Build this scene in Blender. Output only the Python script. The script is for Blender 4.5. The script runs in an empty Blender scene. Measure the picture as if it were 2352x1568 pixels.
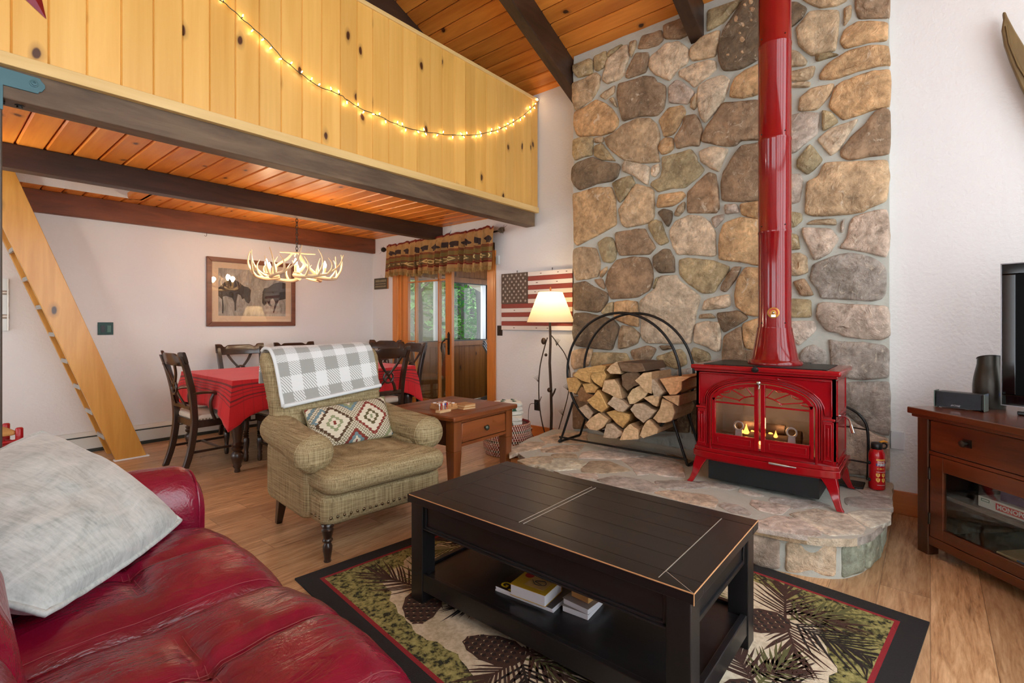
import bpy, math, random
from mathutils import Vector, Matrix, noise
random.seed(11)
SC = bpy.context.scene
COL = SC.collection
PI = math.pi
# ---------------------------------------------------------------- photo geometry (measured once, used to find real positions on real planes)
FPX, VY0, YAW, EYE = 1145.0, 740.0, math.radians(40), 1.25
CC, SS = math.cos(YAW), math.sin(YAW)
XL, YB, XR, XC, YF = 4.28, 6.25, 4.13, 4.05, 3.214      # door wall, picture wall, wall right of chimney, chimney face, loft front
def _ray(u, v):
    a = (u - 1176) / FPX
    return Vector((CC + a * SS, SS - a * CC, (VY0 - v) / FPX))
def atX(u, v, x):
    r = _ray(u, v); return r * (x / r.x) + Vector((0, 0, EYE))
def atY(u, v, y):
    r = _ray(u, v); return r * (y / r.y) + Vector((0, 0, EYE))
def atZ(u, v, z):
    r = _ray(u, v); return r * ((z - EYE) / r.z) + Vector((0, 0, EYE))
def sr(r, g, b):
    f = lambda c: (c / 255 / 12.92) if c / 255 <= .04045 else ((c / 255 + .055) / 1.055) ** 2.4
    return (f(r), f(g), f(b), 1)
# ---------------------------------------------------------------- mesh builder
class MB:
    def __init__(s):
        s.v = []; s.f = []; s.mi = []; s.fc = []; s.uv = {}
        s.c = (1, 1, 1, 1)
    def add(s, vs, fs, mi=0, M=None, uv=None):
        b = len(s.v)
        for k, p in enumerate(vs):
            p = Vector(p)
            s.v.append(M @ p if M else p)
            if uv: s.uv[b + k] = uv[k]
        for f in fs:
            s.f.append(tuple(b + i for i in f)); s.mi.append(mi); s.fc.append(s.c)
        return b
    def bx(s, x0, x1, y0, y1, z0, z1, mi=0, M=None):
        vs = [(x, y, z) for z in (z0, z1) for y in (y0, y1) for x in (x0, x1)]
        s.add(vs, [(0, 2, 3, 1), (4, 5, 7, 6), (0, 1, 5, 4), (2, 6, 7, 3), (0, 4, 6, 2), (1, 3, 7, 5)], mi, M); return s
    def taper(s, x0, x1, y0, y1, z0, z1, k=.6, kx=None, off=(0, 0), mi=0, M=None):     # box whose bottom is scaled by k
        kx = k if kx is None else kx
        cx, cy = (x0 + x1) / 2, (y0 + y1) / 2
        vs = []
        for z, q, qx in ((z0, k, kx), (z1, 1, 1)):
            o = off if z == z0 else (0, 0)
            for y in (y0, y1):
                for x in (x0, x1):
                    vs.append((cx + (x - cx) * qx + o[0], cy + (y - cy) * q + o[1], z))
        s.add(vs, [(0, 2, 3, 1), (4, 5, 7, 6), (0, 1, 5, 4), (2, 6, 7, 3), (0, 4, 6, 2), (1, 3, 7, 5)], mi, M); return s
    def tube(s, pts, r, n=8, mi=0, closed=False, M=None, flat=1.0):
        pts = [Vector(p) for p in pts]; m = len(pts)
        rs = r if isinstance(r, (list, tuple)) else [r] * m
        vs = []; up = None
        for i, p in enumerate(pts):
            if closed: t = pts[(i + 1) % m] - pts[i - 1]
            else: t = pts[min(i + 1, m - 1)] - pts[max(i - 1, 0)]
            t.normalize()
            if up is None:
                up = Vector((0, 0, 1)) if abs(t.z) < .9 else Vector((1, 0, 0))
            a = t.cross(up)
            if a.length < 1e-5: a = t.cross(Vector((0, 1, .3)))
            a.normalize(); b = a.cross(t); up = b
            for k in range(n):
                w = 2 * PI * k / n
                vs.append(p + (a * math.cos(w) + b * math.sin(w) * flat) * rs[i])
        fs = []
        for i in range(m if closed else m - 1):
            j = (i + 1) % m
            for k in range(n):
                l = (k + 1) % n
                fs.append((i * n + k, i * n + l, j * n + l, j * n + k))
        if not closed:
            fs.append(tuple(range(n))[::-1]); fs.append(tuple((m - 1) * n + k for k in range(n)))
        s.add(vs, fs, mi, M); return s
    def lathe(s, prof, n=20, mi=0, M=None, cap=True):            # prof: (r, z) from bottom to top, about local z
        vs = []; fs = []
        for r, z in prof:
            for k in range(n):
                w = 2 * PI * k / n; vs.append((r * math.cos(w), r * math.sin(w), z))
        m = len(prof)
        for i in range(m - 1):
            for k in range(n):
                l = (k + 1) % n
                fs.append((i * n + k, i * n + l, (i + 1) * n + l, (i + 1) * n + k))
        if cap:
            fs.append(tuple(range(n))[::-1]); fs.append(tuple((m - 1) * n + k for k in range(n)))
        s.add(vs, fs, mi, M); return s
    def prism(s, poly, z0, z1, mi=0, M=None):
        n = len(poly)
        ar = sum(poly[i][0] * poly[(i + 1) % n][1] - poly[(i + 1) % n][0] * poly[i][1] for i in range(n))
        if ar < 0: poly = poly[::-1]
        vs = [(x, y, z0) for x, y in poly] + [(x, y, z1) for x, y in poly]
        fs = [tuple(range(n))[::-1], tuple(range(n, 2 * n))] + [(i, (i + 1) % n, n + (i + 1) % n, n + i) for i in range(n)]
        s.add(vs, fs, mi, M); return s
    def grid(s, fn, nu, nv, mi=0, M=None, cu=False, cv=False, flip=False, uv=False):   # fn(u,v) u,v in 0..1
        vs = []; us = []
        for j in range(nv + (0 if cv else 1)):
            for i in range(nu + (0 if cu else 1)):
                vs.append(fn(i / nu, j / nv)); us.append((i / nu, j / nv, 0))
        W = nu + (0 if cu else 1); H = nv + (0 if cv else 1); fs = []
        for j in range(nv):
            for i in range(nu):
                a = j * W + i; b = j * W + (i + 1) % W; c = ((j + 1) % H) * W + (i + 1) % W; d = ((j + 1) % H) * W + i
                fs.append((a, d, c, b) if flip else (a, b, c, d))
        s.add(vs, fs, mi, M, us if uv else None); return s
    def ball(s, c, r, n=12, m=8, mi=0, M=None, sx=1, sy=1, sz=1):
        c = Vector(c)
        vs = [c + Vector((0, 0, -r * sz))]; fs = []
        for j in range(1, m):
            t = -PI / 2 + PI * j / m
            for i in range(n):
                w = 2 * PI * i / n
                vs.append(c + Vector((r * sx * math.cos(t) * math.cos(w), r * sy * math.cos(t) * math.sin(w), r * sz * math.sin(t))))
        vs.append(c + Vector((0, 0, r * sz)))
        for i in range(n):
            fs.append((0, 1 + (i + 1) % n, 1 + i))
            for j in range(m - 2):
                a = 1 + j * n
                fs.append((a + i, a + (i + 1) % n, a + n + (i + 1) % n, a + n + i))
            a = 1 + (m - 2) * n
            fs.append((a + i, a + (i + 1) % n, len(vs) - 1))
        s.add(vs, fs, mi, M); return s
    def text(s, txt, size, M, mi=0, ext=.0006, sx=1.0, bold=0.0, shear=0.0, align='CENTER'):
        cu = bpy.data.curves.new('lettering', 'FONT'); cu.body = txt; cu.size = size; cu.extrude = ext; cu.offset = bold; cu.shear = shear
        cu.align_x = align; cu.align_y = 'CENTER'; cu.resolution_u = 3
        o = bpy.data.objects.new('lettering', cu); COL.objects.link(o)
        dg = bpy.context.evaluated_depsgraph_get(); e = o.evaluated_get(dg); me = e.to_mesh()
        vs = [(v.co.x * sx, v.co.y, v.co.z) for v in me.vertices]; fs = [tuple(p.vertices) for p in me.polygons]
        e.to_mesh_clear(); bpy.data.objects.remove(o); bpy.data.curves.remove(cu)
        s.add(vs, fs, mi, M); return s
    def build(s, name, mats, parent=None, bevel=0, seg=2, smooth=40, sub=0, loc=None, rot=None):
        me = bpy.data.meshes.new(name)
        me.from_pydata([tuple(v) for v in s.v], [], s.f)
        mats = mats if isinstance(mats, (list, tuple)) else [mats]
        for m in mats: me.materials.append(m)
        me.polygons.foreach_set('material_index', s.mi)
        if any(c != (1, 1, 1, 1) for c in s.fc):
            at = me.color_attributes.new('tint', 'FLOAT_COLOR', 'CORNER')
            for p in me.polygons:
                for li in p.loop_indices: at.data[li].color = s.fc[p.index]
        if s.uv:
            at = me.attributes.new('puv', 'FLOAT_VECTOR', 'POINT')
            for k, w in s.uv.items(): at.data[k].vector = w
        me.validate(); me.update()
        if smooth:
            me.polygons.foreach_set('use_smooth', [True] * len(me.polygons))
            if smooth < 180: me.set_sharp_from_angle(angle=math.radians(smooth))
        o = bpy.data.objects.new(name, me); COL.objects.link(o)
        if parent: o.parent = parent
        if loc: o.location = loc
        if rot: o.rotation_euler = rot
        if bevel:
            b = o.modifiers.new('bevel', 'BEVEL'); b.width = bevel; b.segments = seg; b.limit_method = 'ANGLE'; b.angle_limit = math.radians(35)
        if sub:
            b = o.modifiers.new('subdivision', 'SUBSURF'); b.levels = sub; b.render_levels = sub
        return o
def tag(o, label, cat, group=None, kind=None):
    o['label'] = label; o['category'] = cat
    if group: o['group'] = group
    if kind: o['kind'] = kind
    return o
def thing(name, label, cat, loc=(0, 0, 0), rz=0, group=None):
    o = bpy.data.objects.new(name, None); COL.objects.link(o)
    o.location = loc; o.rotation_euler = (0, 0, rz); o.empty_display_size = .1
    return tag(o, label, cat, group)
def struct(o): o['kind'] = 'structure'; return o
def dup(root, loc=None, rz=None, label=None, scale=None):
    def cp(o, par):
        c = o.copy(); COL.objects.link(c)
        if par is not None: c.parent = par
        for ch in [x for x in COL.objects if x.parent == o]: cp(ch, c)
        return c
    r = cp(root, None)
    if loc is not None: r.location = loc
    if rz is not None: r.rotation_euler = (0, 0, rz)
    if label: r['label'] = label
    return r
def frame(o, ex, ey, ez=None):
    ex = Vector(ex).normalized(); ey = Vector(ey); ey = (ey - ex * ey.dot(ex)).normalized()
    ez = ex.cross(ey)
    return Matrix(((ex.x, ey.x, ez.x, o[0]), (ex.y, ey.y, ez.y, o[1]), (ex.z, ey.z, ez.z, o[2]), (0, 0, 0, 1)))
def spline(P, k=6, closed=False):
    P = [Vector(p) for p in P]; n = len(P); out = []
    for i in range(n if closed else n - 1):
        if closed: a, b, c, d = P[i - 1], P[i], P[(i + 1) % n], P[(i + 2) % n]
        else: a, b, c, d = P[max(i - 1, 0)], P[i], P[i + 1], P[min(i + 2, n - 1)]
        for j in range(k):
            t = j / k
            out.append(.5 * ((2 * b) + (c - a) * t + (2 * a - 5 * b + 4 * c - d) * t * t + (3 * b - a - 3 * c + d) * t ** 3))
    if not closed: out.append(P[-1])
    return out
# ---------------------------------------------------------------- materials
class NT:
    def __init__(s, name):
        s.m = bpy.data.materials.new(name); s.m.use_nodes = True; s.t = s.m.node_tree; s.t.nodes.clear()
        s.out = s.t.nodes.new('ShaderNodeOutputMaterial')
    def n(s, typ, inp=None, **pr):
        d = s.t.nodes.new('ShaderNode' + typ)
        for k, v in pr.items(): setattr(d, k, v)
        for k, v in (inp or {}).items():
            if hasattr(v, 'is_linked') or isinstance(v, bpy.types.NodeSocket): s.t.links.new(v, d.inputs[k])
            else:
                try: d.inputs[k].default_value = v
                except Exception:
                    d.inputs[k].default_value = v[:3] if len(v) == 4 else tuple(v) + (1,)
        return d
    def math(s, op, a, b=0.0, c=0.0):
        return s.n('Math', {0: a, 1: b, 2: c}, operation=op).outputs[0]
    def mix(s, f, a, b, mode='MIX'):
        d = s.n('Mix', None, data_type='RGBA', blend_type=mode)
        for i, v in ((0, f), (6, a), (7, b)):
            if isinstance(v, bpy.types.NodeSocket): s.t.links.new(v, d.inputs[i])
            else: d.inputs[i].default_value = v
        return d.outputs[2]
    def ramp(s, f, stops, const=False):
        d = s.n('ValToRGB', {0: f}); r = d.color_ramp
        if const: r.interpolation = 'CONSTANT'
        while len(r.elements) < len(stops): r.elements.new(.5)
        for e, (p, c) in zip(r.elements, stops): e.position = p; e.color = c if len(c) == 4 else (*c, 1)
        return d.outputs[0]
    def coord(s, scale=(1, 1, 1), rot=(0, 0, 0), loc=(0, 0, 0), src='Object'):
        tc = s.n('TexCoord').outputs[src]
        return s.n('Mapping', {'Vector': tc, 'Scale': scale, 'Rotation': rot, 'Location': loc}).outputs[0]
    def attr(s, name): return s.n('Attribute', attribute_name=name)
    def noise(s, vec, scale=5, detail=4, rough=.55, dist=0):
        return s.n('TexNoise', {'Vector': vec, 'Scale': scale, 'Detail': detail, 'Roughness': rough, 'Distortion': dist}).outputs[0]
    def bump(s, h, strength=.2, dist=.01):
        return s.n('Bump', {'Height': h, 'Strength': strength, 'Distance': dist}).outputs[0]
    def done(s, col, rough=.5, metal=0, normal=None, **kw):
        p = s.n('BsdfPrincipled')
        d = {'Base Color': col, 'Roughness': rough, 'Metallic': metal}
        if normal is not None: d['Normal'] = normal
        for k, v in kw.items(): d[k.replace('_', ' ')] = v
        for k, v in d.items():
            if isinstance(v, bpy.types.NodeSocket): s.t.links.new(v, p.inputs[k])
            else: p.inputs[k].default_value = v
        s.t.links.new(p.outputs[0], s.out.inputs[0]); return s.m
def dim(c, k): return (c[0] * k, c[1] * k, c[2] * k, 1)
def plain(name, col, rough=.5, metal=0, var=0, vs=6, bump=0, bs=60, stretch=(1, 1, 1), **kw):
    t = NT(name); c = col; nrm = None
    if var or bump: co = t.coord(stretch)
    if var: c = t.mix(t.noise(co, vs, 5), dim(col, 1 - var), dim(col, 1 + var))
    if bump: nrm = t.bump(t.noise(co, bs, 4), bump, .01)
    return t.done(c, rough, metal, nrm, **kw)
def wood(name, c1, c2, axis=0, scale=14, rough=.4, knots=0, kc=None, tint=False, bump=.08, coat=0, stretch=.07, kscale=3.2, kst=.5, wear=None, nax=None):
    t = NT(name)
    sc = [1, 1, 1]; sc[axis] = stretch
    tc = t.n('TexCoord').outputs['Object']
    if tint:
        a = t.attr('tint').outputs['Color']
        off = t.n('VectorMath', {0: a, 1: (7.3, 5.1, 9.7)}, operation='MULTIPLY').outputs[0]
        tc = t.n('VectorMath', {0: tc, 1: off}, operation='ADD').outputs[0]
    co = t.n('Mapping', {'Vector': tc, 'Scale': sc}).outputs[0]
    g = t.noise(co, scale, 6, .6, .6)
    g2 = t.noise(co, scale * 4, 3, .6, .2)
    f = t.math('ADD', t.math('MULTIPLY', g, .75), t.math('MULTIPLY', g2, .25))
    col = t.ramp(f, [(.32, c1), (.68, c2)])
    if knots:
        ks = [1, 1, 1]; ks[axis] = kst
        kco = t.n('Mapping', {'Vector': tc, 'Scale': ks}).outputs[0]
        wob = t.n('VectorMath', {0: kco, 1: t.n('VectorMath', {0: t.n('TexNoise', {'Vector': kco, 'Scale': 9.0}).outputs[1], 1: (.05, .05, .05)}, operation='MULTIPLY').outputs[0]}, operation='ADD').outputs[0]
        if nax is not None:
            sp_ = t.n('SeparateXYZ', {0: wob}).outputs; ot_ = [i for i in range(3) if i not in (axis, nax)][0]
            wob = t.n('CombineXYZ', {0: sp_[axis], 1: sp_[ot_], 2: 0.0}).outputs[0]
        v = t.n('TexVoronoi', {'Vector': wob, 'Scale': kscale, 'Randomness': 1.0}, voronoi_dimensions='2D' if nax is not None else '3D')
        sel = t.math('LESS_THAN', t.n('SeparateColor', {0: v.outputs['Color']}).outputs[0], knots)
        k1 = t.math('MULTIPLY', t.ramp(v.outputs['Distance'], [(.0, (1, 1, 1)), (.042, (1, 1, 1)), (.06, (.35, .35, .35)), (.12, (0, 0, 0))]), sel)
        col = t.mix(k1, col, kc or dim(c1, .2))
    if tint:
        col = t.mix(1.0, col, t.n('SeparateColor', {0: a}).outputs[2], 'MULTIPLY') if False else t.mix(1.0, col, t.n('HueSaturation', {'Color': a, 'Saturation': 0.0}).outputs[0], 'MULTIPLY')
    if wear:
        w = t.ramp(t.noise(t.coord((1, 1, 1)), 9, 6, .7), [(.62, (0, 0, 0)), (.72, (1, 1, 1))])
        col = t.mix(t.math('MULTIPLY', w, .6), col, wear)
    return t.done(col, rough, 0, t.bump(f, bump, .01) if bump else None, Coat_Weight=coat, Coat_Roughness=.15)
def emit(name, col, strength):
    t = NT(name)
    e = t.n('Emission', {'Color': col, 'Strength': strength}); t.t.links.new(e.outputs[0], t.out.inputs[0]); return t.m
def glassmat(name, tint=(1, 1, 1, 1), refl=1.0, base=.06):
    t = NT(name)
    fc = t.n('LayerWeight', {'Blend': .5}).outputs['Facing']
    f = t.math('MINIMUM', t.math('ADD', t.math('MULTIPLY', t.math('POWER', fc, 4.0), refl * .6), base), .95)
    tr = t.n('BsdfTransparent', {'Color': tint}); gl = t.n('BsdfGlossy', {'Color': (1, 1, 1, 1), 'Roughness': .02})
    mx = t.n('MixShader', {0: f, 1: tr.outputs[0], 2: gl.outputs[0]}); t.t.links.new(mx.outputs[0], t.out.inputs[0]); return t.m
M = {}
M['white_wall'] = plain('white_plaster', sr(221, 220, 218), .75, bump=.35, bs=45)
M['black_metal'] = plain('black_iron', sr(28, 27, 27), .42, .3)
M['dark_bronze'] = plain('dark_bronze', sr(58, 50, 42), .4, .7)
M['chrome'] = plain('brushed_steel', sr(190, 190, 190), .22, 1)
M['black_plastic'] = plain('black_plastic', sr(24, 25, 27), .38)
M['gloss_black'] = plain('gloss_black', sr(8, 8, 9), .06)
M['paper'] = plain('paper', sr(232, 232, 235), .7)
M['pane'] = glassmat('window_pane')
# ================================================================ room shell
M['floor'] = None
def floor_mat():
    t = NT('floor_planks')
    tc = t.n('TexCoord').outputs['Object']; xyz = t.n('SeparateXYZ', {0: tc})
    W, L = .185, 1.22
    v = t.math('DIVIDE', xyz.outputs[1], W); row = t.math('FLOOR', v)
    rr = t.n('TexWhiteNoise', {'W': row}, noise_dimensions='1D').outputs[0]
    u = t.math('ADD', t.math('DIVIDE', xyz.outputs[0], L), rr); col = t.math('FLOOR', u)
    idv = t.n('CombineXYZ', {0: row, 1: col, 2: 0.0}).outputs[0]
    wn = t.n('TexWhiteNoise', {'Vector': idv}, noise_dimensions='3D')
    off = t.n('VectorMath', {0: wn.outputs[1], 1: (9, 9, 9)}, operation='MULTIPLY').outputs[0]
    p = t.n('VectorMath', {0: tc, 1: off}, operation='ADD').outputs[0]
    co = t.n('Mapping', {'Vector': p, 'Scale': (.55, 5.5, 1)}).outputs[0]
    g = t.noise(co, 3.2, 8, .66, 1.4)
    g2 = t.noise(t.n('Mapping', {'Vector': p, 'Scale': (1, 9, 1)}).outputs[0], 9, 5, .6, .6)
    f = t.math('ADD', t.math('MULTIPLY', g, .6), t.math('MULTIPLY', g2, .4))
    c = t.ramp(f, [(.3, sr(116, 82, 54)), (.44, sr(184, 142, 100)), (.6, sr(218, 180, 136)), (.75, sr(234, 204, 164))])
    c = t.mix(.5, c, t.n('HueSaturation', {'Color': c, 'Value': t.math('ADD', .62, t.math('MULTIPLY', wn.outputs[0], .7))}).outputs[0])
    kn = t.n('TexVoronoi', {'Vector': t.n('Mapping', {'Vector': p, 'Scale': (1.1, 3.2, 1)}).outputs[0], 'Scale': 1.5})
    kk = t.ramp(kn.outputs['Distance'], [(0, (1, 1, 1)), (.035, (.6, .6, .6)), (.11, (0, 0, 0))])
    c = t.mix(t.math('MULTIPLY', kk, .6), c, sr(88, 66, 50))
    fv = t.math('FRACT', v); fu = t.math('FRACT', u)
    e = t.math('MINIMUM', t.math('MULTIPLY', t.math('MINIMUM', fv, t.math('SUBTRACT', 1, fv)), W), t.math('MULTIPLY', t.math('MINIMUM', fu, t.math('SUBTRACT', 1, fu)), L))
    j = t.ramp(t.math('MULTIPLY', e, 100), [(.08, (1, 1, 1)), (.22, (0, 0, 0))])
    c = t.mix(t.math('MULTIPLY', j, .5), c, sr(90, 66, 48))
    h = t.math('SUBTRACT', t.math('MULTIPLY', f, .5), t.math('MULTIPLY', j, .7))
    return t.done(c, .36, 0, t.bump(h, .25, .006))
M['floor'] = floor_mat()
struct(MB().bx(-2.8, 4.5, -2.1, 6.5, -.12, 0).build('floor', M['floor'], smooth=0))
RS, RZ0 = .436, 3.70                                  # roof pitch along X, height of its underside at the door wall
roofz = lambda x: RZ0 + RS * (XL - x)
XRIDGE = -1.3
def wall_poly(pts, axis, a, b, name):                 # polygon in (horizontal, z), extruded along the other axis
    m = MB()
    if axis == 'Y': mm = Matrix(((1, 0, 0, 0), (0, 0, 1, 0), (0, 1, 0, 0), (0, 0, 0, 1)))
    else: mm = Matrix(((0, 0, 1, 0), (1, 0, 0, 0), (0, 1, 0, 0), (0, 0, 0, 1)))
    m.prism(pts, a, b, 0, mm)
    return struct(m.build(name, M['white_wall'], smooth=0))
wall_poly([(-2.8, 0), (XL, 0), (XL, roofz(XL) + .1), (XRIDGE, roofz(XRIDGE) + .1), (-2.8, roofz(XRIDGE) - .5)], 'Y', YB, YB + .15, 'wall_back')
D0, D1, DH = 3.85, 5.68, 2.08                         # door opening
m = MB()
for (y0, y1, z0, z1) in ((D1, YB + .15, 0, RZ0 + .1), (.4, D0, 0, RZ0 + .1), (D0, D1, DH, RZ0 + .1)): m.bx(XL, XL + .15, y0, y1, z0, z1)
struct(m.build('wall_right', M['white_wall'], smooth=0))
struct(MB().bx(XR, XR + .3, -2.1, .45, 0, roofz(XR) + .1).build('wall_right_corner', M['white_wall'], smooth=0))
# off-camera walls with the big windows that light the room
m = MB()
zz = 4.2
m.bx(-2.8, 4.2, -2.05, -1.9, 0, .35); m.bx(-2.8, 4.2, -2.05, -1.9, zz, 6.3)
for x in (-2.8, 3.75): m.bx(x, x + .45, -2.05, -1.9, .35, zz)
struct(m.build('wall_front', M['white_wall'], smooth=0))
m = MB()
for x in (-2.35, -1.15, .05, 1.25, 2.45, 3.65): m.bx(x - .05, x + .1, -2.03, -1.92, .35, zz)
for z in (.35, 2.2, 4.12): m.bx(-2.35, 3.75, -2.03, -1.92, z, z + .09)
M['pine_dark'] = wood('stained_window_wood', sr(150, 92, 44), sr(186, 122, 62), 2, 10)
struct(m.build('window_1', M['pine_dark'], smooth=0))
m = MB()
m.bx(-2.95, -2.8, -2.05, YB + .15, 0, .5); m.bx(-2.95, -2.8, -2.05, YB + .15, 2.15, 6.3)
for y0, y1 in ((-2.05, -1.5), (1.6, 3.5), (5.7, YB + .15)): m.bx(-2.95, -2.8, y0, y1, .5, 2.15)
struct(m.build('wall_left', M['white_wall'], smooth=0))
m = MB()
for y in (-1.5, .02, 1.5, 3.5, 4.55, 5.6): m.bx(-2.93, -2.82, y, y + .1, .5, 2.15)
struct(m.build('window_2', M['pine_dark'], smooth=0))
# roof: tongue and groove boards running along Y, and rafters
M['roof_pine'] = wood('stained_roof_pine', sr(190, 106, 34), sr(236, 152, 62), 1, 9, .42, .5, sr(72, 34, 14), tint=True, kscale=3.6, kst=.6, nax=2)
m = MB(); bw = .142
ang = math.atan(RS)
ex, ey = Vector((0, 1, 0)), Vector((-math.cos(ang), 0, math.sin(ang)))
k = 0; L = (XL + .2 - XRIDGE) / math.cos(ang); s = -.2 / math.cos(ang)
while s < L - .2:
    g = random.uniform(.78, 1.12); m.c = (g, g * random.uniform(.94, 1.0), g * .95, 1)
    m.add([(0, 0, 0)], [])
    F = frame((XL, 0, RZ0), ex, ey)
    b = len(m.v)
    y0, y1 = -2.1, YB + .1
    vs = [(y0, s + .004, .012), (y1, s + .004, .012), (y1, s + .012, 0), (y1, s + bw - .008, 0), (y0, s + bw - .008, 0), (y0, s + .012, 0), (y1, s + bw, .012), (y0, s + bw, .012), (y0, s, .06), (y1, s, .06), (y1, s + bw, .06), (y0, s + bw, .06)]
    nrm = F.to_3x3() @ Vector((0, 0, 1))
    if nrm.z < 0: vs = [(a, b2, -c) for a, b2, c in vs]
    m.add(vs, [(0, 1, 2, 5), (5, 2, 3, 4), (4, 3, 6, 7), (8, 11, 10, 9), (0, 8, 9, 1), (7, 6, 10, 11), (0, 5, 4, 7, 11, 8), (1, 9, 10, 6, 3, 2)], 0, F)
    s += bw
m.c = (1, 1, 1, 1)
m.add([(XRIDGE, -2.1, roofz(XRIDGE)), (XRIDGE, YB + .1, roofz(XRIDGE)), (-3.0, YB + .1, roofz(XRIDGE) - .74), (-3.0, -2.1, roofz(XRIDGE) - .74), (XRIDGE, -2.1, roofz(XRIDGE) + .1), (XRIDGE, YB + .1, roofz(XRIDGE) + .1), (-3.0, YB + .1, roofz(XRIDGE) - .64), (-3.0, -2.1, roofz(XRIDGE) - .64)], [(0, 3, 2, 1), (4, 5, 6, 7), (0, 1, 5, 4), (3, 7, 6, 2), (0, 4, 7, 3), (1, 2, 6, 5)])
struct(m.build('ceiling', M['roof_pine'], smooth=0))
M['dark_beam'] = wood('dark_stained_beam', sr(38, 24, 17), sr(82, 54, 38), 0, 9, .5, .2, sr(20, 12, 9), stretch=.12)
M['dark_rafter'] = wood('dark_rafter', sr(34, 23, 17), sr(76, 52, 38), 0, 9, .45, 0, stretch=.15)
nt = 1
for y, xe in ((.14, XC), (1.39, XC), (2.645, XL), (3.89, XL), (5.14, XL)):
    m = MB(); dz = .285
    xs = (XRIDGE - .1, xe + .02)
    vs = []
    for x in xs:
        for yy in (y, y + .105):
            vs += [(x, yy, roofz(x) + .02), (x, yy, roofz(x) - dz)]
    m.add(vs, [(0, 1, 3, 2), (4, 6, 7, 5), (0, 2, 6, 4), (1, 5, 7, 3), (0, 4, 5, 1), (2, 3, 7, 6)])
    struct(m.build('trim_%d' % nt, M['dark_rafter'], bevel=.006, smooth=0)); nt += 1
# ---------------------------------------------------------------- loft: deck, beams, rail
ZL = 2.455
M['loft_pine'] = wood('orange_stained_pine', sr(216, 118, 32), sr(248, 166, 70), 1, 8, .34, .45, sr(110, 52, 18), tint=True, kscale=4.2, kst=.6, nax=2)
m = MB(); x = -.9; w = .147
while x < XL:
    x1 = min(x + w, XL)
    g = random.uniform(.86, 1.08); m.c = (g, g * random.uniform(.93, 1), g * .96, 1)
    segs = [(YF + .02, YB)]
    if x1 < 1.42: segs = [(YF + .02, 4.86), (5.985, YB)]
    for y0, y1 in segs:
        vs = [(x + .003, ZL + .012), (x + .012, ZL), (x1 - .012, ZL), (x1 - .003, ZL + .012), (x1, ZL + .05), (x, ZL + .05)]
        mm = Matrix(((1, 0, 0, 0), (0, 0, 1, 0), (0, 1, 0, 0), (0, 0, 0, 1)))
        m.prism(vs, y0, y1, 0, mm)
    x = x1
struct(m.build('ceiling_loft', M['loft_pine'], smooth=0))
M['beam_grey'] = wood('weathered_front_beam', sr(66, 48, 34), sr(124, 102, 78), 0, 6, .65, 0, stretch=.2)
M['beam_red'] = wood('reddish_beam', sr(84, 44, 26), sr(138, 78, 46), 0, 7, .5, .4, sr(60, 30, 20), stretch=.15)
def bar(name, mt, x0, x1, y0, y1, z0, z1, bev=.004):
    c = Vector(((x0 + x1) / 2, (y0 + y1) / 2, (z0 + z1) / 2)); hx, hy, hz = (x1 - x0) / 2, (y1 - y0) / 2, (z1 - z0) / 2
    o = MB().bx(-hx, hx, -hy, hy, -hz, hz).build(name, mt, bevel=bev, smooth=0, loc=c); return struct(o)
m = MB().bx(-.6, XL - .05, 3.23, 3.35, 2.272, 2.42)
struct(m.build('trim_6', M['beam_grey'], bevel=.005, smooth=0))
bar('trim_7', M['dark_beam'], -.6, XL, 4.738, 4.855, 2.288, ZL)
bar('trim_8', M['beam_red'], -.6, XL, 6.185, YB, 2.25, ZL)
M['pine_light'] = wood('clear_pine_trim', sr(206, 170, 104), sr(232, 200, 138), 0, 9, .4, 0, stretch=.08)
bar('trim_9', M['pine_light'], -.6, XL - .03, YF - .022, 3.34, 2.414, 2.472, .003)
bar('trim_10', M['pine_light'], -.6, XL - .02, YF - .012, YF + .03, 3.60, 3.632, .003)
m = MB()
for x0, x1, y0, y1 in ((-.2, 1.42, 5.968, 5.98), (1.405, 1.425, 4.86, 5.97)): m.bx(x0, x1, y0, y1, ZL + .0, ZL + .2)
struct(m.build('trim_11', M['white_wall'], smooth=0))
# rail boards
M['rail_pine'] = wood('knotty_pine_boards', sr(214, 160, 74), sr(236, 188, 104), 2, 7, .38, .55, sr(76, 40, 16), tint=True, kscale=3.6, kst=.5, stretch=.05, bump=.04, nax=1)
bp = [26, 112, 200, 279, 353, 420, 482, 541, 596, 646, 694, 739, 782, 820, 856, 893, 926, 958, 988, 1016, 1044, 1069, 1093, 1117, 1140, 1161, 1181, 1202, 1221, 1236]
xs = [-.5, -.37, -.24, -.11, .01, .12] + [atY(u, 300, YF).x for u in bp]
xs[-1] = XL - .02
m = MB()
for a, b in zip(xs, xs[1:]):
    g = random.uniform(.9, 1.06); m.c = (g, g * random.uniform(.96, 1), g * random.uniform(.9, 1), 1)
    vs = [(a, YF + .008), (a + .005, YF), (b - .005, YF), (b, YF + .008), (b, YF + .022), (a, YF + .022)]
    m.prism(vs, 2.455, 3.61)
m.c = (1, 1, 1, 1)
struct(m.build('wall_loft', M['rail_pine'], smooth=0))
# post at the left end of the beam
M['post'] = wood('dark_post', sr(40, 32, 26), sr(84, 68, 54), 2, 10, .5)
struct(MB().bx(.10, .247, 3.23, 3.36, 0, 2.272).build('trim_12', M['post'], bevel=.005, smooth=0))
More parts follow.
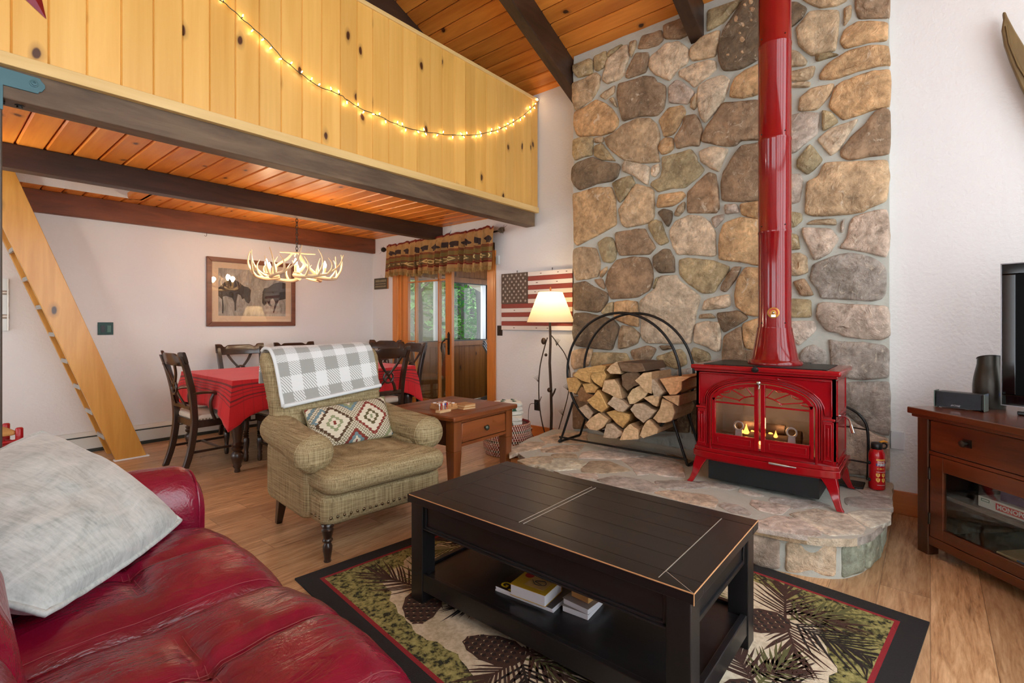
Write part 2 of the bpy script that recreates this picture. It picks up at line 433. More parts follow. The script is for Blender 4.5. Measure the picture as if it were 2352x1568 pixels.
# ---------------------------------------------------------------- doorway, porch
M['fir'] = wood('honey_fir', sr(176, 100, 34), sr(214, 138, 62), 2, 9, .35, 0, coat=.3)
m = MB()
m.bx(XL - .02, XL + .17, D0 - .02, D0 + .075, 0, DH); m.bx(XL - .025, XL, D0 - .0, D0 + .1, 0, DH + .09)
m.bx(XL - .025, XL, D1 - .03, D1 + .065, 0, DH + .09); m.bx(XL - .02, XL + .17, D1 - .05, D1, 0, DH); m.bx(XL + .01, XL + .06, D1 - .075, D1 - .05, 0, DH)
m.bx(XL - .025, XL, D0, D1 + .06, DH, DH + .09); m.bx(XL, XL + .17, D0, D1, DH - .03, DH)
struct(m.build('door_1', M['fir'], bevel=.003, smooth=0))
dr = bpy.data.objects.new('door_2', None); COL.objects.link(dr); dr['kind'] = 'structure'
dx0, dx1 = XL + .03, XL + .075
m = MB()
ya, yb = 4.607, 5.585
m.bx(dx0, dx1, ya, ya + .115, .01, DH - .03); m.bx(dx0, dx1, yb - .11, yb, .01, DH - .03)
m.bx(dx0, dx1, ya + .115, yb - .11, .01, .24); m.bx(dx0, dx1, ya + .115, yb - .11, DH - .14, DH - .03)
m.build('door_frame', M['fir'], dr, bevel=.003, smooth=0)
m = MB()
for y in (5.315, 4.852): m.bx(dx0 - .003, dx1 + .003, y - .009, y + .009, .24, DH - .14)
m.bx(dx0 - .003, dx1 + .003, ya + .115, yb - .11, 1.785, 1.803)
for a, b in ((ya + .115, 4.852), (5.315, yb - .11)): m.bx(dx0 - .003, dx1 + .003, a, b, .985, 1.003)
m.build('muntin_bar', M['fir'], dr, smooth=0)
M['door_glass'] = glassmat('door_glass', (.93, .96, .94, 1), 2.2, .13)
MB().bx(dx0 + .018, dx0 + .024, ya + .1, yb - .1, .23, DH - .13).build('glass', M['door_glass'], dr, smooth=0)
m = MB(); yh = ya + .05
m.prism([(yh - .016, .84), (yh + .016, .84), (yh + .02, 1.1), (yh, 1.13), (yh - .02, 1.1)], dx0 - .008, dx0, 0, Matrix(((0, 0, 1, 0), (1, 0, 0, 0), (0, 1, 0, 0), (0, 0, 0, 1))))
m.tube([(dx0 - .005, yh, 1.04), (dx0 - .05, yh, 1.04), (dx0 - .055, yh + .02, 1.03), (dx0 - .055, yh + .07, .99), (dx0 - .055, yh + .085, .92), (dx0 - .05, yh + .075, .87)], [.009, .009, .009, .009, .008, .006], 10)
m.tube([(dx0 - .003, yh, .92), (dx0 - .018, yh, .92)], .012, 10)
m.build('door_handle', M['dark_bronze'], dr, smooth=50)
# porch beyond the doorway
M['porch_pine'] = wood('porch_pine_boards', sr(112, 62, 20), sr(160, 98, 38), 2, 8, .4, .4, sr(70, 36, 14), tint=True, kscale=3.5, nax=1)
YP = 5.72
m = MB()
x = XL + .15
while x < 6.55:
    g = random.uniform(.85, 1.1); m.c = (g, g, g, 1)
    m.bx(x + .002, x + .118, YP, YP + .04, 0, .90)
    m.bx(x + .002, x + .118, YP, YP + .04, 1.93, 2.5); x += .12
m.c = (1, 1, 1, 1)
m.bx(XL + .15, 6.6, YP - .03, YP + .06, .88, .955); m.bx(XL + .15, 6.6, YP - .02, YP + .06, 1.88, 1.96)
m.bx(XL + .15, 4.50, YP - .01, YP + .06, .95, 1.9); m.bx(6.17, 6.6, YP - .01, YP + .06, .95, 1.9)
struct(m.build('wall_porch', M['porch_pine'], smooth=0))
M['porch_pane'] = glassmat('porch_pane', (1, 1, 1, 1), .3, .015)
pw = bpy.data.objects.new('window_3', None); COL.objects.link(pw); pw['kind'] = 'structure'
M['white_paint'] = plain('white_paint', sr(235, 238, 240), .45)
m = MB()
m.bx(5.02, 5.10, YP + .0, YP + .05, .96, 1.88); m.bx(6.06, 6.13, YP + .0, YP + .05, .96, 1.88)
m.build('window_post', M['white_paint'], pw, smooth=0)
m = MB()
for (a, b, c, d) in ((4.5, 6.17, .953, .972), (4.5, 6.17, 1.868, 1.882), (4.5, 4.515, .96, 1.88), (6.155, 6.17, .96, 1.88)): m.bx(a, b, YP - .005, YP + .05, c, d)
m.build('window_frame', M['black_metal'], pw, smooth=0)
MB().bx(4.5, 6.17, YP + .02, YP + .026, .96, 1.88).build('glass', M['porch_pane'], pw, smooth=0)
M['deck'] = wood('porch_deck', sr(120, 104, 88), sr(160, 142, 124), 1, 6, .6)
struct(MB().bx(XL + .15, 7.0, 1.0, 7.0, -.12, -.01).build('floor_porch', M['deck'], smooth=0))
struct(MB().bx(XL + .15, 6.7, 1.0, YP + .1, 2.45, 2.55).build('ceiling_porch', M['porch_pine'], smooth=0))
m = MB(); m.bx(6.6, 6.68, 1.0, YP + .06, -.01, .95); m.bx(6.6, 6.68, 1.0, YP + .06, 1.9, 2.5); m.bx(XL + .15, 6.68, .95, 1.03, -.01, 2.5)  # unseen outer porch walls, added to cut the daylight on the porch boards
for y in (1.0, 2.2, 3.4, 4.6): m.bx(6.6, 6.68, y, y + .09, .9, 1.95)
struct(m.build('wall_porch_baffle', M['porch_pine'], smooth=0))
M['soffit'] = plain('painted_soffit', sr(150, 140, 126), .7)
m = MB()
P = [atY(1060, 646, 8.2), atY(1123, 682, 8.2)]
d = P[1] - P[0]
m.prism([(P[0].x - d.x * 1.2, P[0].z - d.z * 1.2), (P[1].x + d.x * .7, P[1].z + d.z * .7), (P[1].x + d.x * .7 + .2, P[1].z + d.z * .7 + 1.2), (P[0].x - d.x * 1.2, P[0].z + 1.6)], 7.2, 8.2, 0, Matrix(((1, 0, 0, 0), (0, 0, 1, 0), (0, 1, 0, 0), (0, 0, 0, 1))))
struct(m.build('ceiling_eave', M['soffit'], smooth=0))
# baseboards
M['base_wood'] = wood('orange_baseboard', sr(176, 92, 30), sr(208, 122, 50), 1, 8, .35, 0, coat=.3)
struct(MB().bx(XR - .02, XR, -1.9, .21, 0, .15).build('baseboard_right', M['base_wood'], bevel=.004, smooth=0))
struct(MB().bx(XL - .02, XL, 2.64, D0 - .02, 0, .14).build('baseboard_door', M['base_wood'], bevel=.004, smooth=0))
# ================================================================ fieldstone chimney and hearth
PAL = {'t': sr(180, 156, 124), 'l': sr(204, 185, 158), 'b': sr(148, 124, 98), 'g': sr(158, 152, 144), 'y': sr(190, 156, 114), 'o': sr(160, 144, 110), 'd': sr(120, 102, 80), 'p': sr(184, 168, 152), 'e': sr(152, 162, 146)}
RG = {1: (1300, 0, 5.2267), 2: (1300, 280, 5.2267), 3: (1300, 560, 5.2267), 4: (1800, 0, 3.919), 5: (1800, 360, 3.919), 6: (1800, 720, 3.919)}
ST = '''1o 90,790 290,710 330,740 320,890 150,935 95,860
1o 350,690 490,620 490,720 470,800 390,850 355,840
1o 520,620 690,540 580,640 505,690
1l 690,560 750,550 750,650 760,700 720,800 700,890 650,950 500,1010 450,960 480,860 500,740
1t 775,520 850,490 840,560 790,690 770,620
1b 920,440 1150,370 1170,480 1110,540 1000,580 870,590
1b 1180,320 1400,230 1490,410 1370,470 1190,470
1l 1210,530 1360,510 1470,590 1470,720 1440,780 1340,840 1250,965 1060,890 1000,800 1020,690
1b 840,650 990,640 1000,720 965,870 760,940 720,920 770,800
1t 90,1010 380,880 420,930 400,1050 320,1190 130,1330 85,1200
1t 480,1100 590,1030 580,1120 480,1200 420,1160
1t 530,1200 580,1170 620,1280 600,1280
1b 640,1020 960,920 1060,940 1090,990 1195,1030 1195,1200 1180,1300 1100,1390 880,1395 690,1455 650,1290 620,1150
1y 110,1350 260,1280 370,1205 440,1230 560,1310 635,1440 625,1500 560,1590 450,1620 300,1632 150,1635 105,1510
1t 1510,590 1650,450 1850,370 1830,540 1790,680 1680,700 1520,735 1495,660
1d 1900,370 1960,290 2120,30 2160,0 2330,-60 2480,-60 2480,640 2300,720 2100,830 1890,850 1850,740 1830,600
1o 1710,140 2100,0 2060,80 1900,270 1700,380
1l 1370,860 1560,770 1720,730 1800,750 1800,840 1650,960 1550,1050 1480,980 1370,920
1p 1240,1050 1330,970 1400,990 1545,1110 1470,1250 1250,1235
1l 1600,1050 1720,970 1870,910 1970,960 1920,1130 1880,1240 1780,1360 1680,1480 1610,1380 1590,1200
1y 2030,960 2150,860 2300,790 2480,700 2480,1100 2300,1130 2150,1175 1975,1165 1990,1060
1t 1500,1290 1510,1200 1585,1120 1580,1270 1540,1320
1y 1230,1310 1400,1270 1440,1350 1380,1470 1310,1600 1190,1650 1130,1450
2b 1440,-60 1560,-80 1620,20 1640,100 1600,290 1480,280 1340,325 1320,200 1390,80
2b 1700,60 1900,-223 2150,-240 2300,-250 2480,-250 2480,210 2300,220 2110,220 2050,280 1930,295 1640,240 1650,180
2t 480,200 600,130 700,40 850,-30 1000,-40 1080,20 1120,120 1130,220 1100,320 1110,400 1130,480 900,495 710,460 560,350 490,270
2o 100,220 190,190 330,190 320,400 210,420 120,460 90,400
2t 350,190 455,180 440,250 350,250
2o 355,290 440,260 500,350 600,470 430,450 350,410
2y 1150,230 1200,190 1290,200 1290,320 1240,370 1150,390 1120,310
2d 85,560 150,490 330,430 480,490 620,500 650,540 620,660 560,710 380,740 170,820 100,750 75,680
2l 690,510 740,475 890,510 1010,540 1000,650 985,765 870,680 770,620 690,600
2l 1040,540 1120,510 1130,590 1080,660 1030,640
2o 1160,430 1310,390 1500,335 1580,440 1570,480 1670,570 1600,660 1500,730 1430,790 1300,790 1110,840 1030,760 1050,720 1150,670 1170,540
2l 1610,360 1750,300 1950,330 1900,440 1840,600 1740,550 1630,480
2b 2040,380 2110,290 2300,260 2480,250 2480,930 2290,940 2090,955 1880,945 1870,750 1890,620
2o 560,740 680,680 790,650 830,740 740,880 660,970 630,930
2y 100,870 350,790 550,790 600,930 610,1230 400,1350 150,1480 110,1450 100,1100
2t 850,750 1000,790 1060,830 1060,1150 1000,1210 750,1265 690,1240 640,1060 680,1000
2y 1130,880 1400,840 1440,890 1380,950 1280,1010 1100,1030
2b 1470,850 1600,720 1720,610 1800,640 1820,800 1845,1030 1800,1090 1470,1090
2p 1920,1000 2050,990 2080,1090 1920,1105
2y 2100,990 2300,960 2480,950 2480,1160 2300,1160 2120,1120
2t 1350,1020 1430,960 1420,1060 1360,1130 1310,1120
2d 1110,1090 1180,1050 1280,1070 1270,1180 1230,1260
2o 1000,1230 1080,1180 1150,1200 1180,1320 1240,1440 1140,1480 1080,1420 1010,1290
2l 1260,1290 1330,1190 1500,1120 1640,1140 1720,1210 1790,1320 1800,1590 1750,1615 1560,1590 1340,1590 1300,1500 1260,1380
2p 1760,1150 1890,1110 1890,1170 1800,1270 1770,1220
2y 1900,1220 2100,1150 2300,1180 2480,1180 2480,1700 2290,1720 2140,1680 1850,1650 1840,1450
2b 600,1330 860,1290 950,1290 990,1370 1080,1500 1010,1590 870,1590 650,1600 620,1480
2o 390,1450 480,1390 560,1390 610,1520 600,1640 540,1690 450,1670 420,1560
3t 100,70 200,40 370,60 420,230 390,390 250,420 130,435 95,300
3y 430,330 500,270 490,330 440,400 420,390
3b 520,330 620,200 800,160 990,170 1040,290 1050,420 1000,560 850,640 560,660 530,620 480,470
3d 1060,150 1170,70 1250,70 1300,180 1310,340 1130,350 1060,260
3o 1370,190 1480,170 1750,205 1960,270 1950,330 1850,460 1780,580 1650,590 1480,480 1370,370
3b 2010,290 2110,275 2040,420 1930,570 1860,550 1900,450
3y 2070,430 2160,290 2300,295 2480,290 2480,870 2300,860 2180,850 2050,750 2030,620
3b 350,430 440,420 470,500 460,540 390,490
3d 95,480 240,450 340,520 500,590 510,680 420,800 370,820 250,800 110,790
3l 1140,390 1330,380 1380,460 1480,530 1620,640 1560,820 1540,1000 1500,1190 1250,1190 980,1190 915,1110 910,900 890,700 960,630 1080,540
3o 1080,420 1120,400 1100,500 1050,540
3l 1680,680 1800,640 1960,610 1970,740 1900,770 1660,795 1650,760
3t 1620,850 1740,835 1800,890 1610,895
3d 1820,830 2080,800 2190,890 2050,980 1900,1060 1850,950
3y 2130,960 2300,900 2480,890 2480,1270 2250,1265 2160,1250 2130,1090
3l 1560,970 1680,930 1850,950 1860,1180 1850,1270 1810,1285 1680,1220 1540,1180
3y 600,700 720,685 860,690 880,990 760,970 590,900
3o 430,830 510,720 575,700 560,850 510,855
3d 110,830 250,830 460,880 590,920 640,990 620,1080 560,1270 370,1250 130,1220 90,1060
3t 680,980 800,1000 890,1080 860,1190 740,1240 640,1260 640,1110
3b 1900,1120 2050,1020 2110,1000 2125,1180 2160,1280 2350,1290 2480,1290 2480,1600 1900,1600 1890,1300
3b 790,1280 990,1220 1090,1260 1010,1400 860,1420 810,1360
3d 1130,1220 1240,1220 1300,1250 1180,1275
3o 340,1300 500,1310 720,1310 770,1400 600,1420 400,1470 300,1460
3t 80,1290 180,1260 320,1260 320,1340 270,1460 110,1500 80,1450
3o 1100,1350 1370,1260 1440,1330 1450,1440 1330,1500 1200,1450 1110,1410
3o 1540,1240 1720,1310 1740,1400 1600,1430 1500,1350
3g 930,1440 1130,1450 1200,1520 960,1530
3g 1350,1520 1500,1490 1510,1620 1400,1620 1340,1570
3b 90,1540 400,1540 420,1800 110,1800
3d 440,1560 900,1560 880,1820 450,1820
3b 920,1570 1300,1600 1280,1840 900,1840
3g 1320,1660 1860,1640 1860,1900 1320,1880
3b 90,1830 500,1840 480,2200 100,2230
3d 520,1860 1000,1860 980,2200 510,2200
3d 1020,1870 1500,1900 1480,2260 1010,2220
3b 1530,1930 1860,1930 1860,2260 1520,2270
3g 1890,1640 2480,1640 2480,2000 1900,1990
3b 1890,2030 2480,2030 2480,2350 1890,2350
4d -80,30 120,30 205,85 160,170 80,240 -80,260
4t 170,-60 580,-60 560,10 470,55 330,70 200,20
4t 545,80 610,50 605,150 545,240
4b 650,-60 950,-60 945,165 680,170 655,80
4t 240,110 500,100 490,290 465,460 300,490 250,500 140,410 120,260
4y 560,270 660,210 750,200 930,210 930,370 780,380 560,435 510,380
4o 290,500 390,480 500,495 300,555
4y 600,460 770,420 940,425 950,590 820,605 640,650 480,710 340,720 330,680 390,590
4t -80,480 110,460 210,550 190,590 -80,615
4t -80,680 130,640 280,600 260,690 200,730 -80,740
4t -80,755 240,745 220,790 -80,795
4y 480,780 560,730 790,650 960,635 965,720 950,960 800,990 540,1080 410,960
4t 160,880 260,800 460,760 400,880 300,990 140,1000
4p -80,1070 200,1020 320,1030 300,1210 190,1290 110,1370 -80,1380
4o 350,1000 430,1020 495,1100 355,1180
4l 310,1260 430,1160 670,1080 590,1200 510,1330 430,1400
4b 520,1350 600,1250 740,1120 810,1020 900,980 970,1010 970,1250 940,1390 780,1400 600,1440 520,1410
4o 130,1440 240,1300 350,1440 280,1520 210,1570 125,1500
5t 370,60 700,50 930,40 945,160 920,400 770,460 700,500 500,520 280,535 200,510 215,230 320,180
5p -80,170 150,160 175,220 140,400 80,420 -80,420
5o -80,480 160,510 160,580 90,630 -80,630
5t 270,570 460,560 470,615 210,610
5p 180,640 420,650 490,740 410,870 280,930 170,690
5p 520,600 550,560 540,660 520,680
5p 640,540 780,500 930,480 950,700 940,830 920,900 820,880 740,850 560,830 510,820 580,730 600,600
5o -80,690 120,700 150,830 -80,850
5t -80,880 150,870 210,910 215,1040 120,1065 -80,1060
5g 270,970 450,900 600,870 800,910 910,990 920,1190 880,1280 780,1295 520,1275 340,1270 320,1200 240,1110 260,1010
5b 90,1130 190,1100 270,1240 160,1250
5o -80,1290 90,1280 240,1290 245,1440 -80,1450
5p 310,1330 380,1310 560,1330 930,1345 950,1440 950,1611 880,1646 700,1631 540,1611 500,1581 400,1571 330,1490 300,1461
6p -80,70 280,70 290,150 200,230 140,280 90,240 -80,240
6g 190,310 270,280 370,330 385,400 385,465 300,460 160,430 150,370
6g 410,230 520,260 700,260 900,290 940,330 940,570 700,590 540,570 430,490 430,380
6g 530,640 600,620 950,615 960,720 965,1000 950,1090 870,1080 700,1000 580,910 530,880
6p 540,930 680,1000 870,1110 940,1120 950,1400 700,1500 540,1500
6g -80,600 480,600 480,1000 -80,1000
6b -80,1040 490,1040 490,1400 -80,1400'''
def stone_mat(name, bumpk=.7):
    t = NT(name); a = t.attr('tint').outputs['Color']
    co = t.coord()
    n1 = t.noise(co, 5, 6, .65, .4); n2 = t.noise(co, 22, 5, .65); n3 = t.noise(co, 11, 7, .72, 1.2)
    c = t.mix(1.0, a, t.ramp(n1, [(.30, (.58, .56, .52, 1)), (.5, (.97, .97, .97, 1)), (.68, (1.3, 1.28, 1.24, 1))]), 'MULTIPLY')
    c = t.mix(1.0, c, t.ramp(n2, [(.32, (.62, .6, .57, 1)), (.66, (1.15, 1.15, 1.15, 1))]), 'MULTIPLY')
    c = t.mix(t.math('MULTIPLY', t.ramp(n3, [(.59, (0, 0, 0)), (.66, (1, 1, 1))]), .6), c, sr(226, 212, 188))
    c = t.mix(t.math('MULTIPLY', t.ramp(t.noise(co, 8, 6, .7, .8), [(.3, (1, 1, 1)), (.4, (0, 0, 0))]), .55), c, sr(74, 58, 42))
    h = t.math('ADD', n1, t.math('MULTIPLY', n3, .6))
    return t.done(c, .62, 0, t.bump(h, bumpk, .06))
M['stone'] = stone_mat('field_stone')
M['mortar'] = plain('mortar', sr(184, 186, 176), .85, var=.12, vs=14, bump=.4, bs=40)
def stone(m, pts, nrm, h, tint, seed, grow=.007):
    """one rounded stone: pts on its bed plane, growing along nrm"""
    pts = [Vector(p) for p in pts]; n0 = len(pts)
    c = sum(pts, Vector()) / n0
    pts = [p + (p - c).normalized() * grow for p in pts]
    if (sum(((pts[i] - c).cross(pts[(i + 1) % n0] - c) for i in range(n0)), Vector())).dot(nrm) < 0: pts = pts[::-1]
    out = []
    for i in range(n0):                                   # rounded corners
        a, b, d = pts[i - 1], pts[i], pts[(i + 1) % n0]
        k = .28
        p0 = b.lerp(a, min(.24, .02 / max((a - b).length, .001))); p2 = b.lerp(d, min(.24, .02 / max((d - b).length, .001)))
        out += [p0, (p0 + p2 + b * 2) / 4, p2]
        L = (d - b).length
        for j in range(1, int(L / .07) + 1):
            q = j / (int(L / .07) + 1); out.append(p2.lerp(d, q * .9))
    n = len(out)
    size = min((p - c).length for p in out)
    rings = [(0.0, -.02), (0.0, h * .45), (.006, h * .85), (.018, h), (.06, h * 1.1)]
    vs = []
    for ins, hh in rings:
        for k, p in enumerate(out):
            d = c - p; L = max(d.length, 1e-4)
            q = p + d * min(ins / L, .55)
            w = noise.noise(q * 9 + Vector((seed, 0, 0)))
            if hh > 0: q = q + nrm * (hh + w * h * .35)
            else: q = q + nrm * hh
            if ins < .02: q = q + d / L * noise.noise(p * 22) * .005
            vs.append(q)
    for ins in (.45,):
        for p in out:
            q = p.lerp(c, ins + .2); w = noise.noise(q * 6 + Vector((seed, 3, 0))); vs.append(q + nrm * (h * 1.2 + w * h * .5))
    vs.append(c + nrm * (h * 1.2 + noise.noise(c * 6) * h * .5))
    R = len(rings) + 1; fs = []
    for r in range(R - 1):
        for k in range(n):
            l = (k + 1) % n; fs.append((r * n + k, r * n + l, (r + 1) * n + l, (r + 1) * n + k))
    for k in range(n): fs.append(((R - 1) * n + k, (R - 1) * n + (k + 1) % n, R * n))
    m.c = tint; m.add(vs, fs, 0); m.c = (1, 1, 1, 1)
def tintof(ch):
    c = PAL[ch]; g = random.uniform(1.16, 1.44); w = random.uniform(.96, 1.04)
    return (c[0] * g * w, c[1] * g, c[2] * g / w, 1)
m = MB()
CY0, CY1 = .20, 2.635
top = roofz(XC) + .05
ys = [CY0 + .008, CY1 - .01]
m.c = (.99, .99, .99, 1)
def face(u, v):
    y = ys[0] + (ys[1] - ys[0]) * u; z = .05 + (top - .05) * v
    e = 0
    return (XC + noise.noise(Vector((y * 5, z * 5, 1))) * .006, y + (noise.noise(Vector((z * 4, u * 9, 0))) * .012 if u in (0, 1) else 0), z)
m.grid(face, 40, 60, 1, flip=True)
m.bx(XC + .012, XL + .02, CY0 + .006, CY1 - .012, 0, top, 1)
for k, line in enumerate(ST.split('\n')):
    ch = line[:2]; ox, oy, s_ = RG[int(ch[0])]
    P = []
    for tok in line[3:].split():
        a, b = tok.split(','); P.append(atX(ox + float(a) / s_, oy + float(b) / s_, XC))
    for p in P:
        p.y = min(max(p.y, CY0 + .002), CY1 + .012); p.z = min(max(p.z, .235), roofz(XC) - .01)
    stone(m, P, Vector((-1, 0, 0)), random.uniform(.022, .036), tintof(ch[1]), k * 1.7)
for (a, b_, r) in ((2150, 60, 30), (2220, 20, 35), (2250, 120, 45), (2070, 240, 60), (2120, 290, 40), (2230, 250, 40), (2240, 400, 30), (2130, 480, 45), (2190, 490, 40), (2260, 500, 30), (2040, 610, 40), (2120, 625, 35), (1950, 660, 30), (2040, 690, 35), (2085, 400, 18)):
    P = []
    for k in range(9):
        w_ = 2 * PI * k / 9; rr = r * random.uniform(.7, 1.15); P.append(atX(1300 + (a + rr * math.cos(w_)) / 5.2267, (b_ + rr * math.sin(w_)) / 5.2267, XC - .033))
    stone(m, P, Vector((-1, 0, 0)), .008, sr(222, 186, 146), a, 0)
struct(m.build('wall_chimney', [M['stone'], M['mortar']], smooth=50))
# ---------------------------------------------------------------- hearth
HZ = .22
hearth = thing('stone_hearth', 'raised curved fieldstone hearth carrying the red stove and the log rack', 'hearth')
ctrl = [(3.985, 2.80), (3.50, 2.74), (3.12, 2.585), (2.93, 2.22), (2.78, 1.75), (2.715, 1.2), (2.72, .72), (2.79, .40), (2.97, .235), (3.35, .165), (3.80, .175), (4.035, .19)]
edge = spline([(x, y, 0) for x, y in ctrl], 9)
def hull(off):
    out = []
    for i, p in enumerate(edge):
        t = edge[min(i + 1, len(edge) - 1)] - edge[max(i - 1, 0)]; t.normalize()
        nn = Vector((-t.y, t.x, 0))                        # outward test
        if nn.dot(Vector((3.6, 1.4, 0)) - p) > 0: nn = -nn
        out.append(p + nn * off)
    return out
back = [(4.036, CY0 + .01), (4.036, CY1 - .02)]
m = MB(); m.c = (.99, .99, .99, 1)
inner = hull(-.045)
m.prism([(p.x, p.y) for p in inner] + back, .0, .185, 1)
acc = 0; i = 0; k = 0
while i < len(inner) - 1:
    j = i; L = 0; tgt = random.uniform(.17, .25)
    while j < len(inner) - 1 and L < tgt: L += (inner[j + 1] - inner[j]).length; j += 1
    a, b = inner[i], inner[j]; t = (b - a).normalized(); nn = Vector((-t.y, t.x, 0))
    if nn.dot(Vector((3.6, 1.4, 0)) - a) > 0: nn = -nn
    a2 = a + t * .018; b2 = b - t * .018
    P = []
    for z, sh in ((.012, 0), (.155, random.uniform(-.008, .008))):
        row = [a2.lerp(b2, q) for q in (0, .35, .7, 1)]
        row = [Vector((p.x, p.y, z + random.uniform(-.006, .006))) for p in row]
        P += row if z < .1 else row[::-1]
    stone(m, P, nn, .018, tintof(random.choice('tpeelgp')), 50 + k); k += 1; i = j
m.build('stone_face', [M['stone'], M['mortar']], hearth, smooth=50)
m = MB(); m.c = (.99, .99, .99, 1)
wob = [p + Vector((noise.noise(p * 7) * .018, noise.noise(p * 7 + Vector((5, 0, 0))) * .018, 0)) for p in edge]
nb = len(m.f); m.prism([(p.x, p.y) for p in wob] + back, .175, HZ - .006, 1)
tt = tintof('p')
for k in range(nb + 2, len(m.f)):
    if (k - nb) % 9 == 0: tt = tintof(random.choice('plgt'))
    m.mi[k] = 0; m.fc[k] = tt
HF = '''1t 420,190 600,150 860,130 850,240 700,240 490,240
1t 130,280 330,225 480,240 400,290 200,330 130,360
1t 430,290 640,260 830,260 770,320 620,330 440,320
1o 210,400 400,365 530,370 520,430 300,450
1o 530,350 640,335 740,345 770,385 560,380
1p 790,380 830,320 1100,310 1400,360 1160,390
1l 540,400 780,400 860,420 790,480 560,500 400,460
1o 820,480 900,410 1060,410 1230,480 1260,500 1000,525 820,510
1p 1190,395 1500,365 1750,440 1780,560 1600,550 1330,490
1p 700,530 940,530 960,580 800,570
1g 960,590 1120,550 1400,590 1540,650 1480,710 1100,640
1g 1510,600 1760,600 1820,650 1650,680 1540,640
1t 1500,710 1650,690 2050,740 2090,790 2060,850 1800,800
1g 1860,620 1980,600 2300,650 2200,680
1p 1300,490 1440,530 1340,540
1g 900,250 1200,260 1560,340 1100,300
1b 1600,330 1900,420 1860,470 1760,430
2p 300,110 560,190 420,190 300,150
2p 440,240 860,310 740,400 520,350 430,290
2g 60,300 130,270 300,310 400,380 390,410 200,380
2p 480,490 720,420 930,450 1060,510 1190,600 1170,640 1000,635 480,550
2l 870,400 1150,345 1290,370 1480,400 1680,550 1640,612 1300,630 1215,590 1070,495 940,440
2g 1490,220 1750,190 1980,230 1985,330 1700,330 1500,290
2l 1520,390 1700,360 1980,380 1950,470 1770,550 1690,510
2g 650,210 1080,240 1300,300 900,330 640,250
2g -500,20 -200,30 -60,90 -300,110
2g 1560,90 1900,130 1960,200 1700,170'''
for k, line in enumerate(HF.split('\n')):
    ox, oy, s_ = ((1140, 960, 4.127), (1640, 1100, 4.9))[int(line[0]) - 1]
    P = []
    for tok in line[3:].split():
        a, b = tok.split(','); P.append(atZ(ox + float(a) / s_, oy + float(b) / s_, HZ - .006))
    tc_ = tintof(line[1]); gm_ = (tc_[0] + tc_[1] + tc_[2]) / 3; tc_ = tuple(min(.8, (c_ * .6 + gm_ * .4) * 1.3) for c_ in tc_[:3]) + (1,)
    stone(m, P, Vector((0, 0, 1)), .0055, tc_, 90 + k, .013)
m.build('hearth_slab', [M['stone'], M['mortar']], hearth, smooth=50)
# ================================================================ rug
def rot2(p, a): return (p[0] * math.cos(a) - p[1] * math.sin(a), p[0] * math.sin(a) + p[1] * math.cos(a))
RA = math.radians(-6)
rug = thing('area_rug', 'cream lodge rug with pine cones and a black border under the black coffee table', 'rug', (2.698, .002, 0), RA)
def rug_mat(name, kind):
    t = NT(name); co = t.coord()
    if kind == 'field':
        n1 = t.noise(co, 2.2, 5, .6, .5); n2 = t.noise(co, 60, 3)
        c = t.ramp(n1, [(.35, sr(176, 160, 120)), (.5, sr(214, 200, 168)), (.65, sr(232, 222, 196))])
        c = t.mix(.3, c, t.ramp(n2, [(.35, sr(150, 134, 100)), (.6, sr(236, 226, 204))]))
    else:
        n2 = t.n('TexVoronoi', {'Vector': co, 'Scale': 75.0}).outputs['Distance']
        sp = t.noise(co, 42, 4, .65)
        c = t.ramp(sp, [(.40, sr(34, 36, 22)), (.46, sr(112, 110, 60)), (.55, sr(150, 146, 88)), (.7, sr(176, 168, 108))])
    return t.done(c, .95, 0, t.bump(t.noise(co, 220, 2), .5, .004))
M['rug_field'] = rug_mat('rug_cream', 'field'); M['rug_olive'] = rug_mat('rug_moss', 'olive')
M['rug_black'] = plain('rug_black', sr(34, 33, 34), .95, bump=.5, bs=220); M['rug_red'] = plain('rug_red', sr(150, 32, 42), .95, bump=.5, bs=220)
M['rug_brown'] = plain('rug_brown', sr(72, 46, 36), .95, var=.25, vs=40, bump=.5, bs=220); M['rug_dark'] = plain('rug_dark_needles', sr(38, 30, 26), .95, var=.3, vs=40)
M['rug_tan'] = plain('rug_tan_flecks', sr(206, 184, 142), .95); M['rug_green'] = plain('rug_olive_needles', sr(96, 96, 56), .95, var=.3, vs=40)
RW, RL = 1.76, 2.19
m = MB()
m.bx(-RW, 0, 0, RL, 0, .008, 0)
def flat(poly, z, mi):
    m.add([(x, y, z) for x, y in poly], [tuple(range(len(poly)))] if sum(poly[i][0] * poly[(i + 1) % len(poly)][1] - poly[(i + 1) % len(poly)][0] * poly[i][1] for i in range(len(poly))) > 0 else [tuple(range(len(poly)))[::-1]], mi)
def rect(x0, x1, y0, y1, z, mi): flat([(x0, y0), (x1, y0), (x1, y1), (x0, y1)], z, mi)
b = .085
for k, (mi, q) in enumerate(((3, b), (2, b + .018))): rect(-RW + q, -q, q, RL - q, .0083 + k * .0003, (3, 2)[k])
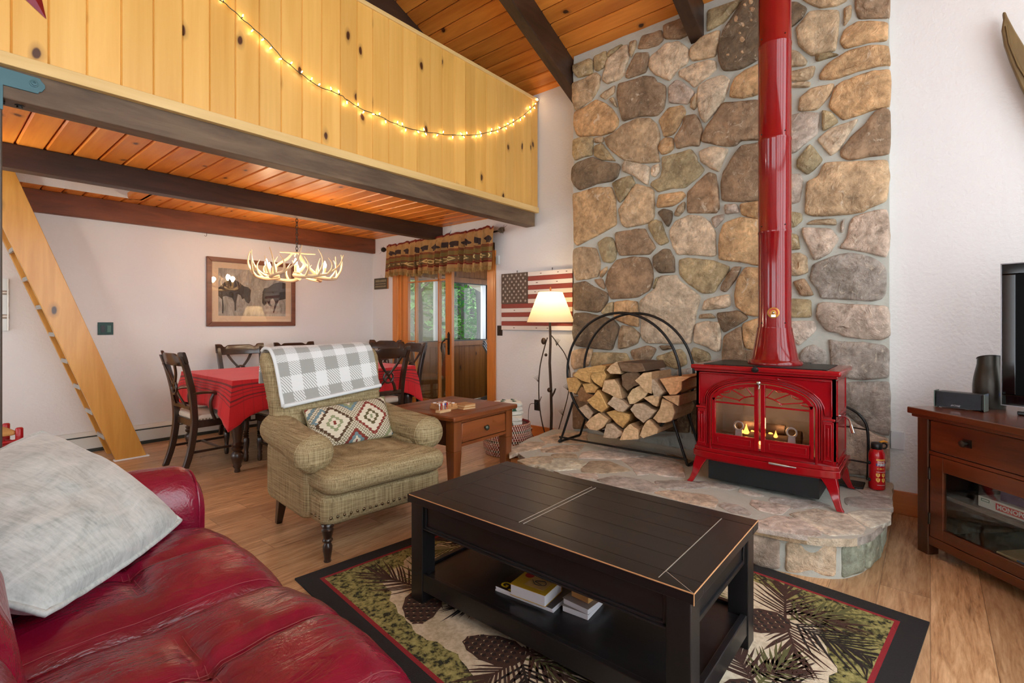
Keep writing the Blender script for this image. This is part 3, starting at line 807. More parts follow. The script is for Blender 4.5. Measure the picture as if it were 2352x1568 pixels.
# cream centre with a ragged edge inside a mossy border
pts = []
for k in range(160):
    w = 2 * PI * k / 160; cx, sy = math.cos(w), math.sin(w)
    a = RW / 2 - .20 + noise.noise(Vector((cx * 3, sy * 3, 2))) * .1; bb = RL / 2 - .20 + noise.noise(Vector((cx * 3, sy * 3, 7))) * .1
    r = 1 / max(abs(cx) ** 4 / a ** 4 + abs(sy) ** 4 / bb ** 4, 1e-6) ** .25
    r *= 1 + noise.noise(Vector((cx * 14, sy * 14, 0))) * .05
    pts.append((-RW / 2 + r * cx, RL / 2 + r * sy))
flat(pts, .0090, 1)
def clipin(p): return (min(max(p[0], -RW + b + .02), -b - .02), min(max(p[1], b + .02), RL - b - .02))
def needle_spray(x, y, a, L, mi, n=15, z=.0094, spread=2.3, step=0):
    flat([clipin((x + dx, y + dy)) for dx, dy in (rot2((0, -.006), a), rot2((L * .8, -.003), a), rot2((L * .8, .003), a), rot2((0, .006), a))], z, mi)
    for k in range(n):
        q = k / (n - 1); side = -1 if k % 2 else 1
        o = rot2((L * (.1 + .7 * q), 0), a); da = a + side * (1.05 - .75 * q) + random.uniform(-.12, .12)
        l = L * random.uniform(.45, .62) * (1.05 - .3 * abs(q - .5)); mid = l * .55
        bend = side * -.12
        w = .0048
        p = [(0, -w), (mid, -w + bend * mid * .4), (l, bend * l * .7), (mid, w + bend * mid * .4), (0, w)]
        P = []
        for qx, qy in p:
            r = rot2((qx, qy), da); P.append(clipin((x + o[0] + r[0], y + o[1] + r[1])))
        flat(P, z + .00015 * (k % 3 + 1), mi)
def cone_motif(x, y, a, L, z=.0098):
    W = L * .6
    body = []
    for k in range(22):
        w = 2 * PI * k / 22; r = 1 + .06 * (k % 2)
        body.append((L / 2 * math.cos(w) * r, W / 2 * math.sin(w) * (1 - .18 * math.cos(w)) * r))
    flat([clipin((x + rot2(p, a)[0], y + rot2(p, a)[1])) for p in body], z, 4)
    rows = 8
    for i in range(rows):
        q = (i + .5) / rows; px_ = -L / 2 + L * q; hw = W / 2 * math.sqrt(max(1 - (2 * q - 1) ** 2, 0)) * .92
        nn = max(2, int(hw * 2 / .024))
        for j in range(nn):
            py = -hw + 2 * hw * (j + (.5 if i % 2 else .25)) / nn
            s = .013
            flat([clipin((x + rot2((px_ + u, py + v), a)[0], y + rot2((px_ + u, py + v), a)[1])) for u, v in ((-s, 0), (-s * .2, -s * .9), (s * .55, 0), (-s * .2, s * .9))], z + .0002, 5)
            flat([clipin((x + rot2((px_ + u, py + v), a)[0], y + rot2((px_ + u, py + v), a)[1])) for u, v in ((s * .4, -s * .5), (s * .95, 0), (s * .4, s * .5), (s * .6, 0))], z + .0004, 6)
motifs = []
def motif(x, y, a, s=1.0):
    needle_spray(x, y, a + 2.2, .34 * s, 5, 29); needle_spray(x, y, a - 2.1, .32 * s, 4, 29); needle_spray(x, y, a + 3.3, .30 * s, 7, 21); needle_spray(x + .05, y + .04, a + 2.7, .25 * s, 4, 21)
    needle_spray(x, y, a + 1.2, .26 * s, 4, 23); cone_motif(x + math.cos(a) * .11 * s, y + math.sin(a) * .11 * s, a, .24 * s)
for x, y, a, s in ((-.42, .42, 2.4, 1.15), (-.38, 1.0, 1.2, 1.0), (-.40, 1.62, .4, 1.0), (-1.30, .45, -.7, 1.1), (-1.38, 1.02, 1.9, 1.05), (-1.36, 1.66, -2.3, 1.15), (-.9, .36, 2.9, .9), (-.92, 1.86, -.6, 1.0), (-.5, 1.92, 2.6, .9), (-1.1, 1.42, .9, .8)):
    motif(x, y, a, s)
m.build('woven_pattern', [M['rug_black'], M['rug_field'], M['rug_olive'], M['rug_red'], M['rug_brown'], M['rug_dark'], M['rug_tan'], M['rug_green']], rug, smooth=0)
# ================================================================ coffee table
RUGZ = .0095
M['black_wood'] = wood('black_painted_wood', sr(11, 12, 15), sr(38, 37, 39), 1, 7, .34, 0, stretch=.06, bump=.05)
M['black_wood_x'] = wood('black_painted_end', sr(11, 12, 15), sr(38, 37, 39), 0, 7, .34, 0, stretch=.06, bump=.05)
M['black_wood_z'] = wood('black_painted_leg', sr(11, 12, 15), sr(36, 36, 37), 2, 7, .36, 0, stretch=.06, bump=.05)
M['worn_edge'] = plain('worn_bare_wood_edge', sr(196, 148, 100), .6, var=.25, vs=20)
M['scratch'] = plain('scored_line', sr(168, 160, 148), .6)
ct = thing('coffee_table', 'black distressed coffee table with a lower shelf standing on the rug', 'coffee table', (1.76, 1.158, RUGZ))
hx, hy, H = .345, .645, .48 - RUGZ
FW = .075
for q in (-1, 1): MB().bx(*sorted((q * hx, q * (hx - FW))), -hy, hy, H - .035, H).build('top_board', M['black_wood'], ct, bevel=.003, smooth=0)
for q in (-1, 1): MB().bx(-hx + FW + .001, hx - FW - .001, *sorted((q * hy, q * (hy - .115))), H - .035, H).build('breadboard_end', M['black_wood_x'], ct, bevel=.003, smooth=0)
m = MB(); n = 5; pw_ = (2 * (hx - FW) - .002) / n
for k in range(n):
    x0 = -hx + FW + .001 + k * pw_
    for y0, y1 in ((-hy + .116, .035), (.058, hy - .116)): m.bx(x0 + .0006, x0 + pw_ - .0006, y0, y1, H - .03, H - .0006)
m.build('top_plank', M['black_wood'], ct, bevel=.0012, seg=1, smooth=0)
MB().bx(-hx + FW + .001, hx - FW - .001, .0365, .0565, H - .03, H - .0006).build('top_strip', M['black_wood_x'], ct, bevel=.001, seg=1, smooth=0)
m = MB()
for y in (.0358, .0572, ): MB().bx(-hx + FW, hx - FW, y - .0011, y + .0011, H - .004, H + .0002).build('scored_seam', M['scratch'], ct, smooth=0)
y = -hy + .1155; MB().bx(-hx + FW * .3, hx - FW, y - .0012, y + .0012, H - .004, H + .0003).build('scored_seam', M['scratch'], ct, smooth=0)
t_ = Vector((FW, .115, 0)).normalized(); nn = Vector((-t_.y, t_.x, 0)) * .001; P = [Vector((-hx, -hy, 0)) + nn, Vector((-hx + FW, -hy + .115, 0)) + nn, Vector((-hx + FW, -hy + .115, 0)) - nn, Vector((-hx, -hy, 0)) - nn]
m = MB(); m.add([(p.x, p.y, H + .0003) for p in P], [(0, 3, 2, 1)])
m.build('scored_seam', M['scratch'], ct, smooth=0)
m = MB(); r_ = .0022
m.tube([(-hx + .0005, -hy, H - .0012), (-hx + .0005, hy * .98, H - .0012)], r_, 6)
m.tube([(-hx, -hy + .0005, H - .0012), (hx, -hy + .0005, H - .0012)], r_, 6)
m.tube([(-hx + .001, -hy + .001, H), (-hx + .001, -hy + .001, H - .035)], .0018, 6)
m.build('worn_edge', M['worn_edge'], ct, smooth=60)
LG = .075
for qx in (-1, 1):
    for qy in (-1, 1):
        m = MB().bx(*sorted((qx * (hx - .012), qx * (hx - .012 - LG))), *sorted((qy * (hy - .014), qy * (hy - .014 - LG))), 0, H - .035)
        m.build('leg', M['black_wood_z'], ct, bevel=.003, smooth=0)
def apron(axis, q):
    m = MB(); z0, z1 = H - .145, H - .035
    if axis == 'y':
        f = q * (hx - .03); L = hy - .014 - LG
        m.bx(*sorted((f, f - q * .02)), -L, L, z0, z1)
        g = q * (hx - .022)
        for a, b_, c, d in ((-L, L, z0, z0 + .016), (-L, L, z1 - .012, z1), (-L, -L + .014, z0, z1), (L - .014, L, z0, z1)): m.bx(*sorted((g, g - q * .02)), a, b_, c, d)
        for a, b_, c, d in ((-L, L, z0, z0 + .007), ): m.bx(*sorted((g + q * .006, g - q * .01)), a, b_, c, d)
    else:
        f = q * (hy - .034); L = hx - .012 - LG
        m.bx(-L, L, *sorted((f, f - q * .02)), z0, z1)
        g = q * (hy - .026)
        for a, b_, c, d in ((-L, L, z0, z0 + .016), (-L, L, z1 - .012, z1), (-L, -L + .014, z0, z1), (L - .014, L, z0, z1)): m.bx(a, b_, *sorted((g, g - q * .02)), c, d)
    m.build('apron', M['black_wood'] if axis == 'y' else M['black_wood_x'], ct, bevel=.002, smooth=0)
for q in (-1, 1): apron('y', q); apron('x', q)
SHZ = .12
m = MB().bx(-hx + .03, hx - .03, -hy + .03, hy - .03, SHZ - .025, SHZ)
m.build('shelf', M['black_wood'], ct, smooth=0)
m = MB()
for q in (-1, 1):
    m.bx(*sorted((q * (hx - .016), q * (hx - .04))), -hy + .09, hy - .09, .055, SHZ + .012)
    m.bx(-hx + .09, hx - .09, *sorted((q * (hy - .018), q * (hy - .042))), .055, SHZ + .012)
m.build('shelf_rail', M['black_wood'], ct, bevel=.003, smooth=0)
# books and magazines on the lower shelf
M['mag_dark'] = plain('dark_cover', sr(48, 34, 26), .3, var=.3, vs=14); M['yellow_cover'] = plain('yellow_cover', sr(204, 160, 34), .35, var=.12, vs=12)
M['yellow_ink'] = plain('yellow_ink', sr(226, 200, 20), .4); M['red_ink'] = plain('red_ink', sr(176, 24, 28), .5); M['black_ink'] = plain('black_ink', sr(22, 22, 24), .6); M['white_ink'] = plain('white_ink', sr(240, 240, 240), .5)
M['grey_cover'] = plain('grey_cover', sr(150, 140, 134), .4, var=.2, vs=10); M['tan_cover'] = plain('tan_cover', sr(206, 160, 96), .5, var=.15, vs=12)
M['lilac_ink'] = plain('lilac_ink', sr(150, 130, 180), .5)
def rz(a): return Matrix.Rotation(a, 4, 'Z')
SZ = RUGZ + SHZ
zb = SZ
BASE = atZ(1222, 1372, SZ)
def slab_thing(name, label, cat, c, w, d, h, a, page, cover, group=None, cov_t=.0015, rnd=.0):
    o = thing(name, label, cat, c, a, group)
    MB().bx(-w / 2 + .002, w / 2 - .002, -d / 2 + .003, d / 2 - .003, cov_t, h - cov_t).build('pages', page, o, bevel=.001, smooth=0)
    return o
# frame of the pile: long side toward -Y
pa = math.radians(-4)
mg0 = thing('magazine', 'pale magazine at the bottom of the pile on the coffee table shelf', 'magazine', (1.667, 1.262, SZ), math.radians(5), 'magazines on the coffee table shelf')
MB().bx(-.105, .105, -.140, .140, 0, .008).build('pages', M['paper'], mg0, bevel=.001, smooth=0)
mg1 = thing('magazine', 'dark magazine with yellow title letters lying under the thick yellow book', 'magazine', (1.669, 1.262, SZ + .0082), math.radians(3), 'magazines on the coffee table shelf')
MB().bx(-.105, .105, -.140, .140, 0, .0075).build('pages', M['paper'], mg1, bevel=.001, smooth=0)
m = MB().bx(-.105, .105, -.140, .140, .0075, .0085)
m.build('cover', M['mag_dark'], mg1, smooth=0)
m = MB(); m.text('G', .055, frame((-.074, .112, .0086), (0, -1, 0), (1, 0, 0)), 0, .0002, bold=.0015)
for k, y in enumerate((.07, .045, .02, -.03)): MB().bx(-.1, -.088, y - .009, y + .009, .0085, .0087).build('title_bar', M['yellow_ink'], mg1, smooth=0)
m.build('title_lettering', M['yellow_ink'], mg1, smooth=0)
bk = thing('book', 'thick yellow paperback with a red dot lying on the dark magazine', 'book', (1.622, 1.232, SZ + .0168), math.radians(6), 'books on the coffee table shelf')
MB().bx(-.068, .068, -.080, .080, .0, .043).build('pages', M['paper'], bk, bevel=.002, smooth=0)
m = MB().bx(-.07, .07, -.082, .082, .043, .0455).bx(-.07, .07, -.082, .082, -.0003, .001).bx(.068, .07, -.082, .082, 0, .045)
m.build('cover', M['yellow_cover'], bk, bevel=.001, smooth=0)
m = MB(); m.lathe([(.020, .0455), (.020, .0459)], 24, 1, Matrix.Translation((.03, .048, 0)))
m.bx(-.045, .045, -.06, .03, .0455, .0457, 3)
m.tube(spline([(.005, .02, .0462), (-.02, -.01, .0462), (-.005, -.045, .0462), (.018, -.03, .0462), (.0, .005, .0462), (-.01, -.03, .0462)], 6), .0014, 5, 2)
m.build('cover_print', [M['yellow_ink'], M['red_ink'], M['black_ink'], M['tan_cover']], bk, smooth=0)
b2 = thing('book', 'pale thin book at the bottom of the smaller pile on the coffee table shelf', 'book', (1.675, 1.045, SZ), pa + .16, 'books on the coffee table shelf')
MB().bx(-.062, .075, -.055, .055, 0, .022).build('pages', M['paper'], b2, bevel=.003, smooth=0)
m = MB().bx(-.063, .077, -.057, .057, .022, .0235); m.build('cover', M['grey_cover'], b2, smooth=0)
b3 = thing('book', 'grey covered book under the tan box on the coffee table shelf', 'book', (1.703, 1.035, SZ + .0237), pa + .02, 'books on the coffee table shelf')
MB().bx(-.088, .088, -.058, .058, 0, .022).build('pages', M['paper'], b3, bevel=.004, smooth=0)
m = MB().bx(-.09, .09, -.06, .06, .022, .024); m.build('cover', M['grey_cover'], b3, bevel=.001, smooth=0)
o = MB().bx(-.045, .045, -.04, .04, 0, .042).build('card_box', M['tan_cover'], bevel=.0015, smooth=0, loc=(1.69, 1.035, SZ + .0480), rot=(0, 0, pa))
tag(o, 'small tan card box on top of the grey book', 'box')
# ================================================================ sofa
def leather(name, col):
    t = NT(name); co = t.coord()
    n1 = t.noise(co, 3.5, 5, .6, .6); n2 = t.noise(co, 150, 2, .5); n3 = t.noise(t.coord((1, 3, 1)), 7, 4, .6, 1.6)
    c = t.ramp(n1, [(.3, dim(col, .72)), (.7, dim(col, 1.22))])
    h = t.math('ADD', t.math('MULTIPLY', n2, .12), n3)
    return t.done(c, .26, 0, t.bump(h, .28, .02), Specular_IOR_Level=.7)
M['leather'] = leather('red_leather', sr(128, 12, 44)); M['thread'] = plain('stitching', sr(158, 60, 66), .6)
sofa = thing('sofa', 'burgundy leather reclining sofa with stitched seat cushions in the left foreground', 'sofa', (0, 0, 0))
SX0, SX1 = .02, .745
def seat(y0, y1, nm):
    W = y1 - y0; m = MB()
    def top(u, v):
        x = SX0 + (SX1 - SX0) * u; y = y0 + W * v
        e = min(v, 1 - v) * W; ef = (1 - u) * (SX1 - SX0)
        z = .43 + .065 * (1 - math.exp(-e / .045)) * (1 - .55 * math.exp(-ef / .06))
        z -= .004 * 0
        for yc in (.5,): z -= .022 * math.exp(-((v - yc) * W / .022) ** 2) * (1 if True else 0)
        # short cross tuck in the middle of the cushion
        z -= .020 * math.exp(-((u - .52) * .72 / .02) ** 2) * math.exp(-((v - .5) * W / .16) ** 4)
        z += .018 * math.sin(PI * min(1, max(0, (u - .08) / .4))) * math.sin(PI * v) ** .6 + .016 * math.sin(PI * min(1, max(0, (u - .52) / .5))) * math.sin(PI * v) ** .6
        z += noise.noise(Vector((x * 5, y * 14, 3))) * .006 * math.sin(PI * v) + noise.noise(Vector((x * 16, y * 9, 8))) * .004
        if ef < .10: z -= (.10 - ef) ** 2 * 4.0
        return (x + .02 * math.sin(PI * v) * u, y, z)
    m.grid(top, 44, 44)
    def front(u, v):
        p = top(1, u); q = v
        return (p[0] + .035 * math.sin(PI * min(q * 1.3, 1)) * (1 if q < .77 else .3), y0 + W * (u * .998 + .001), p[2] * (1 - q) + .10 * q)
    m.grid(front, 44, 12, flip=False)
    for s_, v in ((0, 0), (1, 1)):
        def side(u, q, v=v):
            p = top(u, v); return (p[0], p[1], p[2] * (1 - q) + .12 * q)
        m.grid(side, 20, 3, flip=(v == 1))
    o = m.build(nm, M['leather'], sofa, smooth=180)
    st = MB()
    for off in (-.008, .006):
        st.tube([Vector(top(u / 30, .5 + off / W)) + Vector((0, 0, .0022)) for u in range(2, 30)], .0011, 5)
    for off in (-.008, .008):
        a = [Vector(top(.52 + off / .72, .5 + q)) + Vector((0, 0, .001)) for q in [(-.26 + .52 * k / 14) for k in range(15)]]
        st.tube(a, .001, 5)
    for vv in (.055, .945): st.tube([Vector(top(u / 30, vv)) + Vector((0, 0, .0014)) for u in range(2, 30)], .001, 5)
    st.build('seam', M['thread'], o, smooth=60)
    return o
seat(1.545, 2.19, 'seat_cushion'); seat(.915, 1.543, 'seat_cushion'); seat(.30, .913, 'seat_cushion')
MB().bx(-.22, .70, .05, 2.42, .045, .40).build('base', M['leather'], sofa, bevel=.03, seg=3, smooth=40)
def backc(y0, y1):
    W = y1 - y0; m = MB()
    def f(u, v):                                          # u along y, v around the section
        e = min(u, 1 - u) * W; k = 1 - math.exp(-e / .05)
        w = 2 * PI * v; cx, sz = math.cos(w), math.sin(w)
        rx, rz_ = .125 * (.55 + .45 * k), .27 * (.86 + .14 * k)
        x = -.018 + rx * (abs(cx) ** .75) * (1 if cx > 0 else -1) - .06 * sz; z = .70 + rz_ * (abs(sz) ** .6) * (1 if sz > 0 else -1)
        x += noise.noise(Vector((y0 + u * 5, z * 5, 1))) * .012
        return (x, y0 + W * u, z)
    m.grid(f, 24, 28, cv=True)
    for uu in (0, 1):
        pts = [f(uu, k / 28) for k in range(28)]; m.add(pts, [tuple(range(28)) if uu == 0 else tuple(range(28))[::-1]])
    m.build('back_cushion', M['leather'], sofa, smooth=180)
for a, b_ in ((1.545, 2.19), (.915, 1.54), (.30, .91)): backc(a, b_)
MB().bx(-.25, -.12, .06, 2.42, .05, .86).build('back', M['leather'], sofa, bevel=.04, seg=3, smooth=40)
def arm(y0, y1):
    m = MB(); W = y1 - y0; yc = (y0 + y1) / 2
    def f(u, v):
        x = -.20 + (.735 + .20) * u
        w = PI * v * 1.0
        e = (1 - u) * .93; k = 1 - .35 * math.exp(-e / .03)
        if v < .12: q = v / .12; p = (yc - W / 2, .06 + (.46 - .06) * q)
        elif v > .88: q = (v - .88) / .12; p = (yc + W / 2, .46 - (.46 - .06) * q)
        else:
            w = PI * (v - .12) / .76; p = (yc - math.cos(w) * W / 2 * (1.0 + .24 * math.sin(w)), .475 + math.sin(w) * .205 * k)
        z = p[1] + noise.noise(Vector((x * 9, p[0] * 9, 4))) * .006
        return (x, p[0] + (yc - p[0]) * (1 - k) * .5, z - .02 * (1 - k))
    m.grid(f, 40, 30, flip=True)
    pts = [f(1, k / 30) for k in range(31)]; m.add(pts, [tuple(range(31))[::-1]])
    o = m.build('arm', M['leather'], sofa, smooth=60)
    s_ = MB()
    for u, r_, k0, k1 in ((.70, .0028, 5, 27), (.725, .0028, 5, 27), (.975, .0035, 1, 30)): MB().tube([Vector(f(u, k / 30)) + Vector((.001, 0, .001)) for k in range(k0, k1)], r_, 6).build('welt', M['leather'], o, smooth=60)
arm(2.195, 2.46); arm(.02, .295)
# pale velvet cushion leaning in the far corner of the sofa
def velvet():
    t = NT('pale_velvet'); co = t.coord((1, 1, 1))
    n1 = t.noise(t.coord((1, 2.5, 1)), 6, 6, .7, .8); n2 = t.noise(t.coord((5, 1, 1), (0, 0, .8)), 20, 4, .7)
    c = t.ramp(t.math('ADD', t.math('MULTIPLY', n1, .6), t.math('MULTIPLY', n2, .4)), [(.33, sr(150, 162, 160)), (.5, sr(192, 202, 199)), (.66, sr(216, 222, 219))])
    return t.done(c, .7, 0, t.bump(n2, .1, .01), Sheen_Weight=.35, Sheen_Roughness=.4)
M['velvet'] = velvet()
A, B_, T_ = Vector((.605, 2.13, .525)), Vector((.185, 1.635, .56)), Vector((.295, 2.44, .845))
L_ = B_ + T_ - A
cc = (A + B_ + T_ + L_) / 4
exv = (B_ - A); eyv = (T_ - A); w_, h_ = exv.length, eyv.length
Fp = frame(cc, exv, eyv); 
if (Fp.to_3x3() @ Vector((0, 0, 1))).dot(Vector((0, 0, EYE)) - cc) < 0: Fp = frame(cc, -exv, eyv)
def pillow_mesh(w, h, th, n=30, seed=0, ears=.03, puv=False, sag=None):
    m = MB()
    for sgn in (1, -1):
        def f(u, v, s=sgn):
            a, b_ = 2 * u - 1, 2 * v - 1
            k = (max(0, 1 - a * a) * max(0, 1 - b_ * b_)) ** .42
            px_ = a * w / 2 * (1 - ears * (1 - b_ * b_) * 1.6); py = b_ * h / 2 * (1 - ears * (1 - a * a) * 1.6)
            z = s * th / 2 * k * (1 + .15 * noise.noise(Vector((a * 2, b_ * 2, seed + s)))) + noise.noise(Vector((a * 5, b_ * 5, seed))) * .006 * k
            if sag: q = (1 + sag[0] * a) / 2 * (1 + sag[1] * b_) / 2; px_ += sag[2][0] * q; py += sag[2][1] * q; z += sag[2][2] * q
            return (px_, py, z)
        m.grid(f, n, n, flip=(sgn < 0), uv=puv)
    return m
cush = thing('throw_pillow', 'large pale grey-green velvet cushion leaning in the far corner of the red sofa', 'pillow', (0, 0, 0))
cush.matrix_world = Fp
Lloc = Fp.inverted() @ L_; r_L = _ray(-330, 1245); Lt = r_L * ((L_.x * CC + L_.y * SS)) + Vector((0, 0, EYE)); dl = Fp.inverted() @ Lt - Lloc
sag = (1 if Lloc.x > 0 else -1, 1 if Lloc.y > 0 else -1, dl)
pillow_mesh(w_ * 1.02, h_ * 1.06, .21, 34, 3, -.03, False, sag).build('cover', M['velvet'], cush, smooth=180)
pt = MB(); loop = []
for k in range(160):
    q = k / 160 * 4; s_ = int(q); f_ = q - s_
    a, b_ = ((2 * f_ - 1, -1), (1, 2 * f_ - 1), (1 - 2 * f_, 1), (-1, 1 - 2 * f_))[s_]
    loop.append((a * w_ * 1.02 / 2 * (1 + .048 * (1 - b_ * b_)), b_ * h_ * 1.06 / 2 * (1 + .048 * (1 - a * a)), noise.noise(Vector((a * 9, b_ * 9, 0))) * .004))
    q = (1 + sag[0] * a) / 2 * (1 + sag[1] * b_) / 2; loop[-1] = (loop[-1][0] + dl[0] * q, loop[-1][1] + dl[1] * q, loop[-1][2] + dl[2] * q)
pt.tube(loop, .0085, 8, closed=True); pt.build('piping', M['velvet'], cush, smooth=60)
# ================================================================ armchair
def tweed():
    t = NT('olive_tweed')
    a = t.noise(t.coord((1, 1, 40)), 6, 2, .6); b_ = t.noise(t.coord((45, 45, 1)), 5, 2, .6)
    f = t.math('ADD', t.math('MULTIPLY', a, .5), t.math('MULTIPLY', b_, .5))
    c = t.ramp(f, [(.36, sr(108, 92, 60)), (.5, sr(154, 136, 98)), (.64, sr(184, 168, 128))])
    return t.done(c, .85, 0, t.bump(f, .35, .004))
M['tweed'] = tweed()
M['espresso'] = wood('espresso_turned_wood', sr(24, 17, 14), sr(52, 36, 28), 2, 8, .28, 0, coat=.4)
M['brass'] = plain('antique_nailhead', sr(132, 118, 92), .35, .9)
AC = thing('armchair', 'olive tweed armchair with rolled arms and nailhead trim beside the black coffee table', 'armchair', (1.735, 2.66, 0), math.radians(-5))
W2, D2 = .41, .40                                          # half width, front at y=-.33, back at y=.5
fy = -.325
m = MB()
def rbox(m, x0, x1, y0, y1, z0, z1, r, n=5, puff=0.0, mi=0, M_=None):
    """box with rounded corners in plan and rounded top edge"""
    loop = []
    for cx, cy, a0 in ((x1 - r, y0 + r, -PI / 2), (x1 - r, y1 - r, 0), (x0 + r, y1 - r, PI / 2), (x0 + r, y0 + r, PI)):
        for k in range(n + 1): a = a0 + PI / 2 * k / n; loop.append((cx + r * math.cos(a), cy + r * math.sin(a)))
    mx, my = (x0 + x1) / 2, (y0 + y1) / 2
    rings = []
    h = z1 - z0; e = min(r, h * .45)
    for k in range(5): a = PI / 2 * k / 4; rings.append((z0 + e - e * math.cos(a), e * (1 - math.sin(a))))
    for k in range(5): a = PI / 2 * k / 4; rings.append((z1 - e + e * math.sin(a), e * (1 - math.cos(a))))
    vs = []
    for z, ins in rings:
        for (x, y) in loop:
            dx, dy = x - mx, y - my; L = math.hypot(dx, dy); q = 1 - ins / max(L, .001)
            vs.append((mx + dx * q, my + dy * q, z))
    nn = len(loop); R = len(rings); fs = []
    for i in range(R - 1):
        for k in range(nn): l = (k + 1) % nn; fs.append((i * nn + k, i * nn + l, (i + 1) * nn + l, (i + 1) * nn + k))
    fs.append(tuple(range(nn))[::-1])
    base = len(vs)
    for q in (.75, .45, .15):
        for (x, y) in loop:
            dx, dy = (x - mx) * q, (y - my) * q; vs.append((mx + dx, my + dy, z1 + puff * (1 - q * q)))
    prev = (R - 1) * nn
    for i in range(3):
        for k in range(nn): l = (k + 1) % nn; fs.append((prev + k, prev + l, base + i * nn + l, base + i * nn + k))
        prev = base + i * nn
    fs.append(tuple(prev + k for k in range(nn)))
    m.add(vs, fs, mi, M_); return m
rbox(MB(), -.375, .375, fy + .01, .42, .185, .36, .05).build('apron', M['tweed'], AC, smooth=60)
rbox(MB(), -.385, .385, fy - .045, .27, .355, .475, .075, puff=.035).build('seat_cushion', M['tweed'], AC, smooth=60)
for q in (-1, 1):
    m = MB()
    rbox(m, *sorted((q * .26, q * .40)), -.16, .45, .19, .53, .05)
    def roll(u, v, q=q):
        y = -.235 + .66 * u
        w = 2 * PI * v
        r = .098 * (1 - .55 * max(0, 1 - u / .06) ** 2)
        r *= 1 + .03 * math.sin(u * 9)
        return (q * (.335 + .035 * (1 - u)) + r * math.cos(w) * 1.05, y, .545 + .05 * u + r * math.sin(w))
    m.grid(roll, 30, 22, cv=True, flip=True)
    m.add([roll(0, k / 22) for k in range(22)], [tuple(range(22))])
    m.add([roll(1, k / 22) for k in range(22)], [tuple(range(22))[::-1]])
    a = m.build('arm', M['tweed'], AC, smooth=60)
    s_ = MB().tube([roll(.075, k / 22) for k in range(22)], .004, 6, closed=True); s_.build('welt', M['tweed'], a, smooth=60)
    for k in range(9):                                     # pleats on the arm front
        pass
# back: thick slab leaning back
m = MB()
def bk_f(u, v):
    w = 2 * PI * v; cx, sy = math.cos(w), math.sin(w)
    z = .36 + .70 * u
    lean = .12 * u + .03 * u * u
    hw = .355 + .05 * u - .02 * math.sin(PI * u); th = .085 + .015 * math.sin(PI * u)
    x = hw * (abs(cx) ** .35) * (1 if cx > 0 else -1); y = th * (abs(sy) ** .6) * (1 if sy > 0 else -1)
    tuft = 0
    k = 1 - .5 * max(0, (u - .9) / .1) ** 2
    return (-.025 + x * (1 - .06 * max(0, (u - .9) / .1) ** 2), .33 + lean + y * k + (noise.noise(Vector((x * 6, z * 6, 2))) * .008), z)
m.grid(bk_f, 26, 36, cv=True, flip=True)
# grid() runs u first: close the top
m.add([bk_f(1, k / 36) for k in range(36)], [tuple(range(36))])
bko = m.build('back', M['tweed'], AC, smooth=60)
s_ = MB(); s_.tube([Vector(bk_f(.60, k / 72)) for k in range(72)], .0045, 6, closed=True)
s_.build('welt', M['tweed'], bko, smooth=60)
m = MB()
for x in (-.22, 0, .22): m.ball((x, .27, .60), .014, 10, 6, sy=.6)
m.build('tuft_button', M['tweed'], bko, smooth=60)
def turned(r=.034, h=.185):
    P = [(.018, 0), (.020, .004), (.016, .012), (.019, .03), (.024, .055), (.025, .075), (.018, .088), (.017, .092), (.026, .1), (.026, .108), (.020, .114), (.026, .135), (.031, .155), (.024, .163), (.034, .170), (.034, .178), (.030, .185)]
    return [(a * r / .034, b_ * h / .185) for a, b_ in P]
for q in (-1, 1):
    MB().lathe(turned(.034, .20), 20, 0, Matrix.Translation((q * .335, fy + .05, 0))).build('leg', M['espresso'], AC, smooth=50)
    m = MB(); m.taper(*sorted((q * .30, q * .355)), .33, .385, 0, .20, .62, off=(0, .07)); m.build('leg', M['espresso'], AC, bevel=.003, smooth=0)
m = MB()
for k in range(19): MB().ball((-.335 + .67 * k / 18, fy + .009, .236), .0085, 10, 6, sy=.7).build('nailhead', M['brass'], AC, smooth=60)
for k in range(4): MB().ball((-.376, fy + .06 + .045 * k, .236), .0085, 10, 6, sx=.7).build('nailhead', M['brass'], AC, smooth=60)
# plaid throw over the back of the armchair
def plaid():
    t = NT('plaid_fleece'); a = t.attr('puv').outputs['Vector']; xyz = t.n('SeparateXYZ', {0: a})
    def band(s_, n): return t.math('LESS_THAN', t.math('FRACT', t.math('MULTIPLY', s_, n)), .55)
    u, v = xyz.outputs[0], xyz.outputs[1]
    bu, bv = band(t.math('ADD', u, .02), 4.2), band(t.math('ADD', v, .035), 5.3)
    both = t.math('MULTIPLY', bu, bv); either = t.math('SUBTRACT', t.math('ADD', bu, bv), t.math('MULTIPLY', both, 2.0))
    diag = t.math('LESS_THAN', t.math('FRACT', t.math('ADD', t.math('MULTIPLY', u, 42.0), t.math('MULTIPLY', v, 52.0))), .42)
    g = t.math('ADD', both, t.math('MULTIPLY', either, diag))
    c = t.mix(g, sr(226, 230, 228), sr(160, 162, 156))
    return t.done(c, .9, 0, t.bump(t.noise(t.coord(), 160, 3), .3, .004), Sheen_Weight=.3)
M['plaid'] = plaid()
th_root = thing('throw_blanket', 'grey and white plaid fleece throw folded over the back of the olive armchair', 'blanket', AC.location, math.radians(-5))
def drape(off):
    path = []
    # profile in (y, z): hangs down the front of the back, over the top, down behind
    P = [(.302, .775), (.330, .90), (.362, 1.0), (.392, 1.058), (.425, 1.085), (.475, 1.09), (.53, 1.075), (.562, 1.03), (.572, .95), (.575, .86)]
    pts = spline([(0, y, z) for y, z in P], 6)
    return pts
prof = drape(0)
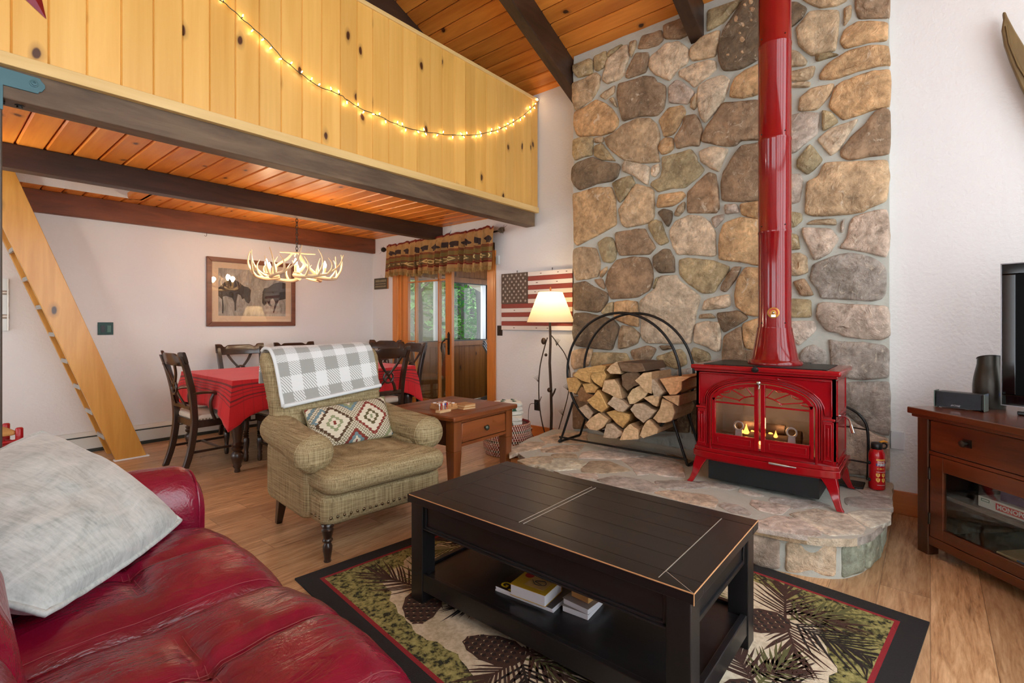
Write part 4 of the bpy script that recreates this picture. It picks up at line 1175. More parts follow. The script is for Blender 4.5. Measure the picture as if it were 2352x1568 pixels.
def thr(u, v):
    f = v * (len(prof) - 1); i = min(int(f), len(prof) - 2); p = prof[i].lerp(prof[i + 1], f - i)
    t_ = prof[min(i + 1, len(prof) - 1)] - prof[max(i - 1, 0)]; t_.normalize(); nn = Vector((0, -t_.z, t_.y))
    if nn.dot(Vector((0, -1, .6))) < 0 and v < .5: nn = -nn
    x = -.395 + .655 * u + .02 * (1 - v) - .0 * v
    w = noise.noise(Vector((x * 5, v * 6, 1))) * .007 + .004
    slant = (u - .5) * .07 * (1 - v)                      # the front hem runs slightly askew
    q = p + nn * w
    return (x + .02 * (1 - v) ** 2, q.y - (.012 if v < .05 else 0), q.z + slant * (1 if v < .4 else max(0, 1 - (v - .4) / .2)))
m = MB(); m.grid(thr, 40, 60, uv=True)
o = m.build('cloth', M['plaid'], th_root, smooth=180)
sd = o.modifiers.new('thickness', 'SOLIDIFY'); sd.thickness = .014; sd.offset = 0
bv = o.modifiers.new('soft', 'BEVEL'); bv.width = .005; bv.segments = 2; bv.limit_method = 'ANGLE'
m = MB()
m.tube([Vector(thr(k / 24, .012)) + Vector((0, -.012, -.004)) for k in range(25)], .013, 10)
m.tube([Vector(thr(.006, k / 30)) + Vector((-.003, -.004, 0)) for k in range(22)], .011, 10)
M['fleece_white'] = plain('white_fleece', sr(222, 228, 227), .9, bump=.3, bs=160)
m.build('hem', M['fleece_white'], th_root, smooth=180)
# kilim lumbar pillow
def kilim():
    t = NT('kilim_weave'); a = t.attr('puv').outputs['Vector']; xyz = t.n('SeparateXYZ', {0: a}); u, v = xyz.outputs[0], xyz.outputs[1]
    zig = t.math('MULTIPLY', t.math('ABSOLUTE', t.math('SUBTRACT', t.math('FRACT', t.math('MULTIPLY', v, 14.0)), .5)), .22)
    def dia(cu, cv, sx, sy):
        return t.math('ADD', t.math('ADD', t.math('MULTIPLY', t.math('ABSOLUTE', t.math('SUBTRACT', u, cu)), sx), t.math('MULTIPLY', t.math('ABSOLUTE', t.math('SUBTRACT', v, cv)), sy)), zig)
    cream, red, ol, grn, blu, brn = sr(214, 204, 180), sr(126, 52, 40), sr(92, 84, 50), sr(140, 146, 108), sr(110, 132, 136), sr(84, 62, 40)
    col = t.mix(t.math('GREATER_THAN', t.math('FRACT', t.math('ADD', t.math('MULTIPLY', u, 26.0), t.math('MULTIPLY', zig, 9.0))), .62), cream, ol)
    for cu, cv, seq in ((.0, .0, (red, cream, blu)), (1.0, 1.0, (brn, cream, grn)), (0, 1, (blu, cream, red)), (1, 0, (grn, cream, blu)), (.5, 1.0, (blu, grn, cream)), (.5, 0, (red, blu, cream)), (.17, .62, (blu, cream, blu)), (.27, .5, None), (.73, .5, None)):
        if seq is None:
            d = dia(cu, cv, 4.3, 2.1)
            outer, a1, a2, a3, ce = ((brn, cream, grn, cream, red) if cu < .5 else (red, cream, ol, cream, grn))
            for lim, c in ((1.0, outer), (.84, cream), (.5, a2), (.34, cream), (.16, ce)): col = t.mix(t.math('LESS_THAN', d, lim), col, c)
        else:
            d = dia(cu, cv, 6.4, 3.2)
            for lim, c in zip((1.0, .72, .42), seq): col = t.mix(t.math('LESS_THAN', d, lim), col, c)
            col = t.mix(t.math('LESS_THAN', d, .18), col, red)
    return t.done(col, .9, 0, t.bump(t.noise(t.coord(), 200, 2), .4, .004))
M['kilim'] = kilim()
lp = thing('lumbar_pillow', 'patterned kilim lumbar pillow with red and green diamonds on the olive armchair', 'pillow')
ax = Matrix.Rotation(math.radians(-5), 3, 'Z')
c0 = Vector(AC.location) + ax @ Vector((.02, .165, .612))
Fk = frame(c0, ax @ Vector((1, -.10, .06)), ax @ Vector((-.02, .52, .85)))
lp.matrix_world = Fk
pillow_mesh(.53, .275, .13, 30, 8, .02, True).build('cover', M['kilim'], lp, smooth=180)
pt = MB(); loop = []
for k in range(120):
    q = k / 120 * 4; s_ = int(q); f_ = q - s_
    a, b_ = ((2 * f_ - 1, -1), (1, 2 * f_ - 1), (1 - 2 * f_, 1), (-1, 1 - 2 * f_))[s_]
    loop.append((a * .265 * (1 - .032 * (1 - b_ * b_)), b_ * .1375 * (1 - .032 * (1 - a * a)), 0))
M['olive_cord'] = plain('olive_cord', sr(126, 116, 84), .8)
pt.tube(loop, .005, 8, closed=True); pt.build('piping', M['olive_cord'], lp, smooth=60)
# ================================================================ end table
M['cherry'] = wood('reddish_brown_wood', sr(96, 46, 20), sr(150, 82, 40), 0, 8, .38, 0, coat=0, stretch=.08, bump=0)
M['cherry_z'] = wood('reddish_brown_leg', sr(88, 42, 18), sr(142, 78, 38), 2, 8, .26, 0, coat=.4, stretch=.08, bump=.03)
M['cherry_dark'] = wood('dark_table_side', sr(52, 26, 16), sr(84, 46, 28), 0, 8, .35, 0, stretch=.08)
ET = thing('end_table', 'reddish brown square end table with one drawer beside the olive armchair', 'end table', (2.69, 2.865, 0), math.radians(3))
m = MB(); a = .365
m.bx(-a, a, -a, a, .566, .60)
m.build('table_top', M['cherry'], ET, bevel=.009, seg=3, smooth=40)
m = MB()
m.bx(-a + .10, a - .10, -a + .10, a - .10, .5995, .6006)
for q in (-1, 1): m.bx(-a + .085, a - .085, *sorted((q * (a - .085), q * (a - .09))), .5995, .6008)
m.build('top_inlay', M['cherry'], ET, smooth=0)
for qx in (-1, 1):
    for qy in (-1, 1):
        m = MB(); x0, x1 = sorted((qx * .335, qx * .255)); y0, y1 = sorted((qy * .335, qy * .255))
        m.bx(x0, x1, y0, y1, .35, .567); m.taper(x0, x1, y0, y1, 0, .35, .62)
        m.build('leg', M['cherry_z'], ET, bevel=.004, smooth=0)
MB().bx(-.325, -.305, -.26, .26, .385, .566).build('side_panel', M['cherry_dark'], ET, smooth=0)
MB().bx(.305, .325, -.26, .26, .385, .566).build('side_panel', M['cherry_dark'], ET, smooth=0)
MB().bx(-.26, .26, .305, .325, .385, .566).build('back_panel', M['cherry_dark'], ET, smooth=0)
for z0, z1 in ((.545, .567), (.375, .398)): MB().bx(-.26, .26, -.33, -.30, z0, z1).build('rail', M['cherry'], ET, bevel=.003, smooth=0)
dw = MB().bx(-.25, .25, -.332, -.31, .402, .541).build('drawer', M['cherry'], ET, bevel=.008, seg=3, smooth=40)
m = MB(); m.lathe([(.010, 0), (.008, .008), (.012, .014), (.020, .020), (.021, .026), (.014, .033), (.004, .035)], 20, 0, frame((0, -.332, .472), (1, 0, 0), (0, 0, 1)))
m.build('knob', plain('pewter_knob', sr(96, 104, 92), .35, .8), dw, smooth=60)
# tic-tac-toe game, peg stand and coasters on the end table
M['game_wood'] = wood('game_wood', sr(164, 112, 62), sr(204, 152, 98), 0, 20, .5); M['raw_wood'] = wood('raw_light_wood', sr(206, 168, 118), sr(226, 192, 146), 0, 20, .6)
ez = .6009
gm = thing('game_block', 'carved wooden noughts and crosses game block on the end table', 'game', (2.54, 2.80, ez), math.radians(-6))
m = MB().bx(-.075, .075, -.075, .075, 0, .022)
m.build('board', M['game_wood'], gm, bevel=.003, smooth=0)
for i in range(3):
    for j in range(3):
        c = ((i - 1) * .049, (j - 1) * .049)
        b_ = MB().bx(c[0] - .021, c[0] + .021, c[1] - .021, c[1] + .021, .022, .043).build('game_piece', M['game_wood'], gm, bevel=.003, smooth=0)
        r = MB().tube([(c[0] + .012 * math.cos(2 * PI * k / 14), c[1] + .012 * math.sin(2 * PI * k / 14), .0435) for k in range(14)], .0028, 6, closed=True) if (i + j) % 2 == 0 else MB().bx(c[0] - .013, c[0] + .013, c[1] - .003, c[1] + .003, .0425, .045).bx(c[0] - .003, c[0] + .003, c[1] - .013, c[1] + .013, .0425, .045)
        r.build('painted_mark', M['white_ink'], b_, smooth=60)
pg = thing('peg_stand', 'small wooden stand holding red white and blue pegs on the end table', 'game', (2.445, 2.70, ez), math.radians(4))
MB().bx(-.058, .058, -.022, .022, 0, .018).build('stand', M['raw_wood'], pg, bevel=.001, smooth=0)
M['peg_white'] = plain('peg_white', sr(226, 226, 226), .5); M['peg_blue'] = plain('peg_blue', sr(44, 70, 160), .5); M['peg_red'] = plain('peg_red', sr(190, 40, 48), .5)
for k, (c, x) in enumerate((('peg_white', -.04), ('peg_red', -.02), ('peg_white', .0), ('peg_blue', .02), ('peg_red', .04))):
    m = MB(); m.lathe([(.0022, .0), (.0022, .03), (.006, .033), (.006, .045), (.002, .046)], 10, 0, Matrix.Translation((x, 0, .0165))); m.build('peg', M[c], pg, smooth=50)
for k in range(4):
    o = MB().bx(-.056, .056, -.056, .056, 0, .0085).build('coaster', M['game_wood'] if k in (1, 3) else M['raw_wood'], bevel=.0015, smooth=0, loc=(2.665, 2.70, ez + k * .0092), rot=(0, 0, math.radians(-8 + k * 3)))
    tag(o, ('bottom coaster of the square stack on the end table', 'second square wooden coaster from the bottom of the stack', 'third square coaster just under the top one on the end table', 'topmost square wooden coaster of the stack on the end table')[k], 'coaster', 'wooden coasters on the end table')
# ================================================================ braided basket with folded throws
def braid():
    t = NT('braided_cord'); tc = t.n('TexCoord').outputs['Object']; xyz = t.n('SeparateXYZ', {0: tc})
    an = t.math('ARCTAN2', xyz.outputs[1], xyz.outputs[0])
    row = t.math('FLOOR', t.math('MULTIPLY', xyz.outputs[2], 46.0))
    u = t.math('ADD', t.math('MULTIPLY', an, 9.5), t.math('MULTIPLY', row, .37))
    cell = t.math('FLOOR', t.math('MULTIPLY', u, 1.0)); fr = t.math('FRACT', u)
    rw = t.math('FRACT', t.math('MULTIPLY', row, .25))
    hi = t.math('LESS_THAN', fr, .42)
    base = t.ramp(rw, [(0, sr(128, 38, 26)), (.24, sr(150, 70, 40)), (.49, sr(84, 62, 44)), (.74, sr(140, 44, 30))], True)
    c = t.mix(hi, base, sr(222, 208, 188))
    return t.done(c, .9, 0, t.bump(fr, .3, .01))
M['braid'] = braid(); M['red_lining'] = plain('red_lining', sr(140, 24, 30), .8)
BK = thing('basket', 'round red and cream braided basket of folded throws beside the stone hearth', 'basket', (3.66, 3.12, 0))
m = MB(); prof = []
NR = 15
pts = []
for k in range(NR):
    z = .012 + k * .0195; r = .212 + .020 * math.sin(PI * min(1, k / 10)) - .004 * (k > 12)
    for j in range(6):
        w = -PI / 2 + PI * j / 5; pts.append((r + .0095 * math.cos(w), z + .0095 * math.sin(w)))
m.lathe([(.0, .0), (.20, .0)] + pts + [(.198, .285), (.196, .05), (.0, .04)], 48, 0, cap=False)
m.build('body', M['braid'], BK, smooth=50)
MB().lathe([(.2, .27), (.205, .287), (.212, .292), (.2, .295), (.19, .28)], 40, 0, cap=False).build('lining', M['red_lining'], BK, smooth=60)
for q in (-1, 1):
    a0 = -.5 if q < 0 else 2.6
    m = MB(); m.tube(spline([(.232 * math.cos(a0 + d), .232 * math.sin(a0 + d), .22 + z) for d, z in ((-.2, 0), (-.1, -.04), (0, -.055), (.1, -.04), (.2, 0))], 5), .008, 7); m.build('handle', M['braid'], BK, smooth=60)
M['cream_fleece'] = plain('cream_fleece', sr(226, 226, 214), .9, bump=.4, bs=60, Sheen_Weight=.3); M['pine_green'] = plain('printed_tree_green', sr(44, 84, 62), .9)
def throw(c, w, d, h, a, lab):
    o = thing('folded_throw', lab, 'blanket', c, a, 'folded throws in the basket')
    m = MB()
    for k in range(3):
        zc = h * (k + .5) / 3
        def f(u, v, k=k, zc=zc):
            ww = 2 * PI * v; cx, sz = math.cos(ww), math.sin(ww)
            x = (w / 2) * (abs(cx) ** .35) * (1 if cx > 0 else -1); z = h / 6 * 1.12 * (abs(sz) ** .7) * (1 if sz > 0 else -1)
            y = -d / 2 + d * u; e = 1 - .25 * max(0, abs(2 * u - 1) - .85) / .15
            return (x * e + noise.noise(Vector((u * 3, v * 3, k))) * .012, y, zc + z * e + noise.noise(Vector((u * 4 + 5, x * 9, k))) * .009)
        m.grid(f, 16, 24, cv=True)
        for uu in (0, 1):
            P = [f(uu, q / 24) for q in range(24)]; m.add(P, [tuple(range(24)) if uu == 0 else tuple(range(24))[::-1]])
    m.build('cloth', M['cream_fleece'], o, smooth=70)
    m = MB()
    for x, y in ((-.06, -.02), (-.02, .06), (.05, -.05), (.07, .05)):
        zt = h * 1.03
        for j in range(3): m.prism([(x - .022 + j * .006, y - .018 + j * .014), (x + .022 - j * .006, y - .018 + j * .014), (x, y + .012 + j * .014)], zt + .004 + j * .0004, zt + .006 + j * .0004)
    for x in (-.05, .03):
        yy = -d / 2 - .004
        for j in range(3): m.prism([(x - .03 + j * .008, h * .35 + j * .016), (x + .03 - j * .008, h * .35 + j * .016), (x, h * .55 + j * .016)], -yy, -yy + .003, 0, Matrix(((1, 0, 0, 0), (0, 0, -1, 0), (0, 1, 0, 0), (0, 0, 0, 1))))
    m.build('tree_print', M['pine_green'], o, smooth=0)
    return o
throw((3.66, 3.12, .235), .27, .26, .125, math.radians(-50), 'lower folded cream throw with green trees lying in the braided basket')
throw((3.665, 3.135, .365), .26, .22, .12, math.radians(-30), 'upper folded cream throw with green trees on top of the basket')
# ================================================================ floor lamp
def shade_mat():
    t = NT('linen_shade')
    d = t.n('BsdfDiffuse', {'Color': sr(240, 226, 196)}); tr = t.n('BsdfTranslucent', {'Color': sr(255, 236, 200)})
    mx = t.n('MixShader', {0: .6, 1: d.outputs[0], 2: tr.outputs[0]}); t.t.links.new(mx.outputs[0], t.out.inputs[0]); return t.m
M['shade'] = shade_mat(); M['bronze_brown'] = plain('bronze_branch', sr(70, 52, 38), .5, .5, var=.2, vs=20); M['bulb_warm'] = emit('lamp_bulb', (1, .78, .5, 1), 9)
LX, LY = 4.0, 2.862
LP = thing('floor_lamp', 'bronze twig floor lamp with a lit cream shade in front of the flag plaque', 'floor lamp', (LX, LY, 0))
m = MB(); m.lathe([(.232, 1.252), (.118, 1.548)], 48, 0, cap=False); o = m.build('lamp_shade', M['shade'], LP, smooth=60)
m = MB()
for r, z in ((.232, 1.252), (.118, 1.548)): m.tube([(r * math.cos(2 * PI * k / 40), r * math.sin(2 * PI * k / 40), z) for k in range(40)], .0035, 6, closed=True)
m.build('shade_rim', plain('shade_trim', sr(236, 222, 190), .8), o, smooth=60)
MB().lathe([(.11, .0), (.115, .006), (.11, .014), (.02, .022), (.012, .04)], 32).build('base', M['bronze_brown'], LP, smooth=50)
RX, RY = SS, -CC                                          # direction that runs to the right in the photo
def lp(a, z, b=0): return (RX * a + CC * b, RY * a + SS * b, z)
m = MB()
m.tube([lp(-.0, .02), lp(.01, .35), lp(.004, .6), lp(-.008, .85), lp(.0, 1.05), lp(-.006, 1.25), lp(0, 1.30)], [.014, .014, .013, .013, .012, .012, .010], 10)
m.ball(lp(-.01, .585), .024, 10, 8); m.tube([lp(.0, .5), lp(.035, .56), lp(.05, .60)], [.010, .009, .007], 8)
m.build('pole', M['bronze_brown'], LP, smooth=60)
def spray(m, a, z, ang, L=.07, n=5):
    for k in range(n):
        w = ang + (k - (n - 1) / 2) * .22; m.tube([lp(a, z), lp(a + math.sin(w) * L, z + math.cos(w) * L)], [.0025, .0012], 5)
for pts, r in (([(-.02, .03), (-.09, .3), (-.115, .55), (-.105, .8), (-.06, 1.0), (-.03, 1.1)], .006), ([(.03, .03), (.11, .3), (.175, .55), (.19, .75), (.15, .92), (.07, 1.04), (.01, 1.12)], .005)):
    m = MB(); m.tube(spline([lp(a, z) for a, z in pts], 6), r, 7)
    if pts[0][0] < 0:
        spray(m, -.115, .66, -.35); m.tube([lp(-.115, .45), lp(-.09, .52)], .004, 5)
        m.ball(lp(-.068, 1.065), .026, 10, 8, sz=1.3)
        m.ball(lp(-.045, .93), .016, 8, 6)
    else:
        spray(m, .125, .33, -.3); spray(m, .178, .58, -.5); spray(m, .06, 1.02, .1)
    m.build('branch', M['bronze_brown'], LP, smooth=60)
m = MB(); m.lathe([(.008, 1.545), (.014, 1.552), (.006, 1.565), (.012, 1.58), (.004, 1.60)], 12); m.tube([(0, 0, 1.3), (0, 0, 1.55)], .004, 6); m.build('finial', plain('orange_finial', sr(190, 120, 70), .4, .4), LP, smooth=60)
MB().ball((0, 0, 1.39), .03, 12, 8, sz=1.3).build('bulb', M['bulb_warm'], LP, smooth=60)
# ================================================================ log rack
LR = thing('log_rack', 'black round steel hoop log rack filled with firewood on the hearth', 'log rack', (3.66, 1.88, HZ))
RC, RR = 0.615, .49                                       # hoop centre height above the hearth, radius
RX0, RX1 = -.10, .17
for x in (RX0, RX1):
    m = MB(); m.tube([(x, RR * math.cos(2 * PI * k / 72), RC + RR * math.sin(2 * PI * k / 72)) for k in range(72)], .0105, 10, closed=True); m.build('hoop', M['black_metal'], LR, smooth=60)
m = MB()
for w in (-2.2, -1.9, -1.57, -1.25, -.95): m.tube([(RX0, RR * math.cos(w), RC + RR * math.sin(w)), (RX1, RR * math.cos(w), RC + RR * math.sin(w))], .007, 8)
m.build('cross_rod', M['black_metal'], LR, smooth=60)
for q in (-1, 1):
    ya = q * .555; P = [(RX0 - .015, q * .425, .36), (RX0 - .02, q * .53, .06), (RX0 - .03, ya, .014), (RX0 + .02, ya, .010), (RX1 - .02, ya, .010), (RX1 + .03, ya, .014), (RX1 + .02, q * .53, .06), (RX1 + .015, q * .425, .36)]
    m = MB(); m.tube(spline(P, 5), .010, 9); m.build('leg', M['black_metal'], LR, smooth=60)
m = MB()
m.tube([(RX0 - .03, -.55, .05), (RX0 - .03, .55, .05)], .008, 8); m.build('stretcher', M['black_metal'], LR, smooth=60)
LG_ = '''y 62,715 165,705 200,770 150,862 85,850
y 135,690 190,630 400,590 450,600 425,650 320,650 295,700 300,765 215,740
y 300,660 410,630 440,690 400,810 330,760 295,720
t 445,640 490,590 540,560 580,620 585,680 480,675
k 560,565 790,575 825,650 720,665 600,650
k 580,690 640,660 740,660 780,720 760,780 700,800 640,840 590,790
t 735,735 810,665 890,655 895,770 890,865 830,840 800,800
g 880,715 910,730 1000,850 960,890 910,890 880,790
o 940,725 1150,700 1245,705 1160,740 1160,830 1100,880 1040,880
y 205,770 300,765 360,810 330,860 240,860
t 405,835 430,735 520,725 570,790 600,915 560,910 480,870
l 630,900 680,820 760,785 840,850 800,905 700,965 650,970
b 160,850 200,790 260,860 320,880 270,945 180,940
y 275,925 340,880 380,825 410,860 475,990 420,1040 350,1000
g 455,955 520,885 610,930 665,985 610,1040 560,1030
t 800,905 870,880 960,880 930,990 890,970
p 975,890 1145,880 1130,985 1090,960 1010,915
g 670,1010 710,960 790,955 920,1030 860,1100 800,1145 720,1080
t 890,1100 960,1000 980,910 1080,960 1105,1040 1080,1120 1020,1145 940,1140
g 175,1000 250,965 320,1050 285,1120 240,1080
t 260,1150 320,1080 390,1040 480,1105 440,1170 380,1210 300,1200
y 435,1040 520,1020 660,1060 660,1110 600,1195 540,1150
g 415,1280 450,1150 500,1150 620,1240 550,1290
t 590,1300 640,1190 690,1145 770,1200 770,1290
t 770,1260 820,1140 860,1105 950,1200 940,1240 810,1285'''
def endgrain():
    t = NT('split_firewood'); a = t.attr('tint').outputs['Color']; co = t.coord()
    n1 = t.noise(t.coord((2, 2, 9)), 7, 5, .65, 1.0); n2 = t.noise(co, 60, 4, .7)
    wv = t.n('TexWave', {'Vector': t.coord((1, 1, 1), (.4, 0, 0)), 'Scale': 22.0, 'Distortion': 6.0, 'Detail': 3.0}).outputs[1]
    c = t.mix(1.0, a, t.ramp(n1, [(.3, (.70, .62, .52, 1)), (.6, (1.08, 1.06, 1.02, 1))]), 'MULTIPLY')
    c = t.mix(.35, c, t.mix(1.0, a, t.ramp(wv, [(.2, (.62, .54, .44, 1)), (.6, (1.1, 1.08, 1.05, 1))]), 'MULTIPLY'))
    c = t.mix(t.math('MULTIPLY', t.ramp(n2, [(.64, (0, 0, 0)), (.74, (1, 1, 1))]), .6), c, sr(96, 64, 38))
    return t.done(c, .85, 0, t.bump(t.math('ADD', n1, n2), .5, .012))
M['split'] = endgrain(); M['bark'] = plain('log_bark', sr(86, 66, 48), .95, var=.45, vs=14, bump=.8, bs=24, stretch=(.3, 1, 1))
LC = {'y': sr(222, 182, 118), 't': sr(228, 198, 158), 'g': sr(206, 188, 164), 'l': sr(236, 212, 170), 'o': sr(234, 184, 136), 'p': sr(228, 190, 148), 'b': sr(160, 120, 80), 'k': sr(122, 100, 78)}
XF = 3.50
LDESC = ['yellowish split log sticking out at the far left end of the woodpile', 'long yellow split log at the top left of the woodpile', 'knotty yellow log end below the long yellow log', 'pointed pale log end at the top of the woodpile', 'brown bark covered log lying at the very top of the woodpile', 'dark weathered round log near the top middle of the woodpile', 'tall pale wedge log right of the dark weathered log', 'narrow grey split log left of the big orange log end', 'big orange log end at the top right of the woodpile', 'small yellow log tucked in near the upper left hoop', 'tan wedge log below the dark weathered log', 'pale half round log in the middle of the woodpile', 'small brown log end against the left of the hoop', 'knotty yellow wedge log at the left side of the pile', 'grey rectangular split log left of the pile centre', 'small tan triangular log right of the pale half round log', 'thin flat log just below the big orange log end', 'large grey wedge log in the lower middle of the pile', 'striped half round log at the lower right against the hoop', 'narrow grey split log at the lower left of the pile', 'brown stained half round log at the lower left of the pile', 'bright yellow triangular log in the lower middle of the pile', 'grey chunky log at the bottom left of the rack', 'pale triangular log in the bottom middle of the rack', 'tan wedge log at the bottom right of the rack']
for k, line in enumerate(LG_.split('\n')):
    P = []
    for tok in line[2:].split():
        u, v = tok.split(','); p = atX(1280 + float(u) / 4.0194, 690 + float(v) / 4.0194, XF); P.append((1.87 + (p.y - 1.87) * .97, .83 + (p.z - .83) * .975))
    cy = sum(p[0] for p in P) / len(P); cz = sum(p[1] for p in P) / len(P)
    lg = thing('firewood_log', LDESC[k], 'log', (XF + random.uniform(-.035, .03), cy, cz), 0, 'split logs in the rack')
    n = len(P); out = []
    ar = sum(P[i][0] * P[(i + 1) % n][1] - P[(i + 1) % n][0] * P[i][1] for i in range(n))
    if ar < 0: P = P[::-1]
    for i in range(n):
        a, b_ = Vector((P[i][0] - cy, P[i][1] - cz)), Vector((P[(i + 1) % n][0] - cy, P[(i + 1) % n][1] - cz)); L = (b_ - a).length
        q = max(2, int(L / .018))
        for j in range(q):
            p = a.lerp(b_, j / q); w = noise.noise(Vector((p.x * 30, p.y * 30, k))) * .0045; out.append(p * (.985 + w / max(p.length, .01)))
    NN = len(out); dep = random.uniform(.36, .42); c = LC[line[0]]; g = random.uniform(.9, 1.08)
    m = MB(); m.c = (c[0] * g, c[1] * g, c[2] * g, 1)
    vs = []; rings = ((1.0, .012), (.96, 0), (.6, -.002), (.3, .002))
    for sc_, x in rings:
        for p in out: vs.append((x + noise.noise(Vector((p.x * 25 * sc_, p.y * 25 * sc_, k))) * .004, p.x * sc_, p.y * sc_))
    vs.append((0, 0, 0)); fs = []
    for r in range(3):
        for i in range(NN): j = (i + 1) % NN; fs.append((r * NN + i, (r + 1) * NN + i, (r + 1) * NN + j, r * NN + j))
    for i in range(NN): fs.append((3 * NN + i, 4 * NN, 3 * NN + (i + 1) % NN))
    m.add(vs, fs, 0)
    m.build('cut_end', M['split'], lg, smooth=50)
    m = MB(); m.c = (c[0] * .62, c[1] * .56, c[2] * .5, 1)
    vs = []
    for x, sc_ in ((.012, 1.0), (dep * .5, .97), (dep, .93)):
        for p in out: vs.append((x, p.x * sc_, p.y * sc_ + noise.noise(Vector((p.x * 9, x * 8, k))) * .004))
    fs = [(r * NN + i, (r + 1) * NN + i, (r + 1) * NN + (i + 1) % NN, r * NN + (i + 1) % NN) for r in range(2) for i in range(NN)] + [tuple(2 * NN + i for i in range(NN))]
    m.add(vs, fs, 0); m.build('split_side', M['bark'] if line[0] in 'kb' else M['split'], lg, smooth=50)
# ================================================================ stove
def enamel(name, col):
    t = NT(name); return t.done(t.mix(t.noise(t.coord(), 5, 3), dim(col, .85), dim(col, 1.1)), .12, 0, None, Coat_Weight=.3, Coat_Roughness=.05, Specular_IOR_Level=.35)
M['enamel'] = enamel('red_enamel', sr(150, 14, 22)); M['pipe_red'] = enamel('red_flue', sr(132, 18, 20)); M['iron'] = plain('black_cast_iron', sr(36, 40, 42), .45, .4)
M['stove_glass'] = glassmat('stove_glass', (.82, .82, .82, 1), 1.2, .07)
SV = thing('wood_stove', 'red enamelled cast iron wood stove with arched glass doors standing on the hearth', 'stove', (3.27, .785, HZ), -PI / 2)
# local x runs to the right as seen from the room, y into the wall
W = .385; Z0, Z1 = .20, .73
m = MB(); bw_ = .06
body = MB()
body.bx(-W, -W + .02, 0, .44, Z0, Z1); body.bx(W - .02, W, 0, .44, Z0, Z1); body.bx(-W, W, .42, .44, Z0, Z1); body.bx(-W, W, 0, .44, Z0, Z0 + .02); body.bx(-W, W, 0, .44, Z1 - .02, Z1)
# front face with an arched opening
AW, AZ0, AZ1 = .285, Z0 + .055, .535                       # opening half width, foot, spring of the arch
arc = [(AW * math.cos(PI * k / 24), AZ1 + .125 * math.sin(PI * k / 24)) for k in range(25)]
vs = []; fs = []
inner_ = [(AW, AZ0)] + arc + [(-AW, AZ0)]
def outer_pt(p):
    x, z = p
    if z <= AZ1 + 1e-6: return (W if x > 0 else -W, z)
    q = math.atan2(z - AZ1, x); return (min(max(x * 3, -W), W), Z1) if abs(x) < .2 else ((W if x > 0 else -W), AZ1 + (Z1 - AZ1) * min(1, (z - AZ1) / .085))
oo = [outer_pt(p) for p in inner_]
for (x, z) in inner_: vs.append((x, 0, z))
for (x, z) in oo: vs.append((x, 0, z))
n = len(inner_)
for i in range(n - 1): fs.append((i, n + i, n + i + 1, i + 1))
body.add(vs, fs)
body.bx(-W, W, -.001, .001, Z0, AZ0)
body.build('body', M['enamel'], SV, smooth=30)
MB().bx(-.345, .345, .06, .41, Z0 + .03, Z1 - .03).build('firebox', plain('firebox_lining', sr(70, 68, 64), .8, var=.3, vs=9), SV, smooth=0)
SV.children[-1].data.flip_normals()
# open the firebox front: rebuild as three sides
bpy.data.objects.remove(SV.children[-1])
m = MB(); m.bx(-.35, -.34, .02, .40, Z0 + .02, Z1 - .02); m.bx(.34, .35, .02, .40, Z0 + .02, Z1 - .02); m.bx(-.35, .35, .39, .40, Z0 + .02, Z1 - .02); m.bx(-.35, .35, .02, .40, Z0 + .02, Z0 + .06)
m.build('firebox', plain('firebox_brick', sr(168, 164, 156), .85, var=.25, vs=9), SV, smooth=0)
def loopm(m, r0, r1, y0, y1, ext=0.0):                     # arched moulding between two offsets from the opening
    def off(o): return [(AW + o, AZ0 - ext)] + [((AW + o) * math.cos(PI * k / 24), AZ1 + (.125 + o) * math.sin(PI * k / 24)) for k in range(25)] + [(-AW - o, AZ0 - ext)]
    a, b_ = off(r0), off(r1); n = len(a)
    vs = [(x, y0, z) for x, z in a] + [(x, y0, z) for x, z in b_] + [(x, y1, z) for x, z in a] + [(x, y1, z) for x, z in b_]
    fs = []
    for i in range(n - 1): fs += [(i, n + i, n + i + 1, i + 1), (2 * n + i, i, i + 1, 2 * n + i + 1), (n + i, 3 * n + i, 3 * n + i + 1, n + i + 1)]
    fs += [(0, 2 * n, 3 * n, n), (n - 1, 2 * n - 1, 4 * n - 1, 3 * n - 1)]
    m.add(vs, fs)
for k, (a, b_, y) in enumerate(((.002, .014, -.018), (.018, .026, -.012), (.030, .036, -.014))):
    m = MB(); loopm(m, a, b_, y, .002, .0 if k else .03); m.build('arch_moulding', M['enamel'], SV, bevel=.0025, smooth=40)
# raised panels: upper corners and side pilasters
def ring_rect(m, x0, x1, z0, z1, t, y0, y1):
    for a, b_, c, d in ((x0, x1, z0, z0 + t), (x0, x1, z1 - t, z1), (x0, x0 + t, z0 + t, z1 - t), (x1 - t, x1, z0 + t, z1 - t)): m.bx(a, b_, y0, y1, c, d)
for q in (-1, 1):
    m = MB(); tri = [(q * .365, .70), (q * .365, .505), (q * .335, .505)] + [(q * (.33 * math.cos(w)), AZ1 + .165 * math.sin(w)) for w in (.12, .35, .6, .85, 1.1)] + [(q * .09, .70)]
    m.tube([(x, -.004, z) for x, z in tri], .005, 6, closed=True); m.build('corner_panel', M['enamel'], SV, smooth=60)
    m = MB(); x0, x1 = sorted((q * .375, q * .322)); m.bx(x0, x1, -.010, 0, Z0 + .04, .475); ring_rect(m, x0 + .008, x1 - .008, Z0 + .055, .462, .005, -.016, 0); m.bx((x0 + x1) / 2 - .004, (x0 + x1) / 2 + .004, -.017, 0, Z0 + .08, .44)
    m.build('pilaster', M['enamel'], SV, bevel=.002, smooth=40)
    m = MB(); m.bx(*sorted((q * .383, q * .318)), -.013, 0, .478, .492); m.build('pilaster_cap', M['enamel'], SV, bevel=.004, smooth=40)
